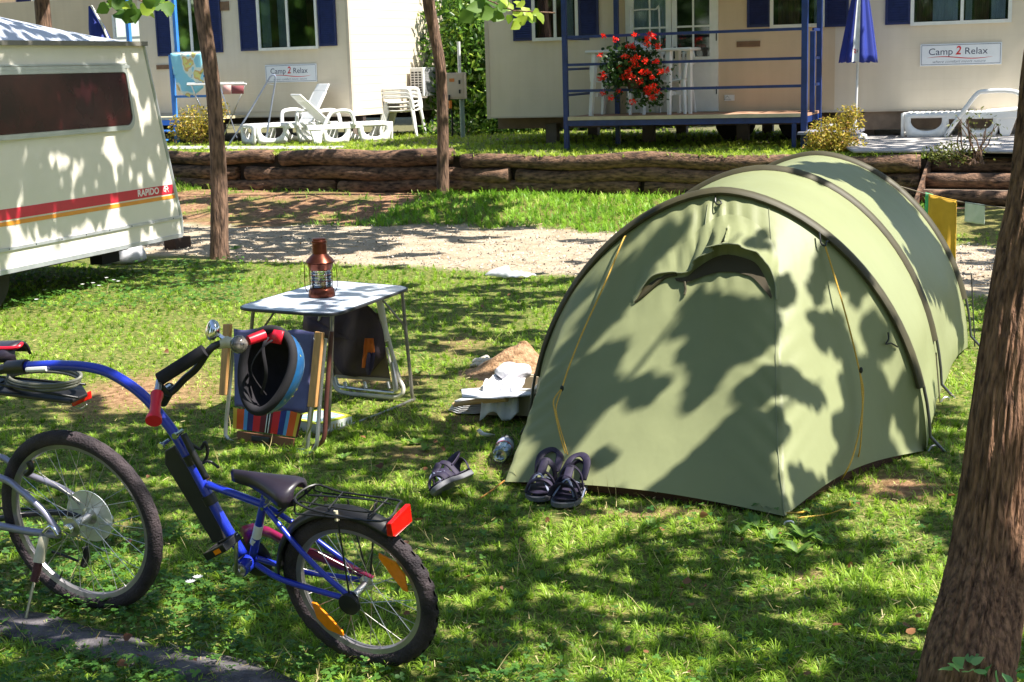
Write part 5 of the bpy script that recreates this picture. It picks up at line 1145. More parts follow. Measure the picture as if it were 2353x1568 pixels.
# crate with cloth, papers, sticks
cr0 = G(1168, 962); cu_ = Vector((.97, -.22, 0)).normalized(); cv_ = Vector((.22, .97, 0)); ct = T('storage_crate', 'beige plastic crate at the left edge of the tent under a draped cloth', 'crate', cr0)
def cb(x0, x1, y0, y1, z0, z1, mb): return mb.box(x0, x1, y0, y1, z0, z1, lambda v: cr0+cu_*v.x+cv_*v.y+Vector((0, 0, v.z)))
mb = MB(); cb(-.14, .14, -.01, .0, .02, .17, mb); cb(-.14, .14, .36, .37, .02, .17, mb); cb(-.15, -.14, -.01, .37, .02, .17, mb); cb(.14, .15, -.01, .37, .02, .17, mb); cb(-.14, .14, 0, .36, .02, .03, mb); mb.build('crate_wall', M('crate_beige', (.45, .38, .27), .5, var=.1), ct, False)
mb = MB(); cb(-.165, .165, -.025, -.01, .155, .18, mb); cb(-.165, .165, .37, .385, .155, .18, mb); cb(-.165, -.15, -.01, .37, .155, .18, mb); cb(.15, .165, -.01, .37, .155, .18, mb); mb.build('crate_rim', M('crate_rim', (.62, .56, .45), .5), ct, False)
whc = M('white_cloth', (.72, .71, .75), .85, var=.1, scale=12, bump=.3, bscale=20)
rows = []
for i in range(17):
    r = []
    for j in range(15):
        u = (j/14-.5)*.19*(1+.2*(i/16)); v = i/16
        if v < .45: y = .26-v/.45*.30; z = .20+.04*noise.noise(Vector((u*12, y*12, 0)))+.02*sin(u*40)
        else: y = -.045-.10*(v-.45)-.012*sin(u*90); z = .19-(v-.45)/.55*(.155+.03*sin(u*38))
        r.append(cr0+cu_*(u-.03)+cv_*y+Vector((0, 0, max(z, .01))))
    rows.append(r)
tag(MB().grid(rows).build('cloth', whc, smooth='full', solid=.005), 'crumpled white cloth draped over the beige crate', 'cloth')
mb = MB().ball(cr0+cu_*(-.01)+cv_*.22+Vector((0, 0, .23)), (.11, .09, .05), 18, 10)
for v in mb.v: v += Vector((0, 0, .02))*noise.noise(v*16)+Vector((.012, .01, 0))*noise.noise(v*22)
tag(mb.build('bag', M('grey_white_bag', (.55, .54, .60), .6, scale=9, col2=(.75, .74, .76), bump=.3), smooth='full'), 'rolled pale bag lying on top of the crate', 'bag')
def flat(P_, h, z, nm, lab, cat, m): o_ = MB().prism([Vector((G(x, y, z).x, G(x, y, z).y, z)) for x, y in P_], (0, 0, h)).build(nm, m, None, False, bevel=.003); tag(o_, lab, cat); return o_
flat([(1062, 916), (1060, 898), (1130, 893), (1220, 897), (1220, 910), (1140, 918)], .01, .16, 'tray_lid', 'grey white plastic lid lying behind the cloth and crate', 'lid', M('grey_lid', (.5, .52, .6), .5, col2=(.6, .62, .68)))
for k in range(6): P_ = [(1030-k*1.0, 940-k*.3), (1040, 933), (1110+k, 925), (1150, 930), (1152, 943), (1090+k*3, 948-k), (1050, 947)]; mb = MB().prism([Vector((G(x, y, .02).x+.01*k, G(x, y, .02).y, .012+.010*k)) for x, y in P_], (0, 0, .003)); tag(mb.build('newspaper', M('newsprint', (.62, .61, .60), .8, var=.1), None, False), 'loose sheets of white paper fanned out left of the crate', 'paper', 'paper sheets by the crate')
sk = MB().tube([G(1042, 930, .08), G(1100, 922, .11), G(1165, 917, .15)], [.014, .017, .017], 10).build('wooden_stick', M('pale_wood', (.60, .38, .20), .6, var=.1)); tag(sk, 'pale wooden stick resting across the papers and crate', 'stick')
sp_ = MB().grid([[G(1095, 990, .01), G(1105, 1000, .03), G(1120, 1003, .03), G(1135, 1003, .01)], [G(1102, 985, .05), G(1111, 994, .05), G(1124, 997, .05), G(1138, 999, .02)]]).build('plastic_strip', whc, solid=.004); tag(sp_, 'small twisted white strip on the grass below the crate', 'strip')
bx2 = MB().box(-.1, .16, -.1, .25, .0, .17, lambda v: cr0+cu_*(v.x+.30)+cv_*(v.y)+Vector((0, 0, v.z))).build('cardboard_box', M('dark_card', (.06, .035, .03), .8), None, False, bevel=.005); tag(bx2, 'dark open box between the beige crate and the tent wall', 'box')
# sand pile and stones with a green ball
sp0 = G(1200, 862)
rows = []
for i in range(25):
    rr_ = i/24; r = []
    for j in range(49):
        t = 2*pi*j/48; rad_ = rr_*(.36+.05*sin(2*t)+.05*noise.noise(Vector((cos(t), sin(t), 3)))); x = cos(t)*rad_*1.25; y = sin(t)*rad_
        h = .13*math.exp(-((x-.02)**2+y*y)/.016)+.075*math.exp(-(((x+.16)**2)/.02+((y+.05)**2)/.015))+.05*(1-rr_); r.append(Vector((sp0.x+x, sp0.y+.16+y, h*(1-rr_**4)+.028*noise.noise(Vector((x, y, 0))*13)*(1-rr_)-.004*rr_)))
    rows.append(r)
tag(MB().grid(rows).build('sand_pile', M('sand', (.28, .15, .07), .95, var=.3, scale=25, bump=.9, bscale=60, col2=(.48, .30, .17)), smooth='full'), 'heap of light brown sand on the grass left of the tent', 'sand pile')
stm = M('pale_stone', (.55, .50, .42), .8, var=.15)
for i, (x, y, r) in enumerate(((1100, 835, .035), (1115, 828, .03), (1124, 836, .04), (1108, 843, .03), (1132, 842, .032), (1118, 845, .03), (1092, 843, .025), (1135, 833, .025))):
    c_ = G(x, y); mb = MB().ball(c_+Vector((0, 0, r*.4)), (r*1.3, r, r*.7), 10, 7)
    for v in mb.v: v += Vector((1, 1, 1))*.012*noise.noise(v*30)
    tag(mb.build('stone', stm, smooth='full'), 'pale rounded stones in a small heap beside the sand pile', 'stone', 'stones beside the sand pile')
tag(MB().ball(G(1143, 831, .04), .038, 16, 10).build('ball', M('green_ball', (.01, .42, .10), .3), smooth='full'), 'small bright green ball on the stones beside the sand pile', 'ball')
# plastic bag on the path edge
g0, g1 = G(1115, 640), G(1232, 640); rows = []
for i in range(9):
    r = []
    for j in range(31):
        u = j/30; p = lerp(g0, g1, u); e = sin(pi*u)**.6; v = i/8-.5; r.append(p+Vector((0, .22*v*e, .03+(.075*e*(1-4*v*v)*(1.2 if u < .5 else .5))+.02*noise.noise(Vector((u*9, v*5, 1))))))
    rows.append(r)
tag(MB().grid(rows).build('plastic_bag', M('bag_film', (.75, .77, .82), .25, var=.05, trans=.4), smooth='full', solid=.003), 'crumpled translucent white plastic sheet at the edge of the gravel path', 'plastic bag')
for i, (x, y, lb) in enumerate(((1315, 677, 'small white scrap at the upper left edge of the tent'), (1278, 745, 'small grey white scrap at the lower left edge of the tent'))): tag(MB().ball(G(x, y, .03), (.03, .05, .045), 8, 6).build('paper_scrap', white_pl, smooth='full'), lb, 'scrap')
# clothesline with towels
l0 = AY(2060, 426, 11.9); l1 = AY(2330, 480, 11.3); cl = T('clothesline', 'thin washing line strung between the tent and the big tree', 'clothesline', l1-Vector((0, 0, 1)))
def lp2(u): return lerp(l0, l1, u)-Vector((0, 0, .03*sin(pi*u)))
MB().tube([lp2(i/12) for i in range(13)], .004, 6).build('line', M('line_cord', (.25, .2, .15), .7), cl)
def hang(u0, u1, h0, h1, nm, lab, cat, m, w_=.02, off=0.):
    rows = [[], ]; rows = []
    for i in range(12):
        v = i/11; r = []
        for j in range(13): u = u0+(u1-u0)*j/12; r.append(lp2(u)-Vector((0, 0, (h0+(h1-h0)*j/12)*v-.006))+Vector((-.5, -.85, 0))*(w_*sin(j*.9+v)*v+off))
        rows.append(r)
    tag(MB().grid(rows).build(nm, m, smooth='full', solid=.006), lab, cat)
def ul(x): 
    best = min((abs(proj(lp2(k/400))[0]-x), k/400) for k in range(401)); return best[1]
hang(ul(2124), ul(2142), .38, .38, 'towel', 'narrow green towel at the tent end of the washing line', 'towel', M('green_towel', (.08, .48, .22), .9), .01, -.03)
hang(ul(2134), ul(2198), .42, .50, 'towel', 'long mustard yellow towel hanging from the washing line', 'towel', M('yellow_towel', (.62, .36, .035), .9, var=.08), .03)
hang(ul(2218), ul(2263), .16, .16, 'face_cloth', 'small pale green and white cloth hanging nearest the big tree on the line', 'cloth', M('pale_cloth', (.50, .62, .50), .9, scale=9, col2=(.7, .72, .68)), .005)
# ================================================ TERRACE FURNITURE
def lounger(name, label, loc, rz, style=0, back=55, group='white plastic sun loungers'):
    r = T(name, label, 'sun lounger', loc, rz, group); L = 1.85; m = white_pl
    def ringpanel(outer, inner, y, th=.05):
        o_ = [Vector((x, y, z)) for x, z in outer]; i_ = [Vector((x, y, z)) for x, z in inner]; n = len(o_); mb = MB()
        mb.add(o_+i_, [(k, (k+1) % n, n+(k+1) % n, n+k) for k in range(n)]); return mb
    for (cx, cw) in ((.33, .31), (1.06, .26)):
        outer = []; inner = []
        for k in range(40):
            t = 2*pi*k/40; c, s = cos(t), sin(t); m_ = max(abs(c), abs(s)); x = cw*c/m_; z = .165*s/m_ if s > 0 else .17*s/m_
            if s < 0: x *= 1-.16*abs(s/m_)
            outer.append((cx+x, .17+z)); inner.append((cx+cw*.70*(c if s < 0 else c/m_), .225+(.045*s/m_ if s > 0 else .14*s)))
        for y in (-.32, .32): mb = ringpanel(outer, inner, y); mb.build('side_panel', m, r, W=False, solid=.05)
    for y in (-.32, .32): MB().box(.60, L-.25, y-.03, y+.03, .25, .34).build('side_rail', m, r, W=False, bevel=.01)
    for y in (-.31, .31): MB().prism([Vector((1.35, y-.03, 0)), Vector((1.47, y-.03, 0)), Vector((1.55, y-.03, .26)), Vector((1.30, y-.03, .26))], (0, .06, 0)).build('leg', m, r, W=False, bevel=.008)
    mb = MB(); n = 13
    for i in range(n): x = .04+(1.15-.04)*i/n; mb.box(x, x+.065, -.30, .30, .325, .35)
    mb.build('seat', m, r, W=False, smooth=False, bevel=.006)
    oo = []; ii = []
    for k in range(40):
        t = 2*pi*k/40; c, q_ = cos(t), sin(t); m_ = max(abs(c), abs(q_)); oo.append(Vector((0, .34*c/m_*(1 if q_ > 0 else 1-.1*abs(q_/m_)), .17+.17*q_/m_))); ii.append(Vector((0, .23*(c if q_ < 0 else c/m_), .21+(.06*q_/m_ if q_ > 0 else .13*q_))))
    MB().add(oo+ii, [(k, (k+1) % 40, 40+(k+1) % 40, 40+k) for k in range(40)]).build('end_panel', m, r, W=False, solid=.045)
    b = rad(back); Bp = lambda u, v, w_=0.: Vector((1.12+u*cos(b)-w_*sin(b), v, .34+u*sin(b)+w_*cos(b)))
    mb = MB()
    def bbx(u0, u1, v0, v1): mb.box(u0, u1, v0, v1, -.015, .02, lambda q: Bp(q.x, q.y, q.z))
    if style == 1:
        for i in range(9): v = -.245+i*.061; bbx(.06, .62, v-.015, v+.015)
    else: bbx(.055, .625, -.24, .24)
    bbx(0, .06, -.30, .30); bbx(.62, .78, -.27, .27); bbx(.06, .62, -.30, -.245); bbx(.06, .62, .245, .30)
    mb.build('backrest', m, r, W=False, smooth=False, bevel=.014)
    MB().tube([Vector((1.42, -.25, .34)), Vector((1.42, .25, .34))], .012, 8).build('support_bar', m, r, W=False)
    for y in (-.37, .37):
        if style == 2: P_ = [(.60, 0), (.80, .30), (1.0, .58), (1.12, .63), (1.45, .63), (1.62, .56), (1.85, .30), (1.95, .1)]
        else: P_ = [(.72, .30), (.76, .50), (.86, .57), (1.10, .56), (1.20, .48), (1.28, .34), (1.46, .0)] if style == 1 else [(.80, .28), (.81, .50), (.90, .56), (1.12, .56), (1.20, .48), (1.22, .30)]
        MB().tube(cr([Vector((x, y, z)) for x, z in P_], 5), .034, 10, up=(0, 1, 0), sx=1.).build('arm', m, r, W=False, smooth='full')
    return r
def gp_(x, y, z=ZT): q = G(x, y, z); q.z = z; return q
def rz_from(a, b): return math.atan2(b.y-a.y, b.x-a.x)
lounger('sun_lounger', 'white plastic sun lounger with its solid backrest raised, the farther left of two', gp_(572, 331, ZT+.03), rad(30), 0, 60)
lounger('sun_lounger', 'white slatted sun lounger nearest the wall edge, its slatted backrest facing left', gp_(886, 322), rad(206), 1, 44)
lounger('sun_lounger', 'white sun lounger with tall arched arms on the paving beneath the large sign', G(2068, 311, .835)+Vector((0, -.25, 0)), rad(-21), 2, 4)
def monobloc(name, label, loc, rz, group):
    r = T(name, label, 'plastic chair', loc, rz, group); m = white_pl
    MB().grid([[Vector((x, y, .43+.02*(abs(y)/.22)**2-.015*cos((x+.05)*6))) for y in np.linspace(-.22, .22, 9)] for x in np.linspace(-.2, .23, 8)]).build('seat', m, r, W=False, smooth='full', solid=.02)
    mb = MB()
    for i in range(7):
        y0 = -.21+i*.06; mb.grid([[Vector((-.20-.14*(z-.43)/.4-.05*(1-(y/.22)**2), y, z)) for y in (y0, y0+.02, y0+.04)] for z in np.linspace(.45, .80, 6)])
    for (z0, z1) in ((.78, .86), (.43, .47)): mb.grid([[Vector((-.20-.14*(z-.43)/.4-.05*(1-(y/.24)**2), y, z)) for y in np.linspace(-.235, .235, 11)] for z in (z0, z1)])
    mb.build('backrest', m, r, W=False, solid=.018)
    for y in (-.25, .25):
        s = 1 if y > 0 else -1
        MB().tube(cr([Vector((-.32, y*.96, .80)), Vector((-.28, y*1.08, .68)), Vector((-.1, y*1.12, .66)), Vector((.14, y*1.12, .66)), Vector((.22, y*1.10, .62)), Vector((.24, y*1.06, .45))], 5), .022, 8, sx=1.3).build('arm', m, r, W=False, smooth='full')
        MB().tube([Vector((.22, y*.98, .46)), Vector((.26, y*1.06, .24)), Vector((.29, y*1.12, 0))], [.035, .027, .022], 8).build('leg', m, r, W=False)
        MB().tube([Vector((-.20, y*.9, .46)), Vector((-.27, y*1.0, .24)), Vector((-.34, y*1.05, 0))], [.035, .027, .022], 8).build('leg', m, r, W=False)
    return r
cp0 = gp_(930, 314)
for k, lb in enumerate(('white plastic armchair, bottom of the stack by the sunlit wall', 'white plastic armchair in the middle of the stack by the sunlit wall', 'white plastic armchair, topmost of the stack by the sunlit wall')):
    if k == 0: c_0 = monobloc('plastic_chair', lb, cp0, rad(-12), 'stacked white plastic chairs'); c_0.scale = (1.14, 1.14, 1.14)
    else: c_ = copy_tree(c_0); c_.location = cp0+Vector((-.015*k, 0, .075*k)); c_['label'] = lb
# porch table and chairs
dk = ZD+.012
def onp(a, d): q = PW.pt(a, 0, d); return Vector((q.x, q.y, dk))
a0 = PW.pix(1357, 120, -.75)[0]; a1 = PW.pix(1598, 120, -.75)[0]; ztp = PW.pix(1500, 112, -.75)[1]
pt = T('plastic_table', 'white plastic garden table standing on the porch behind the geraniums', 'table', onp((a0+a1)/2, -.95))
mb = MB(); PW.box(mb, a0, a1, ztp-.045, ztp, -1.12, -.45); mb.build('tabletop', white_pl, pt, bevel=.015)
for (a, s) in ((a0+.14, -1), (a1-.34, 1)):
    for d in (-.52, -1.05): MB().tube([PW.pt(a, ztp-.045, d), PW.pt(a+s*.03-.03, dk, d+(.04 if d > -1 else -.04))], [.05, .032], 4).build('leg', white_pl, pt, False)
    mb = MB(); PW.box(mb, a-.025, a+.025, dk+.28, dk+.34, -1.0, -.56); mb.build('leg_brace', white_pl, pt, False)
for (a, s) in ((a1-.10, 1),): MB().tube([PW.pt(a, ztp-.05, -.8), PW.pt(a+.02, dk, -.74)], [.045, .03], 4).build('leg', white_pl, pt, False); mb = MB(); PW.box(mb, a-.22, a+.02, dk+.28, dk+.33, -.80, -.76); mb.build('leg_brace', white_pl, pt, False)
ang = math.atan2(PW.e.y, PW.e.x)
for (px_, lb, o_) in ((1414, 'white plastic chair on the porch at the left end of the table', .0), (1538, 'white plastic chair tucked behind the right half of the porch table', .0)):
    a = PW.pix(px_, 130, DB+.36)[0]; c_ = copy_tree(c_0); c_.location = onp(a, DB+.36); c_.rotation_euler = (0, 0, ang-pi/2); c_['label'] = lb; c_['group'] = 'white plastic chairs on the porch'
al = PW.pix(1462, 60, DB+.08)[0]; ar = PW.pix(1512, 60, DB+.08)[0]
dryr = T('metal_stand', 'thin pale metal tube frame standing against the glazed door on the porch', 'stand', onp((al+ar)/2, DB+.08))
zt3 = PW.pix(1490, 23, DB+.08)[1]
MB().tube(cr([PW.pt(al-.1, dk, DB+.08), PW.pt(al-.1, zt3-.08, DB+.08), PW.pt(al-.03, zt3, DB+.08), PW.pt(ar-.05, zt3, DB+.08), PW.pt(ar+.02, zt3-.08, DB+.08), PW.pt(ar+.02, dk, DB+.08)], 5), .013, 8).build('frame', white_met, dryr)
# geranium basket on the rail
gc_ = PW.pt(PW.pix(1458, 165, .12)[0], PW.pix(1458, 165, .12)[1], .12)
gb_ = T('geranium_basket', 'hanging basket overflowing with red geraniums on the porch railing', 'flower basket', gc_)
MB().lathe([(.10, -.12), (.17, .06), (.18, .06), (.17, .045)], gc_-Vector((0, 0, .12)), (0, 0, 1), 20).build('basket', M('pot_dark', (.04, .02, .012), .7), gb_)
def cloud(c, rad3, n, mod=None):
    p = rng.normal(size=(n, 3)); p /= np.linalg.norm(p, axis=1, keepdims=True); p *= rng.random((n, 1))**.45; return np.array(c)+p*np.array(rad3)
ger = leafmat('geranium_leaf', (.012, .035, .010), (.07, .15, .035), .3)
P_ = np.concatenate([cloud(gc_+Vector((0, 0, .02)), (.42, .20, .28), 900), cloud(gc_+Vector((-.30, 0, .0)), (.22, .14, .36), 260), cloud(gc_+Vector((.20, -.02, -.25)), (.24, .16, .30), 330), cloud(gc_+Vector((.0, 0, .3)), (.45, .16, .16), 200), cloud(gc_+Vector((.05, 0, -.1)), (.62, .2, .5), 200)]); scatter('foliage', P_, rdir(len(P_), .4), rdir(len(P_), .8), rng.uniform(.035, .07, len(P_)), LEAF_V, LEAF_F, ger, gb_)
flr = leafmat('geranium_red', (.70, .008, .005), (.95, .06, .02), .3)
def at_g(x, y, d): a, z = PW.pix(x, y, d); return PW.pt(a, z, d)
fl = [(1386, 82), (1415, 91), (1459, 80), (1443, 106), (1456, 108), (1487, 88), (1486, 101), (1502, 84), (1493, 78), (1512, 108), (1378, 128), (1437, 130), (1464, 133), (1482, 140), (1508, 143), (1446, 160), (1460, 151), (1476, 166), (1498, 178), (1534, 162), (1387, 172), (1381, 180), (1433, 178), (1450, 176), (1421, 211), (1386, 215), (1404, 226), (1486, 205), (1503, 198), (1490, 216), (1511, 210), (1500, 225), (1453, 236), (1425, 155), (1518, 165), (1471, 188), (1444, 167), (1456, 141), (1489, 168), (1496, 203)]
for i, (x, y) in enumerate(fl):
    c_ = at_g(x, y, random.uniform(.22, .36)); n = 34; sz_ = random.uniform(.035, .06); P_ = cloud(c_, (sz_, sz_, sz_*.8), n)
    scatter('flower_head', P_, rdir(n, .2), rdir(n, .3), rng.uniform(.022, .04, n), OVAL_V+[], OVAL_F, flr, gb_, Wd=rng.uniform(.035, .06, n))
# folded parasol
u0 = G(1965, 318, .84); pa = T('parasol', 'closed blue and white parasol in a round white base beside the porch', 'parasol', u0)
utop = AY(1978, -70, u0.y); uc = AY(1972, 140, u0.y)
MB().lathe([(.0, 0), (.16, 0), (.17, .015), (.165, .05), (.12, .07), (.04, .08), (.03, .1), (.03, .22), (.0, .22)], u0, (0, 0, 1), 28).build('base', white_pl, pa)
MB().tube([u0+Vector((0, 0, .05)), utop], .019, 10).build('pole', white_met, pa)
axu = (utop-u0).normalized(); Lc = (utop-uc).length; cano = []; sx_ = axu.orthogonal().normalized(); sy_ = axu.cross(sx_)
def cpt(t, v, o=0.):
    fold = .5+.5*cos(8*t); r = (.03+.25*(1-v)**.85)*(.78+.22*fold)+o; return uc+axu*(Lc*v+(.0 if v > 0 else -.03*fold))+(sx_*cos(t)+sy_*sin(t))*r
TT = [2*pi*i/96 for i in range(97)]
MB().grid([[cpt(t, v) for t in TT] for v in np.linspace(0, 1, 16)]).build('canopy', M('parasol_blue', (.010, .025, .24), .7, var=.12, scale=5), pa, smooth='full', solid=.006)
def tan_of(x):      # angle on the cone that faces the camera at pixel column x
    return min(((abs(proj(cpt(t, .3))[0]-x), t) for t in np.linspace(0, 2*pi, 400) if (cpt(t, .3)-uc-axu*Lc*.3).dot(CAMP-uc) > 0))[1]
for xx, wd_ in ((1970, .20), (2002, .17)):
    tt0 = tan_of(xx); o_ = MB().grid([[cpt(tt0+wd_*(k-2)/2, v, .012) for k in range(5)] for v in np.linspace(-.005, 1, 14)]).build('white_stripe', M('parasol_white', (.62, .64, .68), .7), pa, smooth='full')
    c_ = cpt(tt0, .085, .02); nrm_ = (c_-uc-axu*Lc*.05).normalized(); ex_ = axu.cross(nrm_).normalized()
    txt('2', 'lettering', M('sign_red', (.62, .015, .02), .4), pa, c_-ex_*.045, ex_, axu, .085, .001, .003); txt('R', 'lettering', M('sign_ink', (.03, .035, .1), .4), pa, c_+ex_*.005, ex_, axu, .065, .001)
MB().lathe([(.045, 0), (.05, .03), (.045, .05)], uc-axu*.02, axu, 12).build('runner', wfr, pa)
# drying rack, folding frame, far folded parasol
dq = Wall(LW.pt(LW.pix(500, 250)[0], 0, 1.5).x, LW.pt(LW.pix(500, 250)[0], 0, 1.5).y, 112)
dr2 = T('drying_rack', 'folding clothes airer with small red and white cloths behind the left tree', 'drying rack', (dq.o.x, dq.o.y, ZT))
def dqp(x, y, o=0.): a, z = dq.pix(x, y, o); return dq.pt(a, z, o)
MB().tube([dqp(430, 195), dqp(566, 193)], .016, 8).build('rail', white_met, dr2); MB().tube([dqp(430, 192, -.5), dqp(560, 190, -.5)], .012, 8).build('rail', white_met, dr2)
for d in (-.1, -.2, -.3, -.4): MB().tube([dqp(440, 194, d), dqp(562, 192, d)], .005, 6).build('wire', white_met, dr2)
for (x0, y0, d0, x1, y1, d1) in ((563, 196, 0, 512, 318, -.4), (505, 196, -.5, 545, 318, .1), (440, 196, 0, 478, 300, -.4), (437, 192, -.5, 462, 245, .1)): MB().tube([dqp(x0, y0, d0), dqp(x1, y1, d1)], .010, 8).build('leg', steel, dr2)
tag(MB().grid([[dqp(x, y, .03) for x in (512, 520, 531)] for y in (196, 206, 217)]).build('cloth', M('pink_cloth', (.62, .35, .33), .9), solid=.004), 'small pink and white cloth hanging at the left on the clothes airer', 'cloth')
tag(MB().grid([[dqp(x, y, .03) for x in (532, 545, 560)] for y in (197, 206, 216)]).build('cloth', M('maroon_cloth', (.25, .07, .08), .9), solid=.004), 'small maroon cloth hanging at the right on the clothes airer', 'cloth')
f0 = gp_(600, 335); FW = Wall(f0.x, f0.y, 100)
def fp(x, y, o=0.): a, z = FW.pix(x, y, o); return FW.pt(a, z, o)
fs = T('ladder_frame', 'tall grey metal A frame standing beside the left lounger', 'frame', f0)
MB().tube(cr([fp(525, 335, 0), fp(560, 280, 0), fp(612, 192, 0), fp(622, 176, 0), fp(630, 173, 0), fp(633, 184, 0), fp(625, 235, 0), fp(612, 320, 0)], 5), .016, 8).build('frame', M('frame_grey', (.30, .34, .45), .4, .5), fs)
MB().tube([fp(612, 192, 0), fp(630, 195, 0)], .01, 8).build('cross_bar', steel, fs)
fb0 = AY(228, 90, 22.); fpz = T('parasol', 'closed dark blue parasol with white edge behind the caravan roof', 'parasol', (fb0.x, fb0.y, .1))
t0_, b0_, b1_ = AY(209, 14, 22.), AY(207, 90, 22.), AY(262, 100, 22.)
cm = (b0_+b1_)/2; MB().lathe([(.17, 0), (.12, .3), (.02, .62)], Vector((cm.x, cm.y, b1_.z-.05)), (t0_-cm), 12).build('canopy', M('parasol_blue', (.01, .025, .24)), fpz); MB().tube([t0_+Vector((.02, -.05, 0)), lerp(t0_, b1_, .5)+Vector((.02, -.1, 0)), b1_+Vector((0, -.1, -.1))], .018, 8).build('edge_strip', wfr, fpz); MB().tube([Vector((cm.x, cm.y, .1)), t0_], .02, 8).build('pole', wfr, fpz)
# ================================================ TREES
barkR = M('bark_ridged', (.14, .062, .036), .9, var=.5, scale=42, col2=(.33, .175, .10), bump=1., bscale=60, stretch=(1.6, 1.6, .20), detail=8)
barkS = M('bark_young', (.075, .040, .026), .85, var=.4, scale=24, col2=(.24, .14, .09), bump=.9, bscale=34, stretch=(1.6, 1.6, .3), detail=8)
barkP = M('bark_pale', (.22, .18, .14), .85, var=.3, scale=8, col2=(.42, .36, .28), bump=.4)
TREES = []
for b_ in (barkR, barkS):
    for nd in b_.node_tree.nodes:
        if nd.type == 'VALTORGB': nd.color_ramp.elements[0].position = .34; nd.color_ramp.elements[1].position = .66
def tree(name, label, pts, radii, bark_, limbs, crown_c, ridges=.0, n=40):
    p0 = Vector(pts[0]); t = T(name, label, 'tree', (p0.x, p0.y, p0.z)); seg = 40 if ridges > .06 else 14; path = cr(pts, seg); R_ = []
    for i in range(len(path)): f = i/seg; k = min(int(f), len(radii)-2); R_.append(radii[k]+(radii[k+1]-radii[k])*(f-k))
    mb = MB(); mb.tube(path, R_, n); c_i = 0
    if ridges:
        for i in range(len(path)):
            c = path[i]
            for k in range(n):
                v = mb.v[i*n+k]; d = (v-c); a = 2*pi*k/n
                rr_ = min(abs(noise.noise(Vector((cos(a)*9, sin(a)*9, c.z*3.2))))*2.6, .75)-.4+noise.noise(Vector((cos(a)*20, sin(a)*20, c.z*9)))*.5
                lump = noise.noise(Vector((cos(a)*1.5, sin(a)*1.5, c.z*.8)))*.10
                mb.v[i*n+k] = c+d*(1+ridges*rr_+lump)
    mb.build('trunk', bark_, t, smooth='full')
    lb = MB(); top_ = path[-1]
    for (az, el, L, r) in limbs:
        d = Vector((sin(az)*cos(el), cos(az)*cos(el), sin(el))); P_ = [top_-Vector((0, 0, .15)), top_+d*L*.35+Vector((0, 0, .1)), top_+d*L*.7, top_+d*L+Vector((0, 0, .1*L))]; lb.tube(cr(P_, 4), [r*(1-.75*i/12) for i in range(13)], 8)
        for s in (-1, 1): q = P_[2]; d2 = Vector((sin(az+s*.8)*cos(el), cos(az+s*.8)*cos(el), sin(el)+.1)); lb.tube([P_[1], lerp(P_[1], q+d2*L*.4, .5), q+d2*L*.4], [r*.5, r*.35, r*.12], 6)
    lb.build('branches', bark_, t, smooth='full'); TREES.append((t, Vector(crown_c))); return t
g_ = G(2213, 1590); def_ = None
RY = 4.45
def at(x, y, Y): return AY(x, y, Y)
rb0 = G(2215, 1600); rb0.z = -.02
treeR = tree('big_tree', 'large rough barked tree trunk close at the right edge of the lawn', [rb0+Vector((-.0, 0, -.1)), rb0+Vector((.015, .0, .1)), AY(2285, 1250, 4.42), AY(2335, 800, 4.5), AY(2398, 400, 4.6), AY(2440, 0, 4.7), AY(2440, 0, 4.7)+Vector((.2, .05, 1.2))], [.155, .141, .126, .108, .098, .09, .08], barkR, [(2.6, .55, 2.0, .05), (4.4, .6, 2.0, .04), (5.4, .5, 2.2, .04), (.4, .5, 2.2, .05), (1.4, .45, 2.4, .05)], (2.2, 5.5, 4.5), .10, 180)
tl0 = G(507, 594); tl0.z = 0
treeL = tree('slim_tree', 'slim upright tree with brown bark between the caravan and the camping table', [tl0+Vector((0, 0, -.1)), tl0+Vector((0, 0, .12)), AY(503, 400, tl0.y), AY(489, 200, tl0.y), AY(461, 0, tl0.y), AY(455, 0, tl0.y)+Vector((0, 0, 1.3))], [.15, .105, .088, .08, .078, .06], barkS, [(2.0, .35, 2.5, .045), (3.4, .35, 2.5, .045), (4.8, .4, 2.3, .04), (.6, .4, 2.6, .045)], (-2, 15, 4.8), .05, 32)
tm0 = AY(1018, 446, 20.95); tm0.z = .12
Ym = tm0.y
treeM = tree('slim_tree', 'slim leaning tree with a scarred trunk growing at the foot of the log wall', [tm0+Vector((0, 0, -.1)), AY(1018, 400, Ym), AY(1018, 290, Ym), AY(1012, 160, Ym), AY(995, 60, Ym), AY(984, -10, Ym), AY(982, -20, Ym)+Vector((0, 0, 1.2))], [.10, .088, .082, .078, .078, .085, .06], barkS, [(2.0, .35, 2.6, .05), (3.6, .35, 2.5, .045), (5.0, .4, 2.3, .04), (.6, .4, 2.6, .045)], (.5, 20.5, 5.2), .05, 28)
tb0 = gp_(1104, 280); tb0.y += 1.5
treeB = tree('slim_tree', 'pale barked tree standing in front of the bright hedge between the two homes', [Vector((tb0.x, tb0.y, ZT-.1)), AY(1101, 200, tb0.y), AY(1095, 60, tb0.y), AY(1094, 0, tb0.y)+Vector((0, 0, 1.0))], [.085, .08, .075, .06], barkP, [(2.0, .5, 1.6, .04), (4.6, .5, 1.6, .04)], (-.6, 27, 5.5), .03, 24)
ts0 = AY(100, 60, 20.); treeS = tree('slim_tree', 'far tree trunk rising behind the caravan roof', [Vector((ts0.x, ts0.y, 0)), AY(100, 50, 20.), AY(101, 0, 20.)+Vector((0, 0, 1.6))], [.11, .10, .08], barkS, [(1.6, .5, 1.8, .04), (4.4, .4, 2., .04)], (-7, 20, 5.2), .03, 20)
for i, (x, y) in enumerate(((1000, 30), (1003, 40))): pass
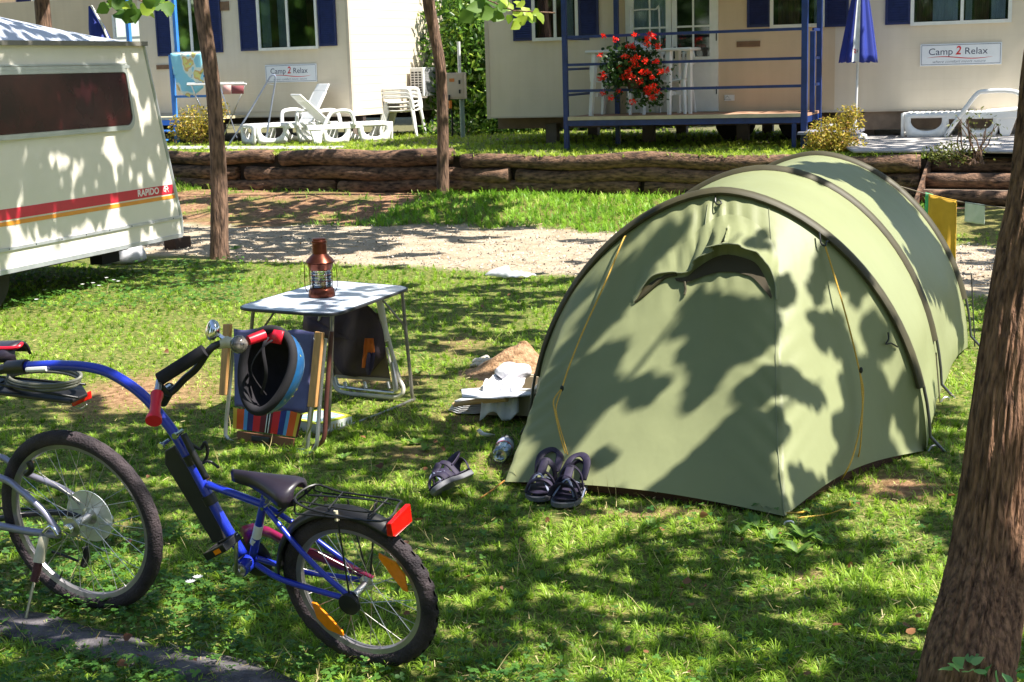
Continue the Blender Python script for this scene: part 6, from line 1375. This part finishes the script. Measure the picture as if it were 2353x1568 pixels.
# ================================================ HEDGE AND SHRUBS
lau = leafmat('laurel_leaf', (.02, .055, .010), (.13, .26, .03), .35, .35, (.30, .38, .05))
def bush(name, label, cat, blobs, n, s0, s1, mat, stems=6, group=None, up_=.2, tv=OVAL_V, tf=OVAL_F):
    c = blobs[0][0]; r = T(name, label, cat, (c[0], c[1], ZT), group=group); P_ = np.concatenate([cloud(b[0], b[1], int(n*b[2])) for b in blobs]); P_ = P_[P_[:, 2] > ZT-.05]; k = len(P_)
    scatter('foliage', P_, rdir(k, up_), rdir(k, .9), rng.uniform(s0, s1, k), tv, tf, mat, r); mb = MB()
    for i in range(stems):
        b = random.choice(blobs); e = Vector(b[0])+Vector((random.uniform(-.6, .6)*b[1][0], random.uniform(-.6, .6)*b[1][1], random.uniform(.1, .7)*b[1][2])); s_ = Vector((c[0]+random.uniform(-.1, .1), c[1]+random.uniform(-.1, .1), ZT-.03)); mb.tube([s_, lerp(s_, e, .5)+Vector((random.uniform(-.08, .08), 0, 0)), e], [.014, .009, .004], 5)
    mb.build('stems', barkS, r); return r
for (x, yb, Y, w_, h_, lb) in ((1058, 290, 29., 1.0, 3.0, 'tall bright green laurel bush in the gap between the homes, left part'), (1110, 290, 28.6, .9, 2.6, 'bright green laurel bush directly behind the pale tree trunk'), (1160, 290, 28.2, 1.0, 2.2, 'laurel bush partly hidden behind the left corner of the right home'), (1300, 290, 28.8, 1.6, 1.2, 'green laurel seen beneath the floor of the right home'), (1500, 300, 28.6, 1.6, 1.2, 'laurel undergrowth seen below the porch of the right home')):
    c = AY(x, 150, Y); bush('laurel_bush', lb, 'bush', [((c.x, c.y, ZT+h_*.5), (w_, .8, h_*.55), 1.), ((c.x+.2, c.y-.3, ZT+h_*.25), (w_*.9, .6, h_*.3), .5)], 2600, .10, .19, lau, 8, 'laurel bushes behind the homes')
c = AY(1100, 260, 27.6); bush('ground_ivy', 'low dark green plants at the foot of the hedge between the homes', 'plants', [((c.x, c.y, ZT+.12), (1.2, .5, .28), 1.)], 900, .07, .13, lau, 3)
for i, (x, Y) in enumerate(((970, 36), (1200, 34), (1090, 38))):
    c = AY(x, 60, Y); bush('background_tree', ('large pale green tree crown behind the hedge on the left', 'large shaded tree crown behind the right home', 'tall tree crown closing the gap between the homes')[i], 'tree', [((c.x, c.y, 4.4), (2.6, 1.5, 3.2), 1.)], 4200, .18, .30, lau, 10, 'trees behind the homes')
yel_l = leafmat('yellow_shrub_leaf', (.10, .11, .012), (.50, .40, .05), .35, .5, (.55, .30, .12))
c = gp_(455, 335); bush('yellow_shrub', 'yellow green leafy shrub beside the slim tree in front of the left porch', 'shrub', [((c.x, c.y, ZT+.38), (.42, .32, .36), 1.), ((c.x+.42, c.y, ZT+.62), (.22, .2, .22), .3), ((c.x-.3, c.y, ZT+.3), (.25, .2, .25), .25)], 1500, .035, .07, yel_l, 9)
c = gp_(1925, 350); bush('yellow_shrub', 'yellow and pink tinged shrub behind the tent next to the parasol base', 'shrub', [((c.x-.1, c.y, ZT+.22), (.34, .26, .28), 1.), ((c.x+.16, c.y, ZT+.42), (.2, .18, .22), .35), ((c.x-.05, c.y-.1, ZT+.1), (.45, .2, .16), .5)], 1500, .03, .06, yel_l, 10)
c = gp_(2240, 372); bush('thin_shrub', 'sparse dark twiggy shrub right of the log steps', 'shrub', [((c.x, c.y, ZT+.3), (.38, .2, .34), .22), ((c.x-.3, c.y, ZT+.1), (.3, .2, .14), .7)], 700, .03, .055, leafmat('dark_shrub_leaf', (.03, .04, .01), (.2, .22, .05)), 16)
# ================================================ SHADE: LEAVES OF THE TREE CROWNS
ROWS = ["777700000000000000000000", "777700000000000000000000", "877700000000000000000000", "777600000000000000000000", "887600000000000000000000", "887500000000000000000000",
"877600000008888888878888", "777600000000000000067676", "776600000000000000007777", "675536677666300000000288", "562428888776000000000277", "562478887400046000000277",
"225882000000046602211259", "112210000467763665102379", "000000237877653688550189", "000001456878753677463049", "000013566432388453546029", "000113567531158677565118",
"344214666720078546477621", "887676557777273116427822", "677876545454676103853684", "558886878456631158758787", "758878886557443785687678", "768988888887777678776688",
"678998888676545545776688", "745799888643344467544688", "722499877664557656434688", "733699856767754775466788", "887999488888866436677888", "999999988887654664488788", "999999998875433366777688", "999999988866422454677777"]
def cov(px, py):
    if not (-60 <= px <= 2420 and -20 <= py <= 1640): return .62
    x = min(max(px/100-.5, 0), 22.999); y = min(max(py/50-.5, 0), 30.999); i, j = int(y), int(x); fy, fx = y-i, x-j
    g_ = lambda a, b: int((ROWS[a][:24]).ljust(24, '8')[b])/9
    return (g_(i, j)*(1-fx)+g_(i, j+1)*fx)*(1-fy)+(g_(i+1, j)*(1-fx)+g_(i+1, j+1)*fx)*fy
bpy.context.view_layer.update(); DG = bpy.context.evaluated_depsgraph_get()
leafP = []; leafS = []
def blocked(p, n): 
    h, *_ = sc.ray_cast(DG, p+n*.02+SUN*.03, SUN, distance=30); return h
def in_view(p):
    x, y = proj(p); return p.y > .3 and -40 < x < 2393 and -45 < y < 1600
def add_leaf(p, n, s, tmin=3.4, tmax=6.2, jit=.02):
    for _ in range(4):
        t = random.uniform(tmin, tmax)+max(0, (p.y-10))*.06; q = p+SUN*t+Vector((random.gauss(0, jit), random.gauss(0, jit), random.gauss(0, jit)))
        if not in_view(q) and (q-CAMP).length > 1.4: leafP.append(q); leafS.append(s); return
def thr(p, sc_): return .5+.95*noise.noise(p*sc_)+.28*noise.noise(p*sc_*2.7+Vector((9, 3, 1)))
cells = [(-6.5, 6.5, 2.4, 15.5, 105, .17, 2.2), (-9, 9, 15.5, 25.5, 60, .24, 1.3)]
for (x0, x1, y0, y1, dens, sz, ns) in cells:
    for _ in range(int((x1-x0)*(y1-y0)*dens)):
        x, y = random.uniform(x0, x1), random.uniform(y0, y1)
        if abs(x) > .43*y+1.9: continue
        a, b = ab(x, y)
        z = ZT if b > 0 else gz(x, y); p = Vector((x, y, z)); px, py = proj(p); c_ = cov(px, py)
        if c_ < .04 or thr(p, ns) > c_*(1.5 if px < 1000 and py > 1130 and c_ > .8 else 1.12 if px < 1150 else 1.0)-.02: continue
        if blocked(p, Vector((0, 0, 1))): continue
        add_leaf(p, None, sz*random.uniform(.75, 1.25))
# the tent, caravan and table receive leaf shade too
def on_pix(x0, x1, y0, y1, n, sz, only, ns, fix=None):
    for _ in range(n):
        x, y = random.uniform(x0, x1), random.uniform(y0, y1); d = ray(x, y).normalized(); h, loc, nr, idx, ob, mx = sc.ray_cast(DG, CAMP, d)
        if not h: continue
        r_ = ob
        while r_.parent: r_ = r_.parent
        if r_.name.split('.')[0] not in only: continue
        c_ = cov(x, y) if fix is None else fix
        if c_ < .04 or thr(loc, ns) > c_*1.1-.02: continue
        if blocked(loc, nr if nr.dot(CAMP-loc) > 0 else -nr): continue
        add_leaf(loc, nr, sz*random.uniform(.8, 1.3))
on_pix(0, 420, 30, 640, 1100, .15, ('caravan',), 2.6)
on_pix(1060, 2330, 215, 352, 4200, .24, ('right_paving', 'terrace_ground', 'sun_lounger', 'porch_deck'), 1.5)
on_pix(2085, 2353, 0, 1568, 1500, .11, ('big_tree',), 3.2, .22)
on_pix(440, 530, 0, 380, 300, .11, ('slim_tree',), 3.2, .75)
on_pix(530, 960, 640, 730, 260, .11, ('camping_table',), 5, .56)
# leaf shadows on the tent fall where whole sprays of the big tree hang over it
A6 = lambda p: (1156.7+.3161*p[0], 743.6+.3161*p[1]); A2 = lambda p: (1156.7+.3056*p[0], 347+.3056*p[1]); A3 = lambda p: (1735+.3161*p[0], 330.5+.3161*p[1]); A4 = lambda p: (1735+.4732*p[0], 826+.4732*p[1])
SPR = [(A6, ((180, 560), (330, 340), (560, 300), (700, 180), (900, 130), (850, 270), (760, 380), (780, 430), (930, 460), (1140, 220), (1050, 350), (1060, 420), (1190, 400), (1100, 560), (960, 610), (930, 520), (800, 560), (600, 680), (540, 820), (440, 900), (300, 850), (180, 800))),
 (A6, ((1270, 0), (2000, 0), (1990, 80), (1850, 180), (1700, 160), (1590, 280), (1610, 370), (1560, 440), (1480, 560), (1390, 610), (1350, 560), (1370, 420), (1420, 340), (1340, 290), (1500, 180), (1400, 100), (1280, 60))),
 (A6, ((1720, 440), (1800, 380), (1980, 310), (2110, 310), (2150, 400), (2300, 480), (2352, 560), (2290, 620), (2170, 560), (1990, 520), (1800, 600), (1760, 700), (1900, 680), (2000, 650), (2060, 760), (2050, 850), (1890, 960), (1900, 1060), (1950, 1200), (2000, 1330), (2040, 1440), (1500, 1310), (1250, 1280), (950, 1220), (1100, 1180), (1300, 1050), (1400, 960), (1480, 820), (1600, 730), (1700, 660), (1740, 560))),
 (A6, ((2040, 1050), (2200, 1050), (2300, 1180), (2352, 1250), (2352, 1300), (2140, 1400), (2060, 1380), (2120, 1250), (2100, 1150))), (A6, ((650, 980), (740, 960), (750, 1010), (670, 1040))),
 (A2, ((1180, 620), (1280, 560), (1350, 600), (1320, 680), (1200, 790), (1050, 920), (960, 930), (980, 850), (1050, 760))), (A2, ((1050, 920), (960, 1150), (800, 1300), (560, 1568), (380, 1568), (560, 1300), (760, 1050), (950, 800))),
 (A2, ((1830, 680), (1900, 620), (1990, 640), (2000, 730), (1900, 750), (1830, 730))), (A2, ((1370, 1120), (1480, 1120), (1750, 1100), (1900, 1150), (2040, 1150), (2040, 1440), (1850, 1568), (1250, 1568), (1420, 1440), (1560, 1320), (1330, 1390), (1310, 1330), (1400, 1200))), (A2, ((2060, 1000), (2163, 960), (2163, 1200), (2050, 1160))),
 (A3, ((150, 960), (230, 930), (250, 1050), (300, 1140), (130, 1210), (120, 1000))), (A3, ((480, 740), (600, 730), (760, 920), (830, 1030), (800, 1100), (740, 1200), (680, 1150), (650, 1060), (560, 1000), (520, 950), (530, 1150), (520, 1250), (620, 1250), (700, 1350), (720, 1470), (800, 1568), (640, 1568), (560, 1480), (480, 1500), (370, 1270), (380, 1220), (500, 1240), (400, 1060), (390, 950), (460, 840))),
 (A3, ((860, 1200), (960, 1350), (1040, 1568), (830, 1568), (820, 1400), (740, 1340))),
 (A3, ((180, 190), (420, 110), (700, 130), (880, 200), (1050, 330), (1200, 520), (1350, 720), (1480, 960), (1540, 1400), (1480, 1530), (1430, 1300), (1360, 1150), (1200, 1070), (1180, 980), (1060, 700), (980, 580), (830, 400), (680, 310), (500, 260), (350, 220), (180, 210))),
 (A4, ((440, 0), (600, 0), (610, 80), (650, 160), (700, 140), (700, 40), (740, 60), (770, 200), (800, 420), (745, 455), (700, 330), (650, 240), (660, 480), (450, 640), (380, 650), (360, 560), (370, 470), (420, 450), (350, 330), (440, 230), (400, 110))), (A4, ((0, 280), (100, 250), (150, 350), (90, 400), (20, 500), (60, 640), (100, 760), (0, 740)))]
def inside(x, y, P):
    c = False
    for (x1, y1), (x2, y2) in zip(P, P[1:]+P[:1]):
        if (y1 > y) != (y2 > y) and x < (x2-x1)*(y-y1)/(y2-y1)+x1: c = not c
    return c
for kk_, (fn_, P) in enumerate(SPR):
    P = [fn_(p) for p in P]; x0, x1 = min(p[0] for p in P), max(p[0] for p in P); y0, y1 = min(p[1] for p in P), max(p[1] for p in P); n = int((x1-x0)*(y1-y0)/42)+8
    for _ in range(int(n*(1.5 if kk_ == 13 else 1))):
        x, y = random.uniform(x0, x1), random.uniform(y0, y1)
        if not inside(x, y, P): continue
        e = 9     # keep whole leaves inside the outline
        if not all(inside(x+dx, y+dy, P) for dx, dy in ((e, 0), (-e, 0), (0, e), (0, -e))) and random.random() < .93: continue
        h, loc, nr, idx, ob, mx = sc.ray_cast(DG, CAMP, ray(x, y).normalized())
        if not h or ob.parent is not tent: continue
        nn = nr if nr.dot(CAMP-loc) > 0 else -nr
        if random.random() < .12: continue
        add_leaf(loc, nn, random.uniform(.065, .10)*(1.75 if kk_ == 13 else 1), 3.2, 4.6, .003)
leafP = np.array([tuple(p) for p in leafP]); leafS = np.array(leafS); print('crown leaves', len(leafP))
cren = leafmat('crown_leaf', (.03, .07, .012), (.09, .17, .025), .38, .45)
cc_ = np.array([(c.x, c.y) for t, c in TREES]); own = ((leafP[:, None, :2]-cc_[None])**2).sum(-1).argmin(1)
for i, (t, c) in enumerate(TREES):
    k = own == i
    P_ = leafP[k]; S_ = leafS[k]
    ex = cloud((c.x, c.y, c.z+1.6), (2.2, 2.2, .9), 260); ex = ex[[not in_view(Vector(p)) for p in ex]]
    ex = ex[[not ((Vector(p)-SUN*((p[2]-.1)/SUN.z)).y > 3 and -1.2 < (proj(Vector(p)-SUN*((p[2]-.1)/SUN.z))[0]-1176)/1300 < 1.2) for p in ex]] if len(ex) else ex
    if len(ex): P_ = np.concatenate([P_, ex]); S_ = np.concatenate([S_, rng.uniform(.14, .22, len(ex))])
    if not len(P_): continue
    n = len(P_); N_ = np.array(SUN)[None]*.9+rng.normal(size=(n, 3))*.5; N_ /= np.linalg.norm(N_, axis=1, keepdims=True); D_ = rdir(n, -.3); D_ = D_-N_*(D_*N_).sum(1, keepdims=True)
    scatter('crown', P_-D_/np.linalg.norm(D_, axis=1, keepdims=True)*S_[:, None]*.5, D_, N_, S_, LEAF_V, LEAF_F, cren, t)
# trees standing behind and beside the photographer (seen only in reflections)
for i, (x, y, hh) in enumerate(((-9, -7, 4.2), (-1, -9, 4.6), (7, -8, 4.4), (14, -1, 3.2), (-14, 1, 4.2), (17, 9, 3.4), (-16, 10, 4.0), (-18, 20, 5.0), (-24, 21, 5.5), (-30, 14, 6), (-15, -3, 4.6), (-5, -12, 5))):
    t = T('background_tree', 'leafy tree outside the picture', 'tree', (x, y, 0), group='trees around the camp'); P_ = cloud((x, y, hh), (3.2, 2.2, hh*.95), 2600); n = len(P_)
    scatter('crown', P_, rdir(n), rdir(n), rng.uniform(.35, .6, n), LEAF_V, LEAF_F, cren, t); MB().tube([Vector((x, y, -.1)), Vector((x, y, hh))], [.2, .12], 10).build('trunk', barkS, t)
# hanging leaf sprays that reach into the top of the picture
brl = leafmat('bright_leaf', (.12, .22, .02), (.40, .50, .06), .5, .4)
def spray(root, P_, Y, m, s, n_=2, tw=None):
    A = []; 
    for (x, y) in P_:
        for _ in range(n_): A.append(tuple(AY(x+random.gauss(0, 7), y+random.gauss(0, 6), Y+random.gauss(0, .12))))
    A = np.array(A); n = len(A); D_ = rdir(n, -.6); D_[:, 1] *= .4; N_ = np.tile(np.array([.3, -.8, .45]), (n, 1))+rng.normal(size=(n, 3))*.35; N_ /= np.linalg.norm(N_, axis=1, keepdims=True); D_ = D_-N_*(D_*N_).sum(1, keepdims=True)
    scatter('leaf_spray', A, D_, N_, rng.uniform(s*.8, s*1.2, n), LEAF_V, LEAF_F, m, root)['kind'] = 'stuff'
    if tw: MB().tube([AY(x, y, Y) for x, y in tw], .006, 6).build('twig', barkS, root)
Ys = 12.
spray(treeM, [(1080, 5), (1100, 15), (1120, 25), (1140, 18), (1105, 38), (1160, 8), (1090, 28), (1130, 5)], Ys, leafmat('mid_leaf', (.04, .10, .015), (.12, .22, .03), .4), .13, 2, ((1050, -60), (1120, 0), (1180, 25), (1275, 30)))
spray(treeM, [(1195, 20), (1180, 40), (1215, 35), (1230, 28), (1165, 30), (1185, 50), (1225, 45), (1150, 3), (1205, 8)], Ys, brl, .09, 2)
spray(treeL, [(290, 3), (310, 14), (275, 22), (335, 6), (355, 10), (260, 12), (300, 26), (378, 12)], 10., leafmat('mid_leaf', (.04, .10, .015), (.12, .22, .03)), .11, 2, ((250, -80), (300, -10), (330, 5), (385, 14)))
spray(treeL, [(375, 14), (385, 8), (262, 2), (322, 20)], 10., brl, .10, 2)
# ================================================ GRASS, CLOVER, LITTER
def maskv(x, y):
    p, d, n = masks(x, y); return p, d, n
def blades(name, label, regions, mat, hfun=None):
    Pp = []; Hh = []; Ww = []; Tt = []
    for (x0, x1, y0, y1, dens, h, w_, zone) in regions:
        n = int((x1-x0)*(y1-y0)*dens); X = rng.uniform(x0, x1, n); Y = rng.uniform(y0, y1, n)
        if zone == 'bank': A, B = X, Y; X = WO.x+A*.873+B*.488; Y = WO.y+A*-.488+B*.873
        if zone == 'terr': A, B = X, Y; X = WO.x+A*.873+B*.488; Y = WO.y+A*-.488+B*.873
        keep = np.abs(X) < .40*Y+1.0; X = X[keep]; Y = Y[keep]
        # look masks up on a coarse raster
        st = .06; gx0, gy0 = X.min(), Y.min(); nx = int((X.max()-gx0)/st)+2; ny = int((Y.max()-gy0)/st)+2
        key = ((X-gx0)/st).astype(int)*ny+((Y-gy0)/st).astype(int); uq, inv = np.unique(key, return_inverse=True)
        mv = np.array([masks(gx0+(k//ny+.5)*st, gy0+(k % ny+.5)*st) for k in uq])[inv]
        gzv = np.array([gz(gx0+(k//ny+.5)*st, gy0+(k % ny+.5)*st) for k in uq])[inv] if zone != 'terr' else np.array([ZT+.02*nz(0, 0)]*len(X))
        keepc = np.ones(len(X), bool)
        pr_ = (1-np.clip(mv[:, 0]*1.02+np.clip(.0, 0, 1), 0, 1))*(1-mv[:, 1]*.93)
        if zone == 'terr': pr_[:] = 1
        keep = rng.random(len(X)) < pr_
        X, Y, Z, mv = X[keep], Y[keep], gzv[keep], mv[keep]; n = len(X)
        clump = np.array([.5+.5*noise.noise(Vector((a*3.1, b*3.1, 0))) for a, b in zip(X[::1], Y[::1])]) if n < 90000 else .5+.25*np.sin(X*5.1+np.sin(Y*3.7)*2)+.25*np.sin(Y*4.3+np.sin(X*2.9)*2)
        Pp.append(np.stack([X, Y, Z-.006], 1)); Hh.append(h*rng.uniform(.45, 1.15, n)*(.6+.8*clump)*(1-.45*mv[:, 1])); Ww.append(np.full(n, w_)*rng.uniform(.7, 1.3, n)); Tt.append(np.clip(.42*rng.random(n)+.44*mv[:, 2]+.20*clump+.3*mv[:, 1]-.05, 0, 1))
    P_ = np.concatenate(Pp); H_ = np.concatenate(Hh); W_ = np.concatenate(Ww); T_ = np.concatenate(Tt); n = len(P_)
    # most blades belong to a tuft: they share a root and fan out
    tuft = rng.random(n) < .65; cell = .035*(1+P_[:, 1]/9); kx = np.floor(P_[:, 0]/cell); ky = np.floor(P_[:, 1]/cell)
    hx = (np.sin(kx*12.9898+ky*78.233)*43758.5453) % 1; hy = (np.sin(kx*39.346+ky*11.135)*24634.634) % 1; rxy = np.stack([(kx+hx)*cell, (ky+hy)*cell], 1)
    off_ = P_[:, :2]-rxy; P_[tuft, :2] = rxy[tuft]+off_[tuft]*.22
    az = rng.uniform(0, 2*pi, n); az = np.where(tuft, np.arctan2(off_[:, 0], off_[:, 1]), az); ln = rng.uniform(.25, 2.3, n)
    T_ = np.clip(T_+np.where(tuft, (hx-.5)*.45, 0), 0, 1); H_ = H_*np.where(tuft, .7+.75*hy, .85)
    D_ = np.stack([np.sin(az)*ln, np.cos(az)*ln, np.ones(n)], 1); N_ = np.stack([-np.cos(az), np.sin(az), np.zeros(n)], 1); N_ = np.cross(D_, N_); sgn = np.sign(N_[:, 2:3]); sgn[sgn == 0] = 1; N_ = N_*sgn
    tv = [(0, .5, 0), (0, -.5, 0), (.45, -.45, .10), (.45, .45, .10), (.80, -.30, .06), (.80, .30, .06), (1.02, 0, -.10)]; tf = [(0, 1, 2, 3), (3, 2, 4, 5), (5, 4, 6)]
    o = scatter(name, P_, D_, N_, H_, tv, tf, mat, None, T_, W_, smooth=False); print(name, n); return tag(o, label, None, kind='stuff')
gm = leafmat('grass_blade', (.028, .12, .008), (.32, .47, .045), .38, .45, (.62, .55, .24))
blades('grass', 'short green lawn grass with yellowed and trodden patches', [(-4.5, 4.5, 3.4, 5.6, 12000, .044, .0046, 'lawn'), (-4.8, 4.8, 5.6, 8.0, 7500, .040, .0052, 'lawn'), (-6.8, 6.8, 8.0, 15.8, 3000, .036, .0070, 'lawn')], gm)
gm2 = leafmat('tall_grass_blade', (.05, .17, .010), (.26, .44, .04), .4, .45, (.55, .50, .2))
blades('tall_grass', 'long bright grass growing on the bank below the log wall', [(-1.6, 6.4, -2.75, -.1, 1700, .12, .010, 'bank'), (-9, -1.6, -2.2, -.1, 260, .10, .010, 'bank'), (-9, -5.4, -2.6, -.1, 1100, .18, .010, 'bank')], gm2)
gm3 = leafmat('terrace_grass_blade', (.10, .20, .015), (.38, .48, .05), .4, .45, (.55, .52, .18))
blades('terrace_grass', 'sunlit mown grass on the terrace above the log wall', [(-9, 6.0, .02, 3.2, 1500, .06, .011, 'terr'), (7.6, 10.5, .02, .9, 1500, .10, .011, 'terr'), (-9, 6.0, -.09, .05, 1800, .11, .009, 'terr'), (-6, 4, 3.2, 6.5, 500, .08, .014, 'terr')], gm3)
# clover
def clover(name, label, pts, s, m, hmin=.02, hmax=.055):
    P_ = []; D_ = []; N_ = []; S_ = []; T_ = []
    for (x, y) in pts:
        h = random.uniform(hmin, hmax); a0 = random.uniform(0, 2*pi); tl_ = Vector((random.gauss(0, .25), random.gauss(0, .25), 1)).normalized(); ss = s*random.uniform(.7, 1.25); tt_ = random.random()
        for k in range(3):
            a = a0+k*2.094; d = Vector((cos(a), sin(a), 0)); d = (d-tl_*d.dot(tl_)).normalized(); P_.append((x, y, gz(x, y)+h)); D_.append(tuple(d)); N_.append(tuple(tl_)); S_.append(ss); T_.append(tt_)
    cv = [(0, 0, 0), (.35, .38, .03), (.8, .42, .04), (1, .12, -.02), (.92, 0, 0), (1, -.12, -.02), (.8, -.42, .04), (.35, -.38, .03)]
    return tag(scatter(name, P_, D_, N_, S_, cv, [(0, 4, 3, 2, 1), (0, 7, 6, 5, 4)], m, None, np.array(T_)), label, None, kind='stuff')
clm = leafmat('clover_leaf', (.03, .10, .018), (.12, .26, .04), .35, .5)
pts = []
while len(pts) < 7000:
    x, y = random.uniform(-3.2, 2.2), random.uniform(3.3, 6.2); px, py = proj((x, y, 0)); wgt = 1. if (px < 700 and py > 1180) or (px < 1300 and py > 1500) else .10
    wgt *= max(0, min(1, .5+1.3*noise.noise(Vector((x*2, y*2, 5)))))
    if random.random() < wgt and seg_dist(x, y, strip_c) > (.09 if random.random() < .93 else .0): pts.append((x, y))
clover('clover', 'patches of dark green clover among the lawn at the front', pts, .016, clm)
pts = []
while len(pts) < 1500:
    px, py = random.uniform(0, 560), random.uniform(600, 720); q = G(px, py)
    if (py > 720-.25*px-20 or random.random() < .4) and masks(q.x, q.y)[0] < .2: pts.append((q.x, q.y))
clover('clover_patch', 'pale clover patch along the shadow of the caravan', pts, .022, clm, .03, .09)
# broad-leaved weeds and litter
wd_ = leafmat('weed_leaf', (.05, .14, .025), (.22, .36, .06), .35)
weeds = [(955, 1020, .10), (975, 1035, .09), (1150, 1180, .10), (1500, 1215, .09), (1740, 1215, .12), (1850, 1240, .13), (1780, 1250, .12), (1700, 1230, .10), (1830, 1275, .12), (1900, 1255, .1), (790, 1060, .08), (1250, 1330, .08), (1060, 1640, .1), (540, 575, .13), (1190, 1375, .07), (870, 990, .07), (1000, 790, .09), (960, 860, .08)]
wlab = ['beside the folded chairs', 'on the bare patch left of the lone sandal', 'just below the lone sandal', 'below the groundsheet edge, nearest the right sandal', 'left of the tent tip, pale broad leaves', 'right of the tent tip under the yellow cord', 'directly below the tent tip', 'left of the bent tent peg', 'below the bent tent peg', 'right of the bent tent peg', 'between the saddle and the striped chair', 'in the sunny patch below the sandals', 'at the very front of the lawn', 'at the foot of the slim tree by the caravan', 'right of the red rear reflector', 'right of the game box', 'right of the table legs', 'between the table legs and the sand pile']
for wi, (x, y, s) in enumerate(weeds):
    q = G(x, y); n = random.randint(7, 12); a = rng.uniform(0, 2*pi, n); D_ = np.stack([np.cos(a), np.sin(a), rng.uniform(.2, .9, n)], 1); N_ = np.stack([-np.cos(a)*.5, -np.sin(a)*.5, np.ones(n)], 1)
    o = scatter('weed', np.tile(np.array([[q.x, q.y, gz(q.x, q.y)+.005]]), (n, 1)), D_, N_, s*.72*rng.uniform(.6, 1.1, n), OVAL_V, OVAL_F, wd_, None); tag(o, 'small broad leaved weed '+wlab[wi], 'weed', 'weeds in the lawn')
q = G(2235, 1560); k = MB(); P_ = []; 
A = np.array([tuple(G(x, y, .17)) for x, y in ((2195, 1528), (2212, 1534), (2205, 1545), (2222, 1520), (2235, 1528), (2190, 1540), (2225, 1545), (2275, 1530), (2290, 1540), (2310, 1550), (2335, 1545), (2345, 1560), (2260, 1550))]); n = len(A)
o = scatter('clover_sprig', A, rdir(n, .2), rdir(n, 2.2), .045, LEAF_V, LEAF_F, leafmat('sprig_leaf', (.10, .28, .08), (.30, .50, .20), .4), None); tag(o, 'bright leafy sprig at the foot of the big tree', 'plant')
lit = leafmat('dead_leaf', (.10, .04, .018), (.28, .13, .06), .2)
def ground_pts(n, xr, yr, ok):
    out = []
    while len(out) < n:
        px, py = random.uniform(*xr), random.uniform(*yr); q = G(px, py)
        if ok(q): out.append((q.x, q.y, gz(q.x, q.y)+random.uniform(.012, .045)))
    return np.array(out)
A = ground_pts(150, (0, 2300), (560, 1568), lambda q: True); n = len(A)
tag(scatter('fallen_leaves', A, rdir(n)*[1, 1, .3], rdir(n, 1.5), rng.uniform(.015, .04, n), LEAF_V, LEAF_F, lit, None), 'scattered dry brown leaves on the lawn', None, kind='stuff')
A = ground_pts(2600, (100, 2300), (445, 660), lambda q: masks(q.x, q.y)[0] > .3 or masks(q.x, q.y)[1] > .5); A[:, 2] -= .02; n = len(A); D_ = rdir(n)*[1, 1, .12]
tag(scatter('straw_litter', A, D_, rdir(n, 2), rng.uniform(.05, .16, n), [(0, .02, 0), (0, -.02, 0), (1, -.02, .03), (1, .02, .03)], [(0, 1, 2, 3)], leafmat('straw', (.16, .09, .05), (.52, .38, .22), .1), None), 'dry straw and twigs littering the path and bank', None, kind='stuff')
A = ground_pts(5200, (300, 2300), (500, 660), lambda q: masks(q.x, q.y)[0] > .5); A[:, 2] -= .022
gr = MB(); n = len(A); 
tag(scatter('gravel', A, rdir(n)*[1, 1, .3], rdir(n, 1.2), rng.uniform(.015, .035, n), [(0, 0, 0), (.5, .4, .3), (1, 0, 0), (.5, -.4, .3), (.5, 0, .55)], [(0, 4, 1), (1, 4, 2), (2, 4, 3), (3, 4, 0)], leafmat('gravel_bits', (.25, .21, .17), (.55, .49, .42), .0, .9), None), 'loose pale gravel on the path', None, kind='stuff')
A = ground_pts(5000, (-60, 2400), (600, 1600), lambda q: masks(q.x, q.y)[0] < .2); A[:, 2] -= .004; n = len(A)
tag(scatter('dry_clippings', A, rdir(n)*[1, 1, .35], rdir(n, 2), rng.uniform(.014, .036, n), [(0, .06, 0), (0, -.06, 0), (1, -.04, .1), (1, .04, .1)], [(0, 1, 2, 3)], leafmat('dry_clipping', (.22, .17, .06), (.62, .52, .26), .2), None), 'short dry grass clippings lying in the lawn', None, kind='stuff')
dz_ = leafmat('daisy', (.6, .6, .6), (.85, .85, .85), .1)
for (x, y) in ((111, 648), (214, 652), (228, 658), (262, 645), (103, 668), (272, 648), (204, 640), (84, 690), (455, 1330), (438, 1340), (245, 640), (190, 655)):
    q = G(x, y, .08); n = 10; a = np.linspace(0, 2*pi, n, endpoint=False); D_ = np.stack([np.cos(a), np.sin(a), np.full(n, .5)], 1); r_ = T('white_flower', 'tiny white clover flower in the grass', 'flower', (q.x, q.y, 0), group='white clover flowers in the lawn')
    scatter('petals', np.tile(np.array([tuple(q)]), (n, 1)), D_, np.stack([-np.cos(a), -np.sin(a), np.ones(n)], 1), .024, OVAL_V, OVAL_F, dz_, r_); MB().tube([Vector((q.x, q.y, 0)), q], .0015, 5).build('stem', M('stem_green', (.05, .15, .02), .6), r_)
A = ground_pts(420, (0, 2300), (600, 1568), lambda q: masks(q.x, q.y)[0] < .2); A[:, 2] = 0; n = len(A); az = rng.uniform(0, 2*pi, n)
tag(scatter('dry_stalks', A, np.stack([np.sin(az)*.7, np.cos(az)*.7, np.ones(n)], 1), rdir(n, 0), rng.uniform(.07, .16, n), [(0, .01, 0), (0, -.01, 0), (.6, -.01, .05), (.6, .01, .05), (1, 0, .2)], [(0, 1, 2, 3), (3, 2, 4)], leafmat('dry_stalk', (.35, .28, .10), (.6, .5, .25), .3), None), 'thin dry grass stalks standing in the lawn', None, kind='stuff')
